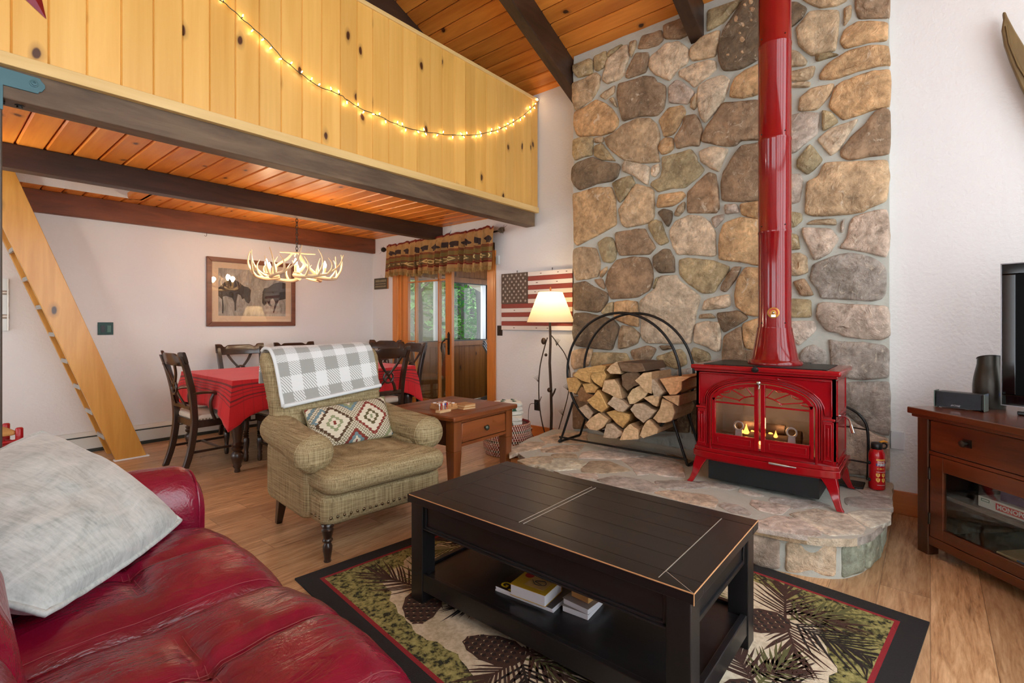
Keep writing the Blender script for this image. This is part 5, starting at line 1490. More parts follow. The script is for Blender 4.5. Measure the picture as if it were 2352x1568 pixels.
# doors
def door(q):
    nm = MB()
    x0, x1 = (0.006, AW - .004) if q > 0 else (-AW + .004, -.006)
    fr = .026
    zt = lambda x: AZ1 + .122 * math.sqrt(max(0, 1 - (x / (AW - .002)) ** 2))
    nm.bx(*sorted((q * .006, q * .030)), -.026, -.004, AZ0 - .0, zt(.02))
    xs_ = [q * (.006 + (AW - .012) * k / 16) for k in range(17)]
    vs = []; fs = []
    for x in xs_:
        t_ = zt(x); ins = .020 + .006 * (abs(x) / AW) ** 4
        for y in (-.022, -.004):
            vs += [(x, y, t_), (x * (1 - .03), y, max(t_ - ins, AZ0))]
    for k in range(16):
        a = k * 4; b_ = a + 4
        f4 = [(a, b_, b_ + 1, a + 1), (a + 2, a + 3, b_ + 3, b_ + 2), (a, a + 2, b_ + 2, b_), (a + 1, b_ + 1, b_ + 3, a + 3)]
        fs += f4
    nm.add(vs, fs)
    nm.bx(*sorted((q * (AW - .004), q * (AW - .026))), -.022, -.004, AZ0, AZ1 + .02)
    nm.bx(*sorted((q * .03, q * (AW - .02))), -.022, -.004, AZ0, AZ0 + .075)
    ring_rect(nm, *sorted((q * .05, q * (AW - .04))), AZ0 + .018, AZ0 + .058, .004, -.026, -.02)
    nm.bx(*sorted((q * .03, q * (AW - .02))), -.022, -.006, .522, .532)
    d = nm.build('door', M['enamel'], SV, bevel=.0015, smooth=40)
    m = MB(); m.bx(*sorted((q * .02, q * (AW - .012))), -.010, -.007, AZ0 + .06, AZ1 + .02)
    P = [(q * .02, AZ1 + .02)] + [(q * (.02 + (AW - .034) * k / 10), zt(.02 + (AW - .034) * k / 10) - .008) for k in range(11)] + [(q * (AW - .014), AZ1 + .02)]
    m.prism(P, -.010, -.007, 0, Matrix(((1, 0, 0, 0), (0, 0, 1, 0), (0, 1, 0, 0), (0, 0, 0, 1))))
    m.build('door_glass', M['stove_glass'], d, smooth=0)
    m = MB(); r = .0045
    def up(a, rr): return (q * rr * math.cos(a) * 1.0 + q * .0, -.018, .532 + rr * .44 * math.sin(a))
    m.tube([up(a, .12) for a in [PI / 2 - .25 - 1.1 * k / 8 for k in range(9)]] , r, 6)
    for a in (.35, .85, 1.25): m.tube([up(a, .12), up(a, .275)], r * .9, 6)
    for a0, a1 in ((.12, .45), (.45, .9), (.9, 1.3)):
        mid = (a0 + a1) / 2; m.tube(spline([up(a0, .272), up(mid, .225), up(a1, .272)], 6), r * .8, 6)
    m.build('fan_tracery', M['enamel'], d, smooth=60)
    return d
door(-1); door(1)
m = MB(); m.ball((0, -.045, .668), .014, 12, 8); m.tube([(0, -.03, .655), (0, -.05, .63)], .006, 8); m.tube([(0, -.02, .668), (0, -.045, .668)], .005, 8); m.build('door_latch', M['chrome'], SV, smooth=60)
# top slab, base skirt, ash lip
m = MB(); m.bx(-.412, .412, -.035, .47, Z1 + .0, Z1 + .03); m.build('top_plate', M['enamel'], SV, bevel=.010, seg=3, smooth=40)
m = MB(); m.bx(-.395, .395, -.015, .455, Z1 - .015, Z1 + .002); m.build('cornice', M['enamel'], SV, bevel=.005, smooth=40)
m = MB(); m.bx(-.34, .34, .0, .44, Z1 + .03, Z1 + .034); m.build('griddle_plate', M['iron'], SV, bevel=.002, smooth=0)
m = MB(); P = [(-.405, .0), (-.405, .45), (.405, .45), (.405, 0)] + [(.40 * math.cos(PI * k / 16), -.055 * math.sin(PI * k / 16)) for k in range(17)]
m.prism(P, Z0 - .035, Z0 + .005); m.prism([(x * .985, y * .8 + .004) for x, y in P], Z0 + .005, Z0 + .028); m.prism([(x * .97, y * .6 + .01) for x, y in P], Z0 - .05, Z0 - .035)
m.build('base_skirt', M['enamel'], SV, bevel=.006, seg=3, smooth=40)
m = MB(); m.tube([(.06, -.066, Z0 + .008), (.15, -.064, Z0 + .005), (.165, -.062, Z0 + .004)], [.008, .008, .005], 10); m.tube([(.155, -.062, Z0 + .004), (.20, -.055, Z0 + .002)], .005, 8); m.build('air_lever', M['chrome'], SV, smooth=60)
for qx in (-1, 1):
    for y in (.015, .40):
        m = MB(); s_ = -1 if y < .1 else 1
        P = [(qx * .345, y, Z0 - .03), (qx * .372, y + s_ * .015, .11), (qx * .385, y + s_ * .03, .06), (qx * .40, y + s_ * .05, .02), (qx * .412, y + s_ * .058, .0)]
        W_ = [.046, .032, .022, .018, .020]
        vs = []; 
        for p, w2 in zip(P, W_):
            for dx, dy in ((-1, -1), (1, -1), (1, 1), (-1, 1)): vs.append((p[0] + dx * w2 * .9, p[1] + dy * w2 * .6, p[2]))
        fs = [tuple(range(4)), tuple(range(16, 20))[::-1]] + [(i * 4 + k, (i + 1) * 4 + k, (i + 1) * 4 + (k + 1) % 4, i * 4 + (k + 1) % 4) for i in range(4) for k in range(4)]
        m.add(vs, fs); m.build('leg', M['enamel'], SV, bevel=.004, smooth=40)
MB().bx(-.32, .30, .03, .40, .02, .16).build('ash_pan', M['iron'], SV, bevel=.004, smooth=0)
m = MB(); m.tube([(.31, .05, .13), (.335, .03, .12), (.345, .02, .10)], .006, 8); m.tube([(.345, .02, .10), (.372, .0, .065)], .0095, 8); m.build('pan_handle', M['black_metal'], SV, smooth=60)
m = MB(); m.tube([(.385, .10, .50), (.42, .09, .50), (.44, .07, .485), (.452, .045, .45)], .006, 8); m.tube([(.448, .052, .46), (.462, .03, .42)], .009, 8); m.tube([(.384, .10, .50), (.39, .10, .50)], .018, 12); m.build('side_handle', M['chrome'], SV, smooth=60)
m = MB(); ring_rect(m, 0, 0.001, 0, 0.001, .0002, 0, .001)
m = MB()
for y0, y1, z0, z1 in ((.04, .40, .50, .70), (.04, .40, .24, .47)):
    for a, b_, c, d in ((y0, y1, z0, z0 + .006), (y0, y1, z1 - .006, z1), (y0, y0 + .006, z0, z1), (y1 - .006, y1, z0, z1)): m.bx(.384, .389, a, b_, c, d)
m.build('side_panel_moulding', M['enamel'], SV, smooth=0)
m = MB(); m.lathe([(.015, 0), (.018, .005), (.018, .014), (.01, .018)], 14, 0, frame((-.02, -.036, Z1 + .016), (1, 0, 0), (0, 0, 1))); m.tube([(-.03, -.05, Z1 + .018), (.0, -.055, Z1 + .012)], .006, 8); m.build('lid_knob', M['black_metal'], SV, smooth=60)
# fire: andirons, logs, flames
M['flame'] = emit('flame', (1, .30, .05, 1), 5); M['ember'] = emit('ember', (1, .35, .08, 1), 5); M['char'] = plain('charred_log', sr(66, 52, 42), .9, var=.4, vs=12, bump=.6, bs=20)
M['ash_steel'] = plain('pale_steel', sr(214, 210, 204), .4, .4)
for x in (-.135, .16):
    m = MB(); m.taper(x - .018, x + .018, .032, .044, Z0 + .06, Z0 + .155, 1.3); m.tube([(x + .026 * math.cos(2 * PI * k / 20), .038, Z0 + .182 + .026 * math.sin(2 * PI * k / 20)) for k in range(20)], .006, 8, closed=True)
    m.build('andiron', M['ash_steel'], SV, smooth=50)
for k, (x0, x1, y, z, r) in enumerate(((-.19, .12, .15, Z0 + .10, .035), (-.15, .18, .22, Z0 + .12, .04), (-.17, .10, .17, Z0 + .165, .03))):
    m = MB(); m.tube([(x0 + (x1 - x0) * i / 5, y + noise.noise(Vector((i, k, 0))) * .02, z + noise.noise(Vector((i, k, 4))) * .01) for i in range(6)], r, 10); m.build('burning_log', M['char'], SV, smooth=50)
for k, (x, s_) in enumerate(((-.115, .06), (-.085, .045), (-.14, .035), (.02, .05), (.055, .04), (-.03, .03))):
    m = MB(); m.lathe([(s_ * .28, 0), (s_ * .30, s_ * .2), (s_ * .17, s_ * .5), (s_ * .07, s_ * .8), (.001, s_ * 1.05)], 9, 0, Matrix.Translation((x, .13 + .03 * (k % 2), Z0 + .12))); m.build('flame', M['flame'], SV, smooth=60)
m = MB()
for k in range(14): x = -.17 + .3 * k / 13; m.ball((x, .12 + .02 * (k % 3), Z0 + .075), .012, 6, 4)
m.build('embers', M['ember'], SV, smooth=60)
# flue pipe
FP = thing('stove_pipe', 'tall glossy red stove pipe rising from the stove in front of the chimney', 'stove pipe', (3.50, .758, HZ + Z1 + .034))
zt = roofz(3.5) + .02 - (HZ + Z1 + .034)
MB().lathe([(.155, 0), (.158, .012), (.150, .024), (.146, .03)], 48).build('collar', M['pipe_red'], FP, smooth=50)
MB().lathe([(.140, .024), (.134, .035), (.118, .12), (.104, .2), (.099, .232)], 48, cap=False).build('flared_base', M['pipe_red'], FP, smooth=60)
joints = [.235, .58 - .0, 1.02, 1.60, 2.18]
z = .232
lv = [.232, .84, 1.42, 2.02, zt]
for i in range(4):
    z0, z1 = lv[i], lv[i + 1]
    m = MB(); m.lathe([(.0955, z0), (.0955, z0 + .004), (.0945, z0 + .008), (.0945, z1 - .016), (.0968, z1 - .012), (.0968, z1)], 48, cap=False)
    sct = m.build('pipe_section', M['pipe_red'], FP, smooth=50)
    s_ = MB()
    for w in (2.5, 4.0, 5.6, .9):
        s_.ball((.097 * math.cos(w), .097 * math.sin(w), z0 + .03), .004, 8, 6)
    s_.build('rivets', M['black_metal'], sct, smooth=60)
gz = 1.309 - FP.location.z
ga = math.atan2(-.758, -3.5) + .05
gd = Vector((math.cos(PI + YAW - .55), math.sin(PI + YAW - .55), 0))
G = thing('thermometer', 'round brass flue thermometer stuck on the red stove pipe', 'thermometer', (3.50 + gd.x * .0955, .758 + gd.y * .0955, 1.309))
Mg = frame((0, 0, 0), (-gd.y, gd.x, 0), (0, 0, 1))
if (Mg.to_3x3() @ Vector((0, 0, 1))).dot(gd) < 0: Mg = frame((0, 0, 0), (gd.y, -gd.x, 0), (0, 0, 1))
MB().lathe([(.034, 0), (.034, .005), (.031, .007)], 28, 0, Mg).build('dial', plain('dial_brass', sr(190, 140, 60), .35, .5), G, smooth=50)
m = MB(); m.tube([tuple(Mg @ Vector((.022 * math.cos(w), .022 * math.sin(w), .0075))) for w in [-.5 + 4.1 * k / 16 for k in range(17)]], .005, 6, flat=.3); m.build('dial_scale', plain('dial_red', sr(176, 60, 30), .4), G, smooth=60)
m = MB(); m.ball(Mg @ Vector((0, 0, .009)), .008, 10, 6); m.bx(-.012, .012, -.026, -.012, .006, .009, 0, Mg); m.build('dial_hub', M['chrome'], G, smooth=60)
# ================================================================ wire screen, shovel, extinguisher
FS = thing('fire_screen', 'black arched iron fire screen leaning against the chimney behind the stove', 'fire screen', (3.95, .48, HZ))
m = MB(); m.tube(spline([(0, -.17, .01), (0.02, -.17, .30), (.03, -.14, .40), (.04, -.06, .46), (.045, .1, .49), (.04, .25, .46)], 5), .008, 8); m.build('frame', M['black_metal'], FS, smooth=60)
m = MB(); m.tube([(.02, -.17, .33), (.02, .25, .36)], .005, 6); m.tube([(.0, -.17, .12), (.0, .25, .14)], .005, 6); m.build('cross_rod', M['black_metal'], FS, smooth=60)
SHV = thing('ash_shovel', 'flat black ash shovel lying on the hearth behind the stove leg', 'shovel', (3.80, .385, HZ + .004))
MB().bx(-.07, .07, -.07, .09, 0, .012).build('pan', M['black_metal'], SHV, bevel=.004, smooth=0)
m = MB(); m.tube([(0, .08, .01), (-.02, .26, .02)], .007, 8); m.build('handle', M['black_metal'], SHV, smooth=60)
EX = thing('fire_extinguisher', 'small red fire extinguisher with a black cap and yellow clip on the hearth', 'fire extinguisher', (3.83, .255, HZ), 0)
M['ext_red'] = plain('extinguisher_red', sr(196, 18, 28), .25, Coat_Weight=.4)
MB().lathe([(.040, 0), (.0435, .006), (.0435, .205), (.040, .226), (.030, .243), (.027, .246)], 32).build('cylinder', M['ext_red'], EX, smooth=50)
MB().lathe([(.028, .244), (.030, .248), (.030, .276), (.024, .284), (.010, .286)], 28).build('cap', M['black_plastic'], EX, smooth=50)
fd = Vector((-CC, -SS, 0)); rt = Vector((SS, -CC, 0))
m = MB(); c_ = fd * .0
m.tube([c_ + rt * .02 + Vector((0, 0, .286)), c_ + rt * .045 + Vector((0, 0, .292)), c_ + rt * .062 + Vector((0, 0, .286))], [.008, .010, .009], 8, flat=.6); m.build('clip', plain('clip_yellow', sr(232, 168, 30), .4), EX, smooth=60)
m = MB(); m.tube([rt * (.045 + .018 * math.cos(w)) + Vector((0, 0, .262 + .017 * math.sin(w))) for w in [2 * PI * k / 16 for k in range(16)]], .005, 6, closed=True); m.build('trigger', M['black_plastic'], EX, smooth=60)
m = MB()
for z in (.16, .055):
    for q in (-1, 1): m.ball(rt * q * .046 + Vector((0, 0, z)), .011, 8, 6)
m.build('bracket_lug', M['black_plastic'], EX, smooth=60)
def wrap(mb, R, Mbase=None):                               # bend a flat label (x, z) onto a cylinder facing the camera
    a0 = math.atan2(fd.y, fd.x)
    out = []
    for p in mb.v:
        w = a0 + p.x / R; out.append(Vector((math.cos(w) * (R + p.y), math.sin(w) * (R + p.y), p.z)))
    mb.v = out; return mb
FT = lambda x, z: Matrix(((1, 0, 0, x), (0, 0, 1, .0), (0, 1, 0, z), (0, 0, 0, 1)))
def label(txt, size, z, mt, x=0, sx=1.0, bold=0.0, nm='label_text'):
    m = MB(); m.text(txt, size, FT(x, z), 0, .0003, sx, bold); wrap(m, .0440); return m.build(nm, mt, EX, smooth=0)
def bar_(x0, x1, z0, z1, mt, nm='label_band'):
    m = MB(); n = 10
    for k in range(n): m.bx(x0 + (x1 - x0) * k / n, x0 + (x1 - x0) * (k + 1) / n, 0, .0003, z0, z1)
    wrap(m, .0438); return m.build(nm, mt, EX, smooth=0)
M['label_yellow'] = plain('label_yellow', sr(236, 190, 90), .5); M['label_navy'] = plain('label_navy', sr(70, 60, 130), .5)
bar_(-.030, .024, .181, .190, M['label_yellow'])
label('FIREAID', .012, .172, M['white_ink'], -.003, 1.0, .0004)
bar_(-.031, .026, .147, .163, M['label_navy'])
label('FIRE', .024, .155, M['white_ink'], -.003, 1.0, .0008)
label('4 IN 1', .016, .131, M['label_yellow'], -.006, 1.0, .0006)
bar_(-.030, .020, .110, .1125, M['white_ink'])
for x in (-.021, .009):
    for z in (.090, .060):
        m = MB(); m.prism([(x - .011, z + .011), (x, z + .014), (x + .011, z + .011), (x + .010, z - .004), (x, z - .013), (x - .010, z - .004)], 0, .0004, 0, Matrix(((1, 0, 0, 0), (0, 0, 1, 0), (0, 1, 0, 0), (0, 0, 0, 1)))); wrap(m, .0438); m.build('label_shield', M['label_yellow'], EX, smooth=0)
bar_(-.026, .020, .030, .032, M['white_ink'])
M['white_plate'] = plain('white_plastic', sr(206, 212, 216), .4)
o = MB().bx(-.012, .012, -.035, .035, -.06, .06).build('outlet_box', M['white_plate'], bevel=.004, smooth=0, loc=(XR - .012, .165, .48)); tag(o, 'white plastic outlet box on the wall at the right edge of the chimney', 'outlet')
# ================================================================ dining table
TB = thing('dining_table', 'dark turned leg dining table under the red striped cloth', 'table', (2.60, 4.99, 0))
M['dark_wood'] = wood('dark_dining_wood', sr(26, 17, 13), sr(64, 42, 30), 2, 9, .28, 0, coat=.4)
MB().bx(-.93, .93, -.60, .60, .735, .762).build('table_top', M['dark_wood'], TB, bevel=.006, smooth=0)
m = MB()
for a in ((-.88, .88, -.565, -.545), (-.88, .88, .545, .565), (-.885, -.865, -.56, .56), (.865, .885, -.56, .56)): m.bx(*a, .65, .735)
m.build('apron', M['dark_wood'], TB, smooth=0)
LP_ = [(.022, 0), (.024, .01), (.020, .03), (.034, .05), (.030, .065), (.038, .09), (.047, .12), (.050, .145), (.038, .165), (.030, .175), (.044, .19), (.046, .205), (.036, .215), (.046, .232), (.030, .25), (.038, .30), (.050, .36), (.054, .43), (.050, .47), (.034, .49), (.046, .505), (.040, .52), (.048, .535), (.040, .55), (.048, .565), (.040, .58), (.048, .595), (.040, .61), (.050, .63), (.050, .735)]
for qx in (-1, 1):
    for qy in (-1, 1): MB().lathe(LP_, 22, 0, Matrix.Translation((qx * .885, qy * .555, 0))).build('leg', M['dark_wood'], TB, smooth=50)
def cloth_mat():
    t = NT('red_striped_cloth'); a = t.attr('puv').outputs['Vector']; xyz = t.n('SeparateXYZ', {0: a}); v = xyz.outputs[1]
    fine = t.math('LESS_THAN', t.math('FRACT', t.math('MULTIPLY', xyz.outputs[0], 13.0)), .12)
    band = t.ramp(v, [(0, (0, 0, 0)), (.10, (1, 1, 1)), (.15, (0, 0, 0)), (.22, (1, 1, 1)), (.25, (0, 0, 0)), (.30, (.6, .6, .6)), (.33, (0, 0, 0)), (.40, (1, 1, 1)), (.44, (0, 0, 0)), (.5, (.7, .7, .7)), (.53, (0, 0, 0))], True)
    tp = t.math('LESS_THAN', v, .001)
    f = t.math('MULTIPLY', t.math('MAXIMUM', band, t.math('MULTIPLY', fine, .25)), t.math('SUBTRACT', 1.0, tp))
    c = t.mix(t.math('MULTIPLY', f, .8), t.mix(t.noise(t.coord(), 5, 3), sr(190, 10, 20), sr(214, 22, 30)), sr(74, 22, 22))
    return t.done(c, .8, 0, t.bump(t.noise(t.coord(), 190, 2), .3, .003), Sheen_Weight=.15)
M['cloth'] = cloth_mat()
hx, hy, rad = .945, .615, .03
loop = []
def cl_edge():
    L = []
    def seg(p, q, n):
        for k in range(n): L.append((p[0] + (q[0] - p[0]) * k / n, p[1] + (q[1] - p[1]) * k / n))
    seg((-hx, -hy), (hx, -hy), 50); seg((hx, -hy), (hx, hy), 34); seg((hx, hy), (-hx, hy), 50); seg((-hx, hy), (-hx, -hy), 34)
    return L
ed = cl_edge(); n = len(ed); m = MB()
ctop = [Vector((x, y, .770)) for x, y in ed]
rows = 12; vs = []; uv = []
per = 0
for r in range(rows + 1):
    q = r / rows
    for k, (x, y) in enumerate(ed):
        cd = math.hypot(hx - abs(x), hy - abs(y))             # distance to the nearest corner
        drop = .255 + .15 * math.exp(-cd / .09)
        ox, oy = (1 if abs(abs(x) - hx) < 1e-6 else 0) * math.copysign(1, x), (1 if abs(abs(y) - hy) < 1e-6 else 0) * math.copysign(1, y)
        L = math.hypot(ox, oy) or 1
        wv = math.sin((x * 1.0 + y * 1.3) * 19) * .014 + noise.noise(Vector((x * 5, y * 5, 3))) * .02
        fl = (.012 + .025 * q + (wv + .05 * math.exp(-cd / .06)) * q) * min(1, q * 3 + .1)
        z = .770 - drop * q
        vs.append((x + ox / L * fl, y + oy / L * fl, z if r else .770)); uv.append((x + y * .7, q + .002 if r else 0.0, 0))
fs = [(r * n + k, (r + 1) * n + k, (r + 1) * n + (k + 1) % n, r * n + (k + 1) % n) for r in range(rows) for k in range(n)]
b0 = m.add(vs, [f[::-1] for f in fs], 0, None, uv)
m.f.append(tuple(b0 + k for k in range(n))); m.mi.append(0); m.fc.append((1, 1, 1, 1))
cl = m.build('tablecloth', M['cloth'], smooth=60, loc=(2.60, 4.99, 0)); tag(cl, 'bright red tablecloth with dark stripes draped over the dining table', 'tablecloth')
sdm = cl.modifiers.new('thickness', 'SOLIDIFY'); sdm.thickness = .002; sdm.offset = 1
# ================================================================ dining chairs
M['seat_linen'] = plain('cream_seat_linen', sr(206, 194, 176), .85, bump=.3, bs=140)
M['gold_rub'] = plain('worn_gold_edge', sr(140, 96, 48), .45, .2)
def chair(label, x, y, rz_):
    c = thing('dining_chair', label, 'chair', (x, y, 0), rz_, 'dining chairs with crossed backs')
    for q in (-1, 1):                                        # sabre back legs running up into the posts
        P = [(q * .205, -.285, 0), (q * .205, -.235, .16), (q * .205, -.205, .36), (q * .205, -.205, .50), (q * .212, -.225, .68), (q * .222, -.265, .86), (q * .225, -.30, .97)]
        m = MB(); S_ = spline(P, 4); vs = []
        for i, p in enumerate(S_):
            w2 = .018 + .005 * math.sin(PI * min(1, i / len(S_))); d2 = .024
            for dx, dy in ((-1, -1), (1, -1), (1, 1), (-1, 1)): vs.append((p.x + dx * w2, p.y + dy * d2, p.z))
        N_ = len(S_); fs = [tuple(range(4))[::-1], tuple(range(4 * N_ - 4, 4 * N_))] + [(i * 4 + k, i * 4 + (k + 1) % 4, i * 4 + 4 + (k + 1) % 4, i * 4 + 4 + k) for i in range(N_ - 1) for k in range(4)]
        m.add(vs, fs); m.build('leg', M['dark_wood'], c, bevel=.005, smooth=40)
        prof = [(.013, 0), (.019, .012), (.020, .05), (.016, .065), (.021, .08), (.016, .09), (.02, .12), (.026, .17), (.025, .2), (.017, .215), (.024, .225), (.018, .235), (.024, .245), (.018, .255), (.024, .265), (.018, .275), (.024, .29), (.024, .40)]
        MB().lathe(prof, 16, 0, Matrix.Translation((q * .205, .215, 0))).build('leg', M['dark_wood'], c, smooth=50)
        m = MB(); m.bx(*sorted((q * .215, q * .197)), -.22, .20, .155, .175); m.build('stretcher', M['dark_wood'], c, bevel=.003, smooth=0)
    MB().bx(-.20, .20, -.01, .01, .157, .175).build('stretcher', M['dark_wood'], c, bevel=.003, smooth=0)
    m = MB(); m.prism([(-.235, .245), (.235, .245), (.225, -.20), (-.225, -.20)], .365, .425); m.build('seat_frame', M['dark_wood'], c, bevel=.006, smooth=0)
    m = MB(); rbox(m, -.225, .225, -.19, .24, .42, .475, .03, puff=.014); m.build('seat', M['seat_linen'], c, smooth=60)
    m = MB()
    for k in range(17):
        t_ = -.215 + .43 * k / 16; m.ball((t_, .243, .434), .006, 6, 4); m.ball((-.227, -.17 + .4 * k / 16, .434), .006, 6, 4); m.ball((.227, -.17 + .4 * k / 16, .434), .006, 6, 4)
    m.build('nailhead_trim', M['brass'], c, smooth=60)
    m = MB()                                                 # curved crest rail with ears
    def cr(u, v):
        x = -.255 + .51 * u; bow = .035 * (1 - (2 * u - 1) ** 2)
        e = abs(2 * u - 1)
        zt_ = .995 - .022 * math.exp(-((e - .62) / .10) ** 2) * 1.0 + (.012 if e > .72 else 0) - .0 * e
        zb_ = .885 - .0 + .03 * math.exp(-((e) / .35) ** 2) * 0 + .025 * max(0, (e - .8) / .2)
        w = 2 * PI * v; cz, cy = math.cos(w), math.sin(w)
        zc = (zt_ + zb_) / 2; hz = (zt_ - zb_) / 2
        z = zc + hz * (abs(cz) ** .3) * (1 if cz > 0 else -1); yy = .013 * (abs(cy) ** .5) * (1 if cy > 0 else -1)
        return (x, -.262 - bow - (z - .88) * .28 + yy, z)
    m.grid(cr, 30, 12, cv=True, flip=True)
    for uu in (0, 1):
        P = [cr(uu, k / 12) for k in range(12)]; m.add(P, [tuple(range(12)) if uu else tuple(range(12))[::-1]])
    m.build('crest_rail', M['dark_wood'], c, smooth=50)
    m = MB()
    yb = lambda z: -.215 - max(0, z - .5) * .17 - .03
    m.bx(-.19, .19, -.235, -.205, .52, .555)
    m.build('lower_rail', M['dark_wood'], c, bevel=.004, smooth=0)
    m = MB()
    for q in (-1, 1):
        S_ = spline([(q * .115, yb(.55) + .02, .545), (q * .07, yb(.63), .63), (q * -.01, yb(.72), .725), (q * -.085, yb(.82), .82), (q * -.13, yb(.9) - .01, .90)], 6)
        vs = []
        for p in S_:
            for dx, dy in ((-.015, -.008), (.015, -.008), (.015, .008), (-.015, .008)): vs.append((p.x + dx, p.y + dy, p.z))
        N_ = len(S_); m.add(vs, [tuple(range(4))[::-1], tuple(range(4 * N_ - 4, 4 * N_))] + [(i * 4 + k, i * 4 + (k + 1) % 4, i * 4 + 4 + (k + 1) % 4, i * 4 + 4 + k) for i in range(N_ - 1) for k in range(4)])
    m.build('crossed_splat', M['dark_wood'], c, bevel=.003, smooth=40)
    m = MB(); m.tube([(.055 * math.cos(2 * PI * k / 24), yb(.70) - .004, .70 + .055 * math.sin(2 * PI * k / 24)) for k in range(24)], .010, 8, closed=True); m.build('ring', M['dark_wood'], c, smooth=60)
    return c
def chair_arms(c):
    for q in (-1, 1):
        m = MB(); m.tube(spline([(q * .215, -.225, .655), (q * .25, -.15, .662), (q * .256, -.09, .658), (q * .25, -.05, .645)], 5), .017, 8, flat=.7); m.build('arm', M['dark_wood'], c, smooth=60)
        m = MB(); m.tube(spline([(q * .25, -.07, .645), (q * .242, -.09, .58), (q * .23, -.08, .50), (q * .222, -.05, .42)], 5), .014, 8); m.build('arm_post', M['dark_wood'], c, smooth=60)
c0 = chair('dark dining chair at the left end of the red table nearest the ladder', 1.68, 4.92, -PI / 2 + .03)
for lab, x, y, r in (('dark dining chair on the wall side of the red table below the moose picture', 2.36, 5.76, PI - .04), ('dark dining chair on the wall side mostly hidden behind the plaid throw', 3.02, 5.77, PI + .03), ('dark dining chair tucked under the near side of the red table behind the armchair', 2.20, 4.44, .02), ('dark dining chair in front of the red table just right of the plaid throw', 3.04, 4.44, -.04), ('dark dining chair at the right end of the red table before the glass door', 3.66, 4.92, PI / 2 + .05), ('spare dark dining chair in the corner left of the doorway curtain', 3.90, 5.70, PI / 2 + .35)):
    dup(c0, (x, y, 0), r, lab)
chair_arms(c0)
# ================================================================ antler chandelier
M['antler'] = plain('antler_bone', sr(220, 194, 152), .45, var=.3, vs=7, bump=.15, bs=30); M['candle'] = plain('candle_sleeve', sr(226, 204, 160), .6); M['bulb'] = emit('candle_bulb', (1, .82, .55, 1), 55)
CHX, CHY, CHZ = 2.51, 5.0, 1.70
CH = thing('chandelier', 'deer antler chandelier with six lit candle bulbs hanging over the red table', 'chandelier', (CHX, CHY, CHZ))
def horn(P, r0, r1, nm='antler'):
    S_ = spline(P, 6); n_ = len(S_); return S_, [r0 + (r1 - r0) * (i / (n_ - 1)) ** .8 for i in range(n_)]
for k in range(6):
    a = k * PI / 3 + .3; m = MB()
    pt = lambda w, r, z: (r * math.cos(w), r * math.sin(w), z)
    S_, R_ = horn([pt(a - .35, .20, .02), pt(a - .1, .30, -.0), pt(a + .25, .37, .01), pt(a + .55, .41, .04), pt(a + .8, .46, .13), pt(a + .9, .485, .24 + .04 * (k % 2))], .024, .005); m.tube(S_, R_, 8)
    for w0, r0, z0, h_, out in ((.0, .325, .0, .19, .06), (.28, .375, .012, .25, .07), (.52, .405, .03, .16, .05), (-.2, .255, .01, .13, -.03)):
        S_, R_ = horn([pt(a + w0, r0, z0), pt(a + w0 + .04, r0 + out * .8, z0 + h_ * .35), pt(a + w0 + .02, r0 + out, z0 + h_ * .7), pt(a + w0 - .06, r0 + out * .8, z0 + h_)], .014, .003); m.tube(S_, R_, 7)
    m.build('antler', M['antler'], CH, smooth=60)
for k in range(3):
    a = k * 2 * PI / 3 + .1; m = MB(); pt = lambda w, r, z: (r * math.cos(w), r * math.sin(w), z)
    S_, R_ = horn([pt(a, .26, .03), pt(a + .3, .20, .12), pt(a + .5, .09, .2), pt(a + .4, .03, .26), pt(a + 3.3, .10, .255), pt(a + 3.2, .19, .25)], .019, .005); m.tube(S_, R_, 8); m.build('antler', M['antler'], CH, smooth=60)
for k in range(6):
    a = k * PI / 3 + .02; p = Vector((.31 * math.cos(a), .31 * math.sin(a), .03))
    m = MB(); m.lathe([(.022, 0), (.024, .006), (.013, .012), (.013, .075), (.012, .078)], 12, 0, Matrix.Translation(p)); cnd = m.build('candle', M['candle'], CH, smooth=50)
    m = MB(); m.lathe([(.006, 0), (.015, .014), (.017, .026), (.010, .046), (.002, .066)], 12, 0, Matrix.Translation(p + Vector((0, 0, .078)))); m.build('flame_bulb', M['bulb'], cnd, smooth=60)
m = MB(); z = .255; k = 0
while CHZ + z < ZL - .03:
    ax = (1, 0) if k % 2 else (0, 1)
    m.tube([(ax[0] * .011 * math.cos(w), ax[1] * .011 * math.cos(w), z + .018 + .024 * math.sin(w)) for w in [2 * PI * i / 12 for i in range(12)]], .0032, 5, closed=True); z += .036; k += 1
m.build('chain', M['black_metal'], CH, smooth=60)
m = MB(); m.lathe([(.055, ZL - CHZ - .02), (.06, ZL - CHZ - .008), (.06, ZL - CHZ)], 24); m.build('canopy', M['black_metal'], CH, smooth=50)
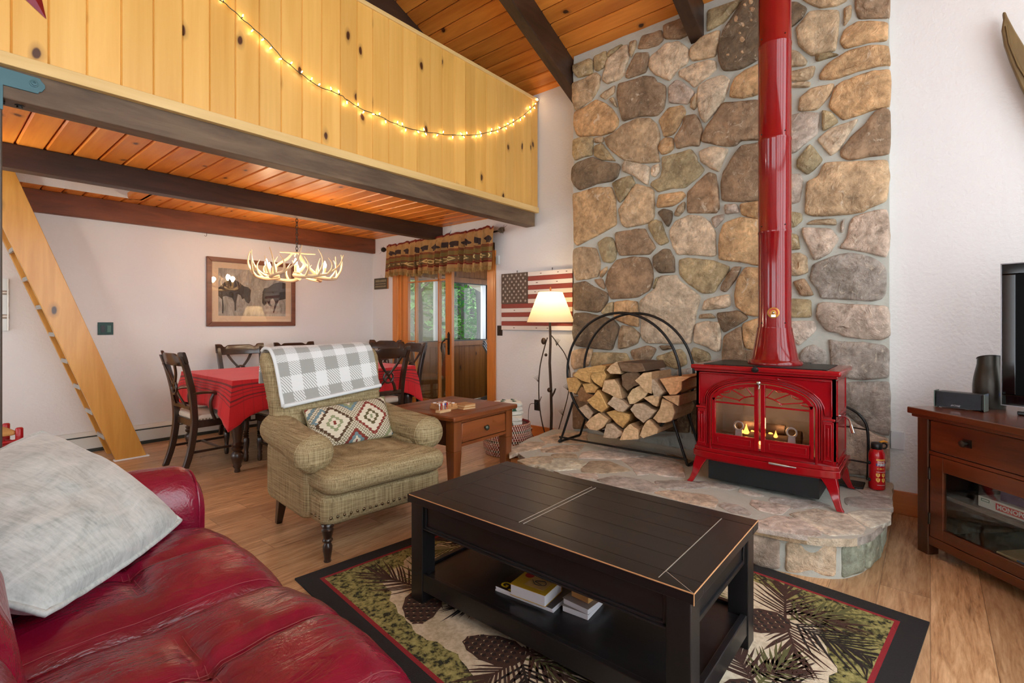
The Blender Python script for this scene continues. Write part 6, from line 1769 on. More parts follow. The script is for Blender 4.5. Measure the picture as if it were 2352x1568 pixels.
# ================================================================ framed moose picture
py_ = YB - .012
a0, a1 = atY(474, 590, py_), atY(677.5, 748, py_)
PX0, PX1, PZ0, PZ1 = a0.x, a1.x, a1.z, atY(474, 588, py_).z
PC = thing('framed_picture', 'brown framed picture of two moose locking antlers on the white wall', 'picture', ((PX0 + PX1) / 2, YB, (PZ0 + PZ1) / 2))
w, h = (PX1 - PX0) / 2, (PZ1 - PZ0) / 2
M['oak_frame'] = wood('brown_oak_frame', sr(92, 52, 32), sr(134, 82, 54), 0, 12, .4); M['mat'] = plain('cream_mat', sr(214, 188, 156), .8)
m = MB(); fw = .052
for s_ in (((-w, -h), (w, -h), (w - fw, -h + fw), (-w + fw, -h + fw)), ((w, -h), (w, h), (w - fw, h - fw), (w - fw, -h + fw)), ((w, h), (-w, h), (-w + fw, h - fw), (w - fw, h - fw)), ((-w, h), (-w, -h), (-w + fw, -h + fw), (-w + fw, h - fw))):
    m.prism(list(s_), .004, .030, 0, Matrix(((1, 0, 0, 0), (0, 0, -1, 0), (0, 1, 0, 0), (0, 0, 0, 1))))
m.build('frame', M['oak_frame'], PC, bevel=.004, smooth=0)
RXZ = Matrix(((1, 0, 0, 0), (0, 0, -1, 0), (0, 1, 0, 0), (0, 0, 0, 1)))
m = MB(); m.prism([(-w + fw - .004, -h + fw - .004), (w - fw + .004, -h + fw - .004), (w - fw + .004, h - fw + .004), (-w + fw - .004, h - fw + .004)], .004, .014, 0, RXZ); m.build('mat', M['mat'], PC, smooth=0)
iw, ih = w - fw - .07, h - fw - .068
def meadow():
    t = NT('painted_meadow'); co = t.coord((1, 1, .35)); n1 = t.noise(co, 22, 6, .7, .6); n2 = t.noise(t.coord(), 5, 4)
    c = t.ramp(n1, [(.3, sr(110, 106, 94)), (.5, sr(168, 162, 150)), (.7, sr(206, 200, 188))]); c = t.mix(t.math('MULTIPLY', n2, .5), c, sr(120, 108, 92)); return t.done(c, .6)
M['meadow'] = meadow(); M['moose'] = plain('painted_moose_brown', sr(46, 38, 34), .6, var=.35, vs=12); M['moose_antler'] = plain('painted_antler', sr(176, 166, 150), .6)
m = MB()
def art(poly, d, mi):                                      # poly in 0..1 of the image
    m.prism([(-iw + 2 * iw * u, ih - 2 * ih * v) for u, v in poly], d - .0003, d, mi, RXZ)
art([(0, 0), (1, 0), (1, 1), (0, 1)], .0150, 0)
left_m = [(0, .42), (.08, .30), (.17, .20), (.27, .26), (.36, .36), (.43, .38), (.46, .44), (.45, .56), (.455, .66), (.43, .73), (.39, .70), (.36, .62), (.33, .64), (.31, .56), (.27, .53), (.26, .60), (.245, .74), (.245, .88), (.225, .90), (.22, .72), (.19, .62), (.10, .58), (.06, .60), (.075, .8), (.07, .95), (.05, .95), (.05, .66), (0, .58)]
right_m = [(1, .24), (.9, .22), (.80, .27), (.72, .36), (.66, .38), (.635, .46), (.63, .58), (.625, .70), (.66, .77), (.69, .73), (.70, .66), (.73, .76), (.78, .78), (.75, .70), (.76, .62), (.80, .60), (.83, .68), (.81, .82), (.795, .92), (.815, .92), (.85, .76), (.89, .64), (1, .60)]
art(left_m, .0156, 1); art(right_m, .0156, 1)
def tine(P, r): m.tube([(-iw + 2 * iw * u, -.0160, ih - 2 * ih * v) for u, v in P], r, 5, 2)
for P in ([(.43, .40), (.45, .30), (.44, .22)], [(.45, .42), (.50, .36), (.52, .26)], [(.46, .44), (.54, .44), (.60, .38)], [(.46, .46), (.54, .50), (.6, .46)], [(.64, .42), (.60, .34), (.57, .25)], [(.64, .44), (.58, .40), (.52, .42)], [(.635, .50), (.58, .54), (.5, .56)], [(.63, .54), (.57, .62), (.50, .66)], [(.65, .38), (.64, .28), (.66, .2)], [(.42, .38), (.39, .3), (.4, .22)]): tine(P, .004)
m.build('painting', [M['meadow'], M['moose'], M['moose_antler']], PC, smooth=0)
m = MB(); m.prism([(-w + fw, -h + fw), (w - fw, -h + fw), (w - fw, h - fw), (-w + fw, h - fw)], .0205, .0215, 0, RXZ)
m.build('glass', M['pane'], PC, smooth=0)
# ================================================================ wall and ceiling items on the dining side
M['green_plate'] = plain('dark_metal_plate', sr(34, 52, 46), .3, .6)
p0, p1 = atY(224, 740, YB), atY(260, 768.5, YB)
sw = thing('light_switch', 'dark square double switch plate on the white wall beside the ladder', 'switch', ((p0.x + p1.x) / 2, YB, (p0.z + p1.z) / 2))
a, b_ = (p1.x - p0.x) / 2, (p0.z - p1.z) / 2
MB().bx(-a, a, -.008, 0, -b_, b_).build('plate', M['green_plate'], sw, bevel=.002, smooth=0)
MB().bx(-a * .62, -a * .08, -.011, -.007, -b_ * .6, b_ * .5).build('dimmer', M['black_plastic'], sw, bevel=.001, smooth=0)
MB().bx(a * .2, a * .68, -.011, -.007, -b_ * .6, b_ * .5).build('rocker', plain('grey_green_rocker', sr(70, 110, 96), .4), sw, bevel=.001, smooth=0)
for q in ((1143, 747, 1154, 771), ):
    p0, p1 = atX(q[0], q[1], XL), atX(q[2], q[3], XL)
    s2 = thing('light_switch', 'narrow dark switch plate on the wall between the door and the flag plaque', 'switch', (XL, (p0.y + p1.y) / 2, (p0.z + p1.z) / 2))
    MB().bx(-.007, 0, -.038, .038, -.058, .058).build('plate', M['dark_bronze'], s2, bevel=.002, smooth=0); MB().bx(-.013, -.006, -.006, .006, -.012, .012).build('toggle', M['black_plastic'], s2, smooth=0)
p0 = atX(1234, 930, XL)
ot = thing('outlet', 'brown wall outlet with a lamp cord plugged in behind the twig floor lamp', 'outlet', (XL, p0.y, p0.z))
MB().bx(-.007, 0, -.036, .036, -.057, .057).build('plate', M['dark_bronze'], ot, bevel=.002, smooth=0)
MB().bx(-.03, -.006, -.012, .012, .005, .03).build('plug', M['black_plastic'], ot, bevel=.002, smooth=0)
m = MB(); m.tube(spline([(-.03, 0, .018), (-.06, .05, .01), (-.05, .08, -.1), (-.06, .06, -.22), (-.1, -.05, p0.z * -1 + .02), (-.20, -.30, -p0.z + .012), (-.26, -.44, -p0.z + .012)], 7), .003, 6)
o = m.build('lamp_cord', M['dark_bronze'], smooth=60, loc=ot.location); tag(o, 'thin dark lamp cord running from the wall outlet down to the floor', 'cord')
p0 = atX(1144.5, 597, XL)
o = MB().bx(-.02, 0, -.022, .022, -.05, .05).build('door_sensor', M['white_plate'], bevel=.003, smooth=0, loc=(XL, p0.y, p0.z)); tag(o, 'small white sensor box on the wall right of the curtain valance', 'sensor')
p0 = atX(1041, 539, XL)
m = MB(); m.tube([(-.012, .045 * math.cos(w), .052 * math.sin(w)) for w in [-1.5 + 3.0 * k / 16 for k in range(17)]][::-1], [.004 + .008 * math.sin(PI * k / 16) for k in range(17)], 8)
o = m.build('wall_hook', M['white_plate'], smooth=60, loc=(XL, p0.y + .02, p0.z)); tag(o, 'white crescent shaped hook on the wall above the curtain valance', 'hook')
for u, v, lab in ((475, 530, 'tiny hook under the red beam left of the framed picture'), (691, 562, 'tiny hook under the red beam behind the chandelier chain')):
    p = atY(u, v, 6.20); m = MB(); m.tube([(0, 0, .02), (0, 0, -.01)] + [(.010 * math.cos(w) - .010, 0, -.01 - .010 * math.sin(w)) for w in [PI * k / 8 for k in range(1, 9)]], .002, 6)
    o = m.build('ceiling_hook', M['black_metal'], smooth=60, loc=(p.x, 6.205, 2.232)); tag(o, lab, 'hook')
# baseboard heater
M['heater'] = plain('heater_enamel', sr(206, 210, 204), .45); M['heater_dark'] = plain('heater_slot', sr(60, 66, 62), .6)
HT = thing('baseboard_heater', 'long white baseboard heater along the foot of the white dining wall', 'heater', (1.9, YB, 0))
m = MB(); prof = [(0, .195), (-.035, .192), (-.062, .165), (-.062, .158), (-.04, .17), (0, .175)]
m.prism(prof, -2.6, 2.3, 0, Matrix(((0, 0, 1, 0), (1, 0, 0, 0), (0, 1, 0, 0), (0, 0, 0, 1)))); m.build('top_cover', M['heater'], HT, smooth=0)
MB().bx(-2.6, 2.3, -.066, -.058, .035, .145).build('front_cover', M['heater'], HT, bevel=.002, smooth=0)
MB().bx(-2.6, 2.3, -.055, -.002, .0, .17).build('element', M['heater_dark'], HT, smooth=0)
MB().bx(-2.6, 2.3, -.068, -.05, .022, .036).build('lower_lip', M['heater_dark'], HT, smooth=0)
# ladder stair
M['ladder_pine'] = wood('honey_ladder_pine', sr(188, 128, 48), sr(222, 166, 80), 2, 7, .35, .6, sr(74, 46, 24), stretch=.08, kscale=2.6, kst=.6, coat=.2, nax=1)
LD = thing('loft_ladder', 'honey pine ladder stair leaning up into the loft opening', 'ladder', (1.145, 5.615, 0))
sl = (.564 - 1.375) / 2.273
top_z = 2.75
XZ = Matrix(((1, 0, 0, 0), (0, 0, 1, 0), (0, 1, 0, 0), (0, 0, 0, 1)))
for y0 in (0, .32):
    m = MB(); m.prism([(0, .008), (.23, .008), (.23 + sl * top_z, top_z), (sl * top_z, top_z)], y0, y0 + .04, 0, XZ); m.build('stringer', M['ladder_pine'], LD, bevel=.004, smooth=0)
M['tread_strip'] = plain('grey_tread_nosing', sr(176, 174, 168), .5, .3)
k = 0
for i in range(1, 11):
    z = i * .232; x = sl * z
    t_ = MB().bx(x + .015, x + .215, .04, .32, z - .028, z).build('tread', M['ladder_pine'], LD, smooth=0)
    MB().bx(x + .006, x + .018, .04, .32, z - .031, z + .003).build('nosing', M['tread_strip'], t_, smooth=0)
MB().bx(-.01, .25, -.012, .05, 0, .010).build('foot_strip', M['white_paint'], LD, smooth=0)
# valance over the doorway
def valance_mat():
    t = NT('lodge_valance'); a = t.attr('puv').outputs['Vector']; xyz = t.n('SeparateXYZ', {0: a}); u, v = xyz.outputs[0], xyz.outputs[1]
    tan, red, brn, olv, crm = sr(168, 128, 76), sr(120, 40, 24), sr(58, 42, 38), sr(122, 100, 50), sr(200, 172, 114)
    base = t.ramp(v, [(0, red), (.05, tan), (.40, tan), (.43, red), (.455, olv), (.47, red), (.49, olv), (.60, olv), (.615, red), (.64, sr(104, 84, 50)), (.79, red), (.81, olv), (.83, red), (.88, tan)], True)
    fu = t.math('SUBTRACT', t.math('FRACT', t.math('MULTIPLY', u, 11.0)), .5)
    body = t.math('LESS_THAN', t.math('ADD', t.math('POWER', t.math('DIVIDE', fu, .34), 2.0), t.math('POWER', t.math('DIVIDE', t.math('SUBTRACT', v, .29), .075), 2.0)), 1.0)
    legs = t.math('MULTIPLY', t.math('MULTIPLY', t.math('LESS_THAN', t.math('ABSOLUTE', t.math('SUBTRACT', t.math('ABSOLUTE', fu), .2)), .07), t.math('GREATER_THAN', v, .29)), t.math('LESS_THAN', v, .395))
    head = t.math('LESS_THAN', t.math('ADD', t.math('POWER', t.math('DIVIDE', t.math('SUBTRACT', fu, .32), .12), 2.0), t.math('POWER', t.math('DIVIDE', t.math('SUBTRACT', v, .315), .04), 2.0)), 1.0)
    base = t.mix(t.math('MAXIMUM', t.math('MAXIMUM', body, legs), head), base, brn)
    fd_ = t.math('SUBTRACT', t.math('FRACT', t.math('MULTIPLY', u, 16.0)), .5)
    d = t.math('ADD', t.math('ABSOLUTE', t.math('MULTIPLY', fd_, 2.6)), t.math('ABSOLUTE', t.math('MULTIPLY', t.math('SUBTRACT', v, .715), 15.0)))
    base = t.mix(t.math('LESS_THAN', d, 1.0), base, crm); base = t.mix(t.math('LESS_THAN', d, .45), base, olv)
    return t.done(base, .9, 0, t.bump(t.noise(t.coord(), 150, 2), .4, .004))
M['valance'] = valance_mat(); M['fringe'] = plain('tan_fringe', sr(158, 126, 72), .9, var=.4, vs=60, stretch=(1, 1, .15))
VX = 4.17; VY_0, VY_1 = 3.74, 5.74
vz0 = lambda q: 2.275 + .03 * (1 - q)
VL = thing('curtain_valance', 'brown lodge valance with bears, stripes and fringe gathered over the doorway', 'curtain', (VX, 0, 0))
def vf(u, v):
    y = VY_1 + (VY_0 - VY_1) * u
    k = u * 15
    ph = 2 * PI * k + noise.noise(Vector((u * 9, 0, 2))) * 2.6
    amp = (.024 + .044 * v) * (.8 + .5 * noise.noise(Vector((u * 6, 1, 1))))
    sn = math.sin(ph); x = amp * (abs(sn) ** .75) * (1 if sn > 0 else -1) - .012 * v + .008 * math.sin(ph * 2.7 + 1)
    dropL = .40 - .0 * u + .045 * noise.noise(Vector((u * 5, 3, 3))) + .06 * (u > .45) * u
    topz = vz0(1 - u) + .018 * noise.noise(Vector((u * 22, 0, 5))) + (.012 * math.sin(ph * 1.0) if v < .06 else 0)
    z = topz + .03 - (dropL) * v
    pinch = math.exp(-((v - .11) / .04) ** 2) * .8
    return (x * (1 - pinch) - .012, y + .034 * math.cos(ph) * (.4 + .6 * v), z)
m = MB(); m.grid(vf, 240, 26, uv=True); cv_ = m.build('cloth', M['valance'], VL, smooth=180)
sdm = cv_.modifiers.new('thickness', 'SOLIDIFY'); sdm.thickness = .004
m = MB()
for k in range(240):
    a, b_ = Vector(vf(k / 240, 1)), Vector(vf((k + .7) / 240, 1)); j = random.uniform(.030, .042)
    m.add([a, b_, b_ + Vector((random.uniform(-.004, .004), 0, -j)), a + Vector((random.uniform(-.004, .004), 0, -j))], [(0, 1, 2, 3)])
fr_ = m.build('fringe', M['fringe'], VL, smooth=0); sdm = fr_.modifiers.new('thickness', 'SOLIDIFY'); sdm.thickness = .006
m = MB(); m.tube([(.022, VY_0 - .05, 2.275), (.022, VY_1 + .06, 2.26)], .010, 10)
for y, z in ((VY_0 - .02, 2.275), (VY_1 + .03, 2.26)): m.tube([(0, y, z), (XL - VX, y, z)], .008, 8)
m.build('rod', M['dark_bronze'], VL, smooth=60)
for y, z, q in ((VY_0 - .085, 2.275, -1), (VY_1 + .09, 2.26, 1)):
    m = MB()
    for i in range(5):
        for k in range(7):
            w_ = 2 * PI * k / 7 + i * .4; r = .026 * math.sin(PI * (i + 1) / 6.5)
            m.ball((r * math.cos(w_), y + q * (i - 2) * .014, z + r * math.sin(w_)), .011, 6, 4, sy=.6)
    for k in range(6): m.tube([(0, y, z), (.03 * math.cos(k), y + q * (.02 + .012 * k), z + .06 * math.sin(k * 1.7))], [.003, .0012], 5)
    m.build('pinecone_finial', plain('pinecone_bronze', sr(96, 84, 66), .6, .3) if q < 0 else M['dark_bronze'], VL, smooth=60)
# small slate sign left of the valance
p0, p1 = atX(861, 644, XL - .02), atX(890, 662, XL - .02)
SG = thing('hanging_sign', 'small dark hanging sign with faint lettering on the wall left of the valance', 'sign', (XL - .028, (p0.y + p1.y) / 2, (p0.z + p1.z) / 2 + .01))
sw_, sh_ = (p0.y - p1.y) / 2, .078
MB().bx(0, .026, -sw_, sw_, -sh_, sh_).build('wood_block', M['pine_dark'], SG, smooth=0)
M['slate'] = plain('slate_face', sr(74, 68, 52), .7, var=.2, vs=30); M['sign_ink'] = plain('faded_lettering', sr(150, 138, 106), .8)
MB().bx(-.003, .0, -sw_, sw_, -sh_, sh_).build('face', M['slate'], SG, smooth=0)
m = MB()
for z, hh in ((.040, .018), (-.004, .008), (-.040, .012)):
    y = sw_ * .8
    while y > -sw_ * .8:
        l = random.uniform(.008, .022); m.bx(-.004, -.003, y - l, y, z - hh, z + hh * random.uniform(.6, 1)); y -= l + .007
m.build('faint_lettering', M['sign_ink'], SG, smooth=0)
m = MB(); m.tube(spline([(.012, .03, sh_), (.012, .0, sh_ + .05), (.012, -.03, sh_)], 6), .003, 6); m.build('hanger', M['white_plate'], SG, smooth=60)
# flag plaque
y0, y1 = atX(1152, 700, XL - .03).y, atX(1315, 700, XL - .03).y; z0, z1 = 1.165, 1.795
FG = thing('flag_plaque', 'rustic wooden American flag plaque hanging on the white wall behind the lamp', 'wall art', (XL, (y0 + y1) / 2, (z0 + z1) / 2))
w, h = (y0 - y1) / 2, (z1 - z0) / 2
M['flag_white'] = plain('flag_white_board', sr(224, 216, 208), .6, var=.12, vs=8, stretch=(1, .2, 1)); M['flag_red'] = plain('flag_red_board', sr(146, 60, 48), .55, var=.25, vs=8, stretch=(1, .2, 1)); M['flag_brown'] = plain('carved_star_field', sr(92, 76, 64), .7, var=.5, vs=60); M['walnut'] = wood('walnut_edge', sr(64, 40, 26), sr(98, 64, 42), 2, 10, .5)
MB().bx(-.026, -.004, -w, w, -h, h).build('backing', M['walnut'], FG, smooth=0)
sh = 2 * h / 13
for k in range(13):
    za = h - (k + 1) * sh; yl = w if k > 6 else w - 2 * w * .40
    st_ = MB().bx(-.034, -.026, -w, yl - .001, za + .0012, za + sh - .0012).build('stripe', M['flag_white'] if k % 2 == 0 else M['flag_red'], FG, bevel=.0015, smooth=0)
    if k % 2 == 0:
        m = MB()
        for j in range(3):
            yy = random.uniform(-w * .9, yl - .08); m.ball((-.0342, yy, za + sh * .5), .012, 8, 4, sx=.05, sz=.35)
        m.build('knot', M['walnut'], st_, smooth=60)
cz0 = h - 7 * sh
cn = MB().bx(-.034, -.026, w - 2 * w * .40 + .002, w, cz0 + .001, h).build('canton', M['flag_brown'], FG, smooth=0)
m = MB()
for r in range(9):
    for c in range(6 if r % 2 == 0 else 5):
        cy = w - .03 - (c + (.5 if r % 2 else 0)) * (2 * w * .40 - .05) / 5.2; cz = h - .025 - r * (7 * sh - .04) / 8.4; P = []
        for k in range(10): a = PI / 2 + k * PI / 5; rr = .017 if k % 2 == 0 else .007; P.append((cy + rr * math.cos(a), cz + rr * math.sin(a)))
        m.prism(P, .034, .037, 0, Matrix(((0, 0, -1, 0), (1, 0, 0, 0), (0, 1, 0, 0), (0, 0, 0, 1))))
so = m.build('stars', plain('pale_star', sr(178, 166, 152), .7), cn, smooth=0)
m = MB()
for y in (w * .55, -w * .45): m.tube([(-.012, y, h), (-.012, y, h + .022)], .003, 6); m.ball((-.012, y, h + .022), .006, 8, 5)
m.build('hanging_hook', M['black_metal'], FG, smooth=60)
# ================================================================ TV console in the corner
u1 = Vector((-.72, -.695, 0)).normalized(); n1 = Vector((.695, -.72, 0)).normalized()
F0 = Vector((3.537, .055, 0))
M['console'] = wood('dark_cherry_console', sr(60, 26, 12), sr(120, 60, 28), 0, 7, .3, 0, coat=.3, stretch=.12); M['console_z'] = wood('dark_cherry_upright', sr(50, 26, 14), sr(98, 54, 28), 2, 7, .35, 0, stretch=.12)
M['pewter'] = plain('dark_pewter', sr(70, 66, 60), .35, .9)
TC = thing('tv_console', 'dark cherry TV console with a drawer and glass doors standing across the corner', 'console', F0, math.atan2(u1.y, u1.x))
LN, DP = 1.30, .60
m = MB(); m.bx(-.035, LN + .035, -.03, DP + .01, .748, .783); m.build('top', M['console'], TC, bevel=.006, seg=3, smooth=40)
MB().bx(-.02, LN + .02, -.016, DP, .732, .75).build('top_moulding', M['console'], TC, bevel=.004, smooth=0)
for x in (0, LN - .064):
    for y in (0, DP - .064): MB().bx(x, x + .064, y, y + .064, 0, .735).build('leg', M['console_z'], TC, bevel=.004, smooth=0)
for x in (.012, LN - .032): MB().bx(x, x + .02, .06, DP - .06, .08, .735).build('side_panel', M['console_z'], TC, smooth=0)
MB().bx(.06, LN - .06, DP - .04, DP - .03, .08, .735).build('back_panel', plain('console_inside', sr(58, 52, 50), .8), TC, smooth=0)
MB().bx(.064, LN - .064, .006, .03, .545, .562).build('rail', M['console'], TC, smooth=0)
MB().bx(.064, LN - .064, .004, .04, .058, .104).build('rail', M['console'], TC, bevel=.003, smooth=0)
MB().bx(.06, LN - .06, .02, DP - .04, .085, .106).build('bottom_board', M['console'], TC, smooth=0)
MB().bx(.06, LN - .06, .05, DP - .04, .315, .335).build('shelf', plain('shelf_board', sr(120, 104, 92), .6), TC, smooth=0)
dwr = MB().bx(.072, LN - .072, .004, .03, .565, .728).build('drawer', M['console'], TC, bevel=.006, smooth=0)
for x in (.28, LN - .28):
    m = MB(); m.bx(x - .02, x + .02, -.002, .005, .63, .67); m.lathe([(.008, 0), (.008, .012), (.018, .018), (.016, .03), (.006, .034)], 14, 0, frame((x, -.001, .65), (1, 0, 0), (0, 0, 1))); m.build('knob', M['pewter'], dwr, smooth=40)
M['cab_glass'] = glassmat('cabinet_glass', (.86, .9, .9, 1), 1.3, .06)
for x0, x1 in ((.072, LN / 2 - .003), (LN / 2 + .003, LN - .072)):
    m = MB(); f = .075
    m.bx(x0, x0 + f, .004, .026, .107, .542); m.bx(x1 - f, x1, .004, .026, .107, .542); m.bx(x0 + f, x1 - f, .004, .026, .107, .107 + .058); m.bx(x0 + f, x1 - f, .004, .026, .542 - f, .542)
    d = m.build('door', M['console'], TC, bevel=.003, smooth=0)
    MB().bx(x0 + f - .004, x1 - f + .004, .014, .017, .16, .47).build('glass', M['cab_glass'], d, smooth=0)
    xe = x0 if x0 < .3 else x1
    for z in (.20, .44):
        m = MB(); m.tube([(xe, .002, z - .03), (xe, .002, z + .03)], .006, 8); m.build('hinge', M['pewter'], d, smooth=60)
def onC(x, y, z): return F0 + u1 * x + n1 * y + Vector((0, 0, z))
rzC = math.atan2(u1.y, u1.x)
M['box_white'] = plain('game_box_white', sr(232, 228, 220), .5); M['box_purple'] = plain('game_box_purple', sr(84, 44, 96), .5, var=.3, vs=8); M['box_blue'] = plain('game_box_blue', sr(50, 130, 190), .5); M['box_tan'] = plain('game_box_tan', sr(214, 190, 140), .5, var=.2, vs=9); M['logo_red'] = plain('logo_red', sr(214, 60, 58), .5)
def gbox(name, lab, x, y, z, w, d, h, mt, a=0):
    o = thing(name, lab, 'board game', onC(x, y, z), rzC + a, 'board games inside the console')
    MB().bx(-w / 2, w / 2, -d / 2, d / 2, 0, h).build('box', mt, o, bevel=.002, smooth=0); return o
FR = lambda x, z, d: Matrix(((1, 0, 0, x), (0, 0, 1, -d / 2 - .0006), (0, 1, 0, z), (0, 0, 0, 1)))
g = gbox('board_game', 'white board game box with a red title on the console shelf', .47, .21, .336, .42, .26, .052, M['box_white'])
m = MB(); m.bx(-.125, .055, -.1308, -.13, .010, .042); m.build('title_band', M['logo_red'], g, smooth=0)
m = MB(); m.text('MONOPOLY', .030, FR(-.035, .026, .2616), 0, .0003, 1.0, .0006); m.build('title_lettering', M['white_ink'], g, smooth=0)
m = MB(); m.text('JUNIOR', .024, FR(.112, .024, .2604), 0, .0003, 1.0, .0008); m.build('subtitle_lettering', M['logo_red'], g, smooth=0)
m = MB(); ring_rect(m, -.195, -.155, .030, .044, .003, -.1308, -.13); m.build('corner_mark', plain('corner_green', sr(90, 130, 110), .5), g, smooth=0)
g = gbox('board_game', 'purple board game box lying on top of the white one in the console', .52, .24, .389, .36, .26, .06, M['box_purple'], .04)
m = MB(); m.tube(spline([(-.10 + k * .012, -.1312, .035 + .008 * math.sin(k * 2.1)) for k in range(14)], 4), .0008, 4); m.build('script_line', M['lilac_ink'], g, smooth=0)
g = gbox('board_game', 'blue and tan board game box at the bottom of the console', .56, .20, .107, .40, .26, .05, M['box_blue'], .06)
MB().bx(-.2002, -.115, -.1306, .1306, .0002, .0502).build('end_panel', M['box_tan'], g, smooth=0)
MB().bx(-.2, .2, -.13, .13, .0495, .0515).build('lid_picture', M['box_tan'], g, smooth=0)
m = MB(); m.text('Connect', .048, FR(.03, .025, .2608), 0, .0003, 1.0, .0012); m.build('title_lettering', M['white_ink'], g, smooth=0)
m = MB(); m.text('M', .026, FR(-.175, .028, .2614), 0, .0003, 1.0, .0008); m.build('maker_mark', M['logo_red'], g, smooth=0)
m = MB(); m.text('B', .026, FR(-.150, .028, .2614), 0, .0003, 1.0, .0008); m.build('maker_mark', M['box_blue'], g, smooth=0)
# TV
CT = .784
tl = Vector((3.66, -.289, 0)); tu = Vector((-.4, -.917, 0)).normalized()
TV = thing('television', 'flat screen television with a glossy black bezel on the corner console', 'television', (tl.x, tl.y, CT), math.atan2(tu.y, tu.x))
tw, tz0, tz1 = 1.10, .035, .77
M['screen'] = plain('dark_screen', sr(2, 2, 3), .35, Specular_IOR_Level=.1); M['clear_edge'] = plain('clear_bezel_edge', sr(150, 146, 150), .15, .6)
MB().bx(0, tw, 0, .045, tz0, tz1).build('cabinet', M['gloss_black'], TV, bevel=.006, smooth=0)
m = MB(); ring_rect(m, .0, tw, tz0, tz1, .055, -.008, .002); m.build('bezel', M['gloss_black'], TV, bevel=.004, smooth=0)
m = MB(); ring_rect(m, -.003, tw + .003, tz0 - .003, tz1 + .003, .005, -.010, .004); m.build('bezel_edge', M['clear_edge'], TV, smooth=0)
MB().bx(.05, tw - .05, -.003, .001, tz0 + .05, tz1 - .05).build('screen', M['screen'], TV, smooth=0)
m = MB(); m.bx(.08, tw - .30, -.07, .14, 0, .018); m.bx(.3, tw - .5, .0, .04, .015, .06); m.build('stand', M['gloss_black'], TV, bevel=.004, smooth=0)
# speakers
cs = thing('center_speaker', 'low wide black speaker lying on the console in front of the tall speaker', 'speaker', (3.62, -.022, CT), math.atan2(-.195, -.06))
m = MB(); m.prism([(0, 0), (.205, 0), (.200, .075), (.005, .075)], 0.004, .088); m.build('cabinet', M['black_plastic'], cs, bevel=.006, smooth=0)
m = MB(); m.prism([(.004, -.004 - .0), (.09, -.012), (.19, -.006), (.19, 0), (.004, 0)], .006, .086); m.build('grille', plain('speaker_grille', sr(36, 42, 48), .7, bump=.4, bs=300), cs, smooth=40)
for x in (-.003, .203): MB().bx(x - .002, x + .002, -.01, .06, .0, .092).build('end_cap', plain('grey_end_cap', sr(96, 108, 100), .3, .5), cs, bevel=.002, smooth=0)
m = MB(); m.text('BOSE', .013, Matrix(((1, 0, 0, .088), (0, 0, 1, -.0125), (0, 1, 0, .018), (0, 0, 0, 1))), 0, .0004, 1.3, .0003, .3); m.build('brand_lettering', M['clear_edge'], cs, smooth=0)
ts = thing('tall_speaker', 'tall rounded black smart speaker with a blue light beside the television', 'speaker', (3.775, -.25, CT), math.atan2(u1.y, u1.x))
def tsf(u, v):
    w = 2 * PI * u; z = .27 * v; r = .066 * (.92 + .22 * math.sin(PI * min(1, v * 1.1 + .05)) - .12 * v)
    return (r * math.cos(w), r * math.sin(w), z + (.018 * math.cos(w + .6) if v > .95 else 0))
m = MB(); m.grid(tsf, 36, 16, cu=True); m.add([tsf(k / 36, 1) for k in range(36)], [tuple(range(36))]); m.add([tsf(k / 36, 0) for k in range(36)], [tuple(range(36))[::-1]]); m.build('body', plain('satin_dark_speaker', sr(58, 54, 46), .35, .4), ts, smooth=50)
m = MB(); m.tube([Vector(tsf(k / 36, 1)) * 1.0 for k in range(36)], .003, 6, closed=True); m.build('top_rim', M['black_plastic'], ts, smooth=60)
a_ = math.atan2(-SS, -CC) - rzC
m = MB()
for k in range(8): w = a_ - .1 + k * .09; m.bx(-.005, .005, -.001, .001, 0, .008 if k in (0, 1, 6, 7) else .013, 0, Matrix.Translation((.0775 * math.cos(w), .0775 * math.sin(w), .075)) @ Matrix.Rotation(w + PI / 2, 4, 'Z'))
m.build('blue_light', emit('blue_indicator', (.1, .25, 1, 1), 3), ts, smooth=0)
# wooden ski on the wall
P = [atX(u, v, XR - .05) for u, v in ((2302, 31), (2309, 30), (2314, 42), (2330, 72), (2352, 108), (2400, 170), (2470, 270), (2520, 380), (2490, 420), (2430, 345), (2370, 250), (2345, 203), (2320, 145), (2306, 105), (2300, 70), (2304, 45))]
SK = thing('wall_ski', 'old carved wooden ski tip hanging high on the white wall above the television', 'ski', (XR, 0, 0))
m = MB(); m.prism([(p.y, p.z) for p in P], -.07, -.035, 0, Matrix(((0, 0, 1, 0), (1, 0, 0, 0), (0, 1, 0, 0), (0, 0, 0, 1)))); m.build('blade', wood('old_ski_wood', sr(84, 66, 38), sr(132, 108, 66), 2, 8, .5, 0, stretch=.2), SK, bevel=.01, seg=3, smooth=40)
P2 = [atX(u, v, XR - .068) for u, v in ((2311, 60), (2318, 100), (2338, 150), (2375, 210), (2430, 300))]
m = MB(); m.tube([(p.x - XR - .004, p.y, p.z) for p in P2], .006, 6); m.build('groove_ridge', plain('ski_ridge', sr(110, 88, 50), .5), SK, smooth=60)
m = MB()
for p in (P[5], P[8]): m.tube([(-.05, p.y, p.z), (0, p.y, p.z)], .006, 6)
m.build('wall_peg', M['black_metal'], SK, smooth=60)
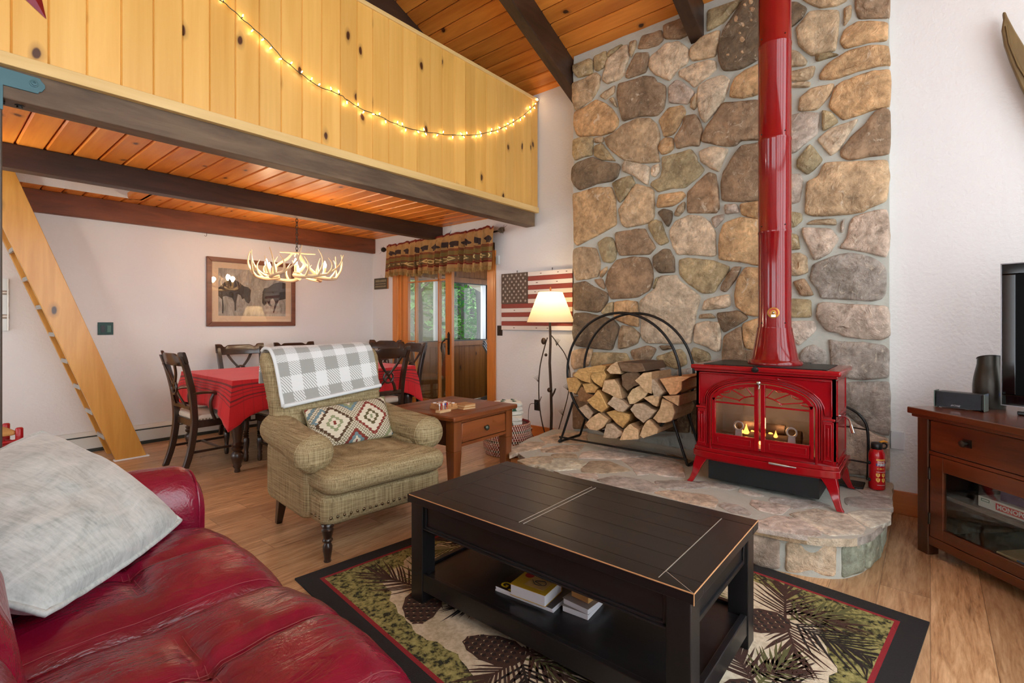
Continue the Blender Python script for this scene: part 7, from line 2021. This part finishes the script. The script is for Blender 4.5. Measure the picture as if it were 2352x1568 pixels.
# ================================================================ string lights on the loft rail
WY = YF - .022
M['wire'] = plain('green_wire', sr(44, 56, 34), .6); M['mini'] = emit('mini_bulb', (1, .66, .36, 1), 42)
wp = [(440, -70), (470, -30), (505, 0), (520, 10), (555, 42), (590, 72), (620, 100), (650, 135), (690, 168), (730, 197), (780, 217), (797, 229), (830, 250), (870, 266), (905, 283), (940, 295), (985, 304), (1040, 310), (1095, 309), (1150, 295), (1195, 270), (1222, 247), (1236, 233)]
SL = thing('string_lights', 'strand of warm mini fairy lights hanging in a curve across the pine loft rail', 'string lights', (0, WY, 0))
wpts = [atY(u, v, WY) for u, v in wp]; wpts = [Vector((p.x, 0, p.z)) for p in wpts]; ws = spline(wpts, 5)
m = MB(); m.tube([p + Vector((0, .002 * math.sin(i * 1.3), .002 * math.cos(i * 1.7))) for i, p in enumerate(ws)], .0028, 6); m.build('wire', M['wire'], SL, smooth=60)
bl = [(a / 2.904, b_ / 2.904) for a, b_ in ((1490, 5), (1617, 110), (1665, 222), (1757, 262), (1803, 322), (1873, 393), (1955, 408), (2005, 492), (2092, 498), (2122, 578), (2210, 598), (2260, 612), (2313, 685))]
bl += [(780 + a / 2.904, b_ / 2.904) for a, b_ in ((50, 683), (123, 678), (158, 750), (230, 762), (268, 755), (310, 822), (385, 822), (415, 805), (440, 878), (523, 878), (560, 848), (575, 892), (645, 910), (692, 882), (755, 925), (805, 885), (835, 920), (848, 885), (910, 908), (937, 880), (945, 900), (1008, 885), (1015, 850), (1057, 880), (1060, 845), (1112, 857), (1115, 820), (1160, 835), (1160, 792), (1207, 805), (1238, 780), (1275, 745), (1270, 720), (1308, 735), (1310, 690), (1320, 662))]
for u, v in bl:
    p = atY(u, v, WY); p = Vector((p.x, 0, p.z)); q = min(ws, key=lambda s_: (s_ - p).length); d = p - q
    if d.length < .008: d = Vector((0, -.012, .002))
    dn = d.normalized()
    m = MB(); m.tube([q, q + dn * .012], .0032, 6); sk = m.build('socket', M['wire'], SL, smooth=60)
    m = MB(); m.tube([q + dn * .011, q + dn * .016, q + dn * .024, q + dn * .030], [.0030, .0036, .0030, .0008], 7); m.build('bulb', M['mini'], sk, smooth=60)
# ================================================================ barn star, bracket, stool, lattice panel
tip = atY(107, 43, YF - .01); Cst = Vector((tip.x - .16, 0, tip.z + .27)); R_ = (Vector((tip.x, 0, tip.z)) - Cst).length; a0 = math.atan2(tip.z - Cst.z, tip.x - Cst.x)
STR = thing('barn_star', 'red metal barn star on the pine loft rail, one point showing', 'star', (Cst.x, YF, Cst.z))
red1, red2 = plain('star_red', sr(140, 30, 34), .4, .3), plain('star_dusty_red', sr(128, 52, 66), .45, .3)
for k in range(5):
    a = a0 + k * 2 * PI / 5; m = MB()
    T = (R_ * math.cos(a), 0, R_ * math.sin(a)); A1 = (R_ * .42 * math.cos(a + PI / 5), 0, R_ * .42 * math.sin(a + PI / 5)); A2 = (R_ * .42 * math.cos(a - PI / 5), 0, R_ * .42 * math.sin(a - PI / 5))
    ap = (0, -.07, 0)
    T, A1, A2 = [(p[0], -.004, p[2]) for p in (T, A1, A2)]
    bk_ = (0, -.003, 0)
    m.add([T, A1, ap], [(0, 1, 2)], 0); m.add([T, ap, A2], [(0, 1, 2)], 1); m.add([T, A1, bk_, A2], [(0, 3, 2, 1)], 0)
    m.build('star_point', [red1, red2], STR, smooth=0)
M['teal_metal'] = plain('blackened_teal_plate', sr(66, 100, 106), .5, .3, var=.12, vs=8)
BR = thing('beam_bracket', 'teal grey steel bracket plate bolting the front beam to the post', 'bracket', (0, 3.23, 0))
P = [(0, 157), (92, 181), (95, 187), (103, 196), (104, 204), (100, 208), (96, 212), (90, 212), (88, 216), (7, 195), (7, 252), (0, 252)]
W3 = [atY(u, v, 3.226) for u, v in P]
poly = [(p.x, p.z) for p in W3]; poly[0] = (.10, poly[0][1] + .0); 
poly = [(.08, 2.412)] + poly[1:-1] + [(.08, poly[-2][1])]
m = MB(); m.prism(poly, .001, .008, 0, RXZ); m.build('plate', M['teal_metal'], BR, bevel=.0015, smooth=0)
pb = atY(78, 191.5, 3.22)
m = MB(); m.lathe([(.016, 0), (.016, .004), (.011, .005), (.011, .012), (.005, .013), (.003, .010)], 20, 0, frame((pb.x, -.008, pb.z), (1, 0, 0), (0, 0, 1))); m.build('bolt', M['teal_metal'], BR, smooth=40)
for (u, v, ax) in ((16, 237, 'x'), (45, 229, 'z')):
    p = atY(u, v, 3.29); m = MB()
    if ax == 'x': m.lathe([(.017, 0), (.017, .003), (.011, .003), (.011, .012)], 6, 0, frame((.247, .06, p.z), (0, 1, 0), (0, 0, 1)))
    else: m.lathe([(.017, 0), (.017, .003), (.011, .003), (.011, .012)], 6, 0, frame((p.x, .06, 2.272), (1, 0, 0), (0, -1, 0)))
    m.build('bolt', M['black_metal'], BR, smooth=30)
ST_ = thing('stool', 'small red stool with a woven rush seat below the lattice panel', 'stool', (.30, 5.27, 0), .15)
M['stool_red'] = plain('stool_red', sr(166, 16, 24), .3); M['rush'] = plain('rush_seat', sr(202, 156, 92), .85, var=.35, vs=30, stretch=(.2, 6, 1), bump=.6, bs=40)
for qx in (-1, 1):
    for qy in (-1, 1): MB().lathe([(.018, 0), (.022, .05), (.022, .40), (.022, .468), (.016, .475)], 16, 0, Matrix.Translation((qx * .16, qy * .15, 0))).build('leg', M['stool_red'], ST_, smooth=50)
for qy in (-1, 1):
    m = MB(); m.tube([(-.16, qy * .15, .38), (.16, qy * .15, .38)], .011, 8); m.build('stretcher', M['stool_red'], ST_, smooth=60)
for qx in (-1, 1):
    m = MB(); m.tube([(qx * .16, -.15, .35), (qx * .16, .15, .35)], .011, 8); m.build('stretcher', M['stool_red'], ST_, smooth=60)
m = MB(); rbox(m, -.15, .15, -.14, .14, .42, .455, .02, puff=.008); m.build('seat', M['rush'], ST_, smooth=50)
pL = atY(21, 700, YB - .01); zT, zB = atY(20, 640, YB - .01).z, atY(20, 759, YB - .01).z
LT = thing('lattice_panel', 'pale woven metal lattice panel on the wall left of the ladder', 'wall decor', (pL.x - .22, YB, (zT + zB) / 2))
M['pale_metal'] = plain('pale_metal_strip', sr(190, 182, 170), .35, .5, var=.2, vs=10)
hh = (zT - zB) / 2
for k in range(5):
    z = -hh + .02 + (2 * hh - .04) * k / 4
    m = MB(); m.grid(lambda u, v, z=z, k=k: (-.2 + .42 * u, -.016 - .008 * math.sin(u * 18 + k * PI), z - .018 + .036 * v), 40, 1); o = m.build('horizontal_strip', M['pale_metal'], LT, smooth=180); sdm = o.modifiers.new('t', 'SOLIDIFY'); sdm.thickness = .003
for k in range(4):
    x = -.17 + k * .12
    MB().bx(x - .02, x + .02, -.018, -.014, -hh, hh).build('vertical_strip', plain('white_strip', sr(222, 226, 222), .4), LT, smooth=0)
MB().bx(.205, .215, -.03, 0, -hh, hh).build('edge_rail', M['pale_metal'], LT, smooth=0)
MB().bx(-.2, .21, -.008, 0, -hh, hh).build('backing', plain('teal_backing', sr(70, 92, 84), .5), LT, smooth=0)
# ================================================================ porch chair and the wood outside
AD = thing('adirondack_chair', 'grey adirondack porch chair seen through the open doorway', 'chair', (5.87, 4.92, -.01), math.radians(220))
M['ad_grey'] = plain('porch_chair_grey', sr(92, 96, 98), .6); M['ad_light'] = plain('porch_chair_arm', sr(196, 202, 206), .5)
for k in range(5):
    x = -.22 + k * .11; m = MB(); m.add([(x - .05, -.10, .34), (x + .05, -.10, .34), (x + .05, -.13, .34), (x - .05, -.13, .34), (x - .05, -.42, .98 - .03 * abs(k - 2)), (x + .05, -.42, .98 - .03 * abs(k - 2)), (x + .05, -.45, .98 - .03 * abs(k - 2)), (x - .05, -.45, .98 - .03 * abs(k - 2))], [(0, 1, 5, 4), (3, 7, 6, 2), (0, 4, 7, 3), (1, 2, 6, 5), (4, 5, 6, 7), (0, 3, 2, 1)]); m.build('back_slat', M['ad_grey'], AD, smooth=0)
for k in range(4): MB().bx(-.26, .26, -.10 + k * .13, .01 + k * .13, .34 + k * .015, .36 + k * .015).build('seat_slat', M['ad_grey'], AD, smooth=0)
for q in (-1, 1):
    MB().bx(*sorted((q * .27, q * .40)), -.25, .42, .56, .585).build('arm', M['ad_light'], AD, bevel=.006, smooth=0)
    MB().bx(*sorted((q * .29, q * .34)), .34, .40, 0, .56).build('leg', M['ad_grey'], AD, smooth=0)
    m = MB(); m.add([(q * .26, .38, .40), (q * .26, .38, .34), (q * .26, -.50, .0), (q * .26, -.50, .06), (q * .29, .38, .40), (q * .29, .38, .34), (q * .29, -.50, .0), (q * .29, -.50, .06)], [(0, 1, 2, 3), (4, 7, 6, 5), (0, 4, 5, 1), (2, 6, 7, 3), (0, 3, 7, 4), (1, 5, 6, 2)]); m.build('leg', M['ad_grey'], AD, smooth=0)
def ground_mat():
    t = NT('leafy_bank'); n_ = t.noise(t.coord(), 4, 7, .75); return t.done(t.ramp(n_, [(.35, sr(30, 40, 20)), (.5, sr(66, 74, 44)), (.62, sr(104, 94, 74))]), .95)
m = MB(); m.grid(lambda u, v: (-2 + 34 * u, 7.2 + 30 * v, -.5 + 8.0 * v ** 1.25 + noise.noise(Vector((u * 9, v * 9, 0))) * .25), 40, 40)
g_ = m.build('ground_outside', ground_mat(), smooth=180); struct(g_)
M['bark_out'] = plain('grey_bark', sr(58, 56, 50), .95, var=.4, vs=9, stretch=(2, 2, .4))
def leafm(name, c):
    t = NT(name); cc_ = t.mix(t.noise(t.coord(), 6, 3), dim(c, .7), dim(c, 1.3)); d = t.n('BsdfDiffuse', {'Color': cc_}); tr = t.n('BsdfTranslucent', {'Color': cc_})
    mx = t.n('MixShader', {0: .45, 1: d.outputs[0], 2: tr.outputs[0]}); t.t.links.new(mx.outputs[0], t.out.inputs[0]); return t.m
def leaf_plain(name, c): t = NT(name); return t.done(t.mix(t.noise(t.coord(), 1.5, 4), dim(c, .45), dim(c, 1.6)), .7)
M['leaf_a'] = leafm('spring_leaves', sr(58, 104, 38)); M['leaf_b'] = leafm('deep_leaves', sr(44, 88, 48))
def leaves(m, c, R_, n_, s0=.10, fl=.6):
    for _ in range(n_):
        while 1:
            p = Vector((random.uniform(-1, 1), random.uniform(-1, 1), random.uniform(-1, 1)))
            if p.length < 1: break
        p = Vector(c) + Vector((p.x * R_, p.y * R_, p.z * R_ * fl)); a = Vector((random.uniform(-1, 1), random.uniform(-1, 1), random.uniform(-.5, .5))).normalized(); b_ = a.cross(Vector((random.uniform(-1, 1), random.uniform(-1, 1), 1))).normalized(); s_ = s0 * random.uniform(.6, 1.3)
        m.add([p - a * s_, p - b_ * s_ * .4, p + a * s_, p + b_ * s_ * .4], [(0, 1, 2, 3)])
gz = lambda x, y: -.5 + 8.0 * max(0, (y - 7.2) / 30) ** 1.25
for k, (u, Y, r, lab) in enumerate(((1062, 12.5, .09, 'slim grey tree trunk at the left of the porch window view'), (1083, 15.5, .11, 'straight grey tree further back in the middle of the porch window view'), (1100, 11.0, .12, 'forked grey tree at the right of the porch window view'), (962, 12.0, .10, 'leafy tree seen through the closed glass door leaf'), (1046, 18.0, .12, 'distant leafy tree deep in the wood outside'))):
    x = atY(u, 700, Y).x; z0 = gz(x, Y) - .2
    t_ = thing('tree', lab, 'tree', (x, Y, z0), 0, 'trees outside the porch')
    m = MB(); S_ = spline([(0, 0, 0), (.05, 0, 1.5), (-.05, .05, 3.2), (.1, 0, 5), (.05, 0, 7)], 5); m.tube(S_, [r * (1 - .6 * i / len(S_)) for i in range(len(S_))], 9)
    for q in range(7): z = 2.0 + q * .7; a = q * 2.4; m.tube([(0, 0, z), (.5 * math.cos(a), .5 * math.sin(a), z + .5), (1.3 * math.cos(a), 1.3 * math.sin(a), z + .8)], [r * .4, r * .28, r * .08], 6)
    m.build('trunk', M['bark_out'], t_, smooth=60)
    m = MB()
    for q in range(9): a = q * 2.4; leaves(m, (1.0 * math.cos(a), 1.0 * math.sin(a), 1.7 + q * .5), .9, 130, .10)
    m.build('foliage', M['leaf_a'] if k % 2 == 0 else M['leaf_b'], t_, smooth=0)
for k, (u, Y, R_, lab) in enumerate(((1060, 9.2, .55, 'low green bush in the left half of the porch window'), (1096, 9.8, .6, 'low green bush in the right half of the porch window'), (1075, 11.8, .8, 'wide bush behind the two low bushes outside the porch'), (965, 9.5, .6, 'low bush seen through the closed glass door leaf'), (1120, 12.5, .8, 'bush at the right edge of the porch window view'))):
    x = atY(u, 740, Y).x; z0 = gz(x, Y)
    t_ = thing('bush', lab, 'bush', (x, Y, z0), 0, 'bushes outside the porch'); m = MB(); leaves(m, (0, 0, R_ * .75), R_, 420, .07, .75); m.build('foliage', M['leaf_b'] if k % 2 else M['leaf_a'], t_, smooth=0)
    m = MB()
    for q in range(6): a = q * 1.05; m.tube([(0, 0, -.1), (R_ * .3 * math.cos(a), R_ * .3 * math.sin(a), R_ * .5), (R_ * .6 * math.cos(a), R_ * .6 * math.sin(a), R_ * 1.0)], [.02, .012, .004], 5)
    m.build('stem', M['bark_out'], t_, smooth=60)
wd = MB()
for k in range(150):
    Y = random.uniform(13, 24); x = Y * random.uniform(.72, 1.28); zc = gz(x, Y) + random.choice((.4, .8, 1.6, 2.6, 3.4)) * random.uniform(.8, 1.3)
    leaves(wd, (x, Y, zc), random.uniform(.8, 1.5), 46, .17, .55)
wo = wd.build('woodland_foliage', leaf_plain('woodland_leaves', sr(86, 128, 58)), smooth=0); tag(wo, 'sunlit leafy undergrowth of the wood behind the porch window', 'foliage', None, 'stuff')
for k in range(12):
    Y = random.uniform(14, 23); x = Y * random.uniform(.74, 1.22); z0 = gz(x, Y) - .2; r = random.uniform(.07, .13)
    m = MB(); S_ = spline([(x, Y, z0), (x + random.uniform(-.2, .2), Y, z0 + 3), (x + random.uniform(-.4, .4), Y, z0 + 6.5)], 5); m.tube(S_, [r * (1 - .5 * i / len(S_)) for i in range(len(S_))], 7)
    o = m.build('bare_tree', M['bark_out'], smooth=60); tag(o, 'bare grey tree trunk standing far back in the wood beyond the porch', 'tree', 'distant trunks in the wood')
# ================================================================ camera and light
cam = bpy.data.cameras.new('camera'); cam.sensor_width = 36; cam.lens = 36 * FPX / 2352; cam.shift_y = -(784 - VY0) / 2352; cam.clip_start = .05
co = bpy.data.objects.new('camera', cam); COL.objects.link(co); co.location = (0, 0, EYE); co.rotation_euler = (PI / 2, 0, YAW - PI / 2); SC.camera = co
def point(name, loc, w, col, r=.03):
    l = bpy.data.lights.new(name, 'POINT'); l.energy = w; l.color = col; l.shadow_soft_size = r
    o = bpy.data.objects.new(name, l); COL.objects.link(o); o.location = loc; return o
for k in range(6):
    a = k * PI / 3 + .02; point('chandelier_bulb', (CHX + .31 * math.cos(a), CHY + .31 * math.sin(a), CHZ + .16), 3.2, (1, .74, .48), .03)
point('floor_lamp_bulb', (LX, LY, 1.45), 3.5, (1, .78, .52), .05)
point('added_streak_light', (.05, 4.75, 2.15), 9, (1, .9, .78), .03)  # added light with no fixture, meant to streak the wall past the ladder treads
point('fire_glow', (3.40, .88, HZ + .40), 1.2, (1, .5, .2), .04); point('fire_glow_low', (3.40, .70, HZ + .40), .8, (1, .5, .2), .04)
w = bpy.data.worlds.new('daylight'); SC.world = w; w.use_nodes = True
bg = w.node_tree.nodes['Background']; bg.inputs[0].default_value = (.87, .94, 1.0, 1); bg.inputs[1].default_value = 3.6
SC.view_settings.view_transform = 'Standard'; SC.view_settings.look = 'None'; SC.view_settings.gamma = 1.0; SC.view_settings.use_curve_mapping = False
SC.view_settings.exposure = .55
SC.cycles.use_denoising = True
SC.cycles.use_adaptive_sampling = True; SC.cycles.adaptive_threshold = .08; SC.cycles.adaptive_min_samples = 10
SC.cycles.max_bounces = 7; SC.cycles.diffuse_bounces = 4; SC.cycles.glossy_bounces = 3; SC.cycles.transparent_max_bounces = 8
SC.cycles.sample_clamp_indirect = 6.0; SC.cycles.caustics_reflective = False; SC.cycles.caustics_refractive = False
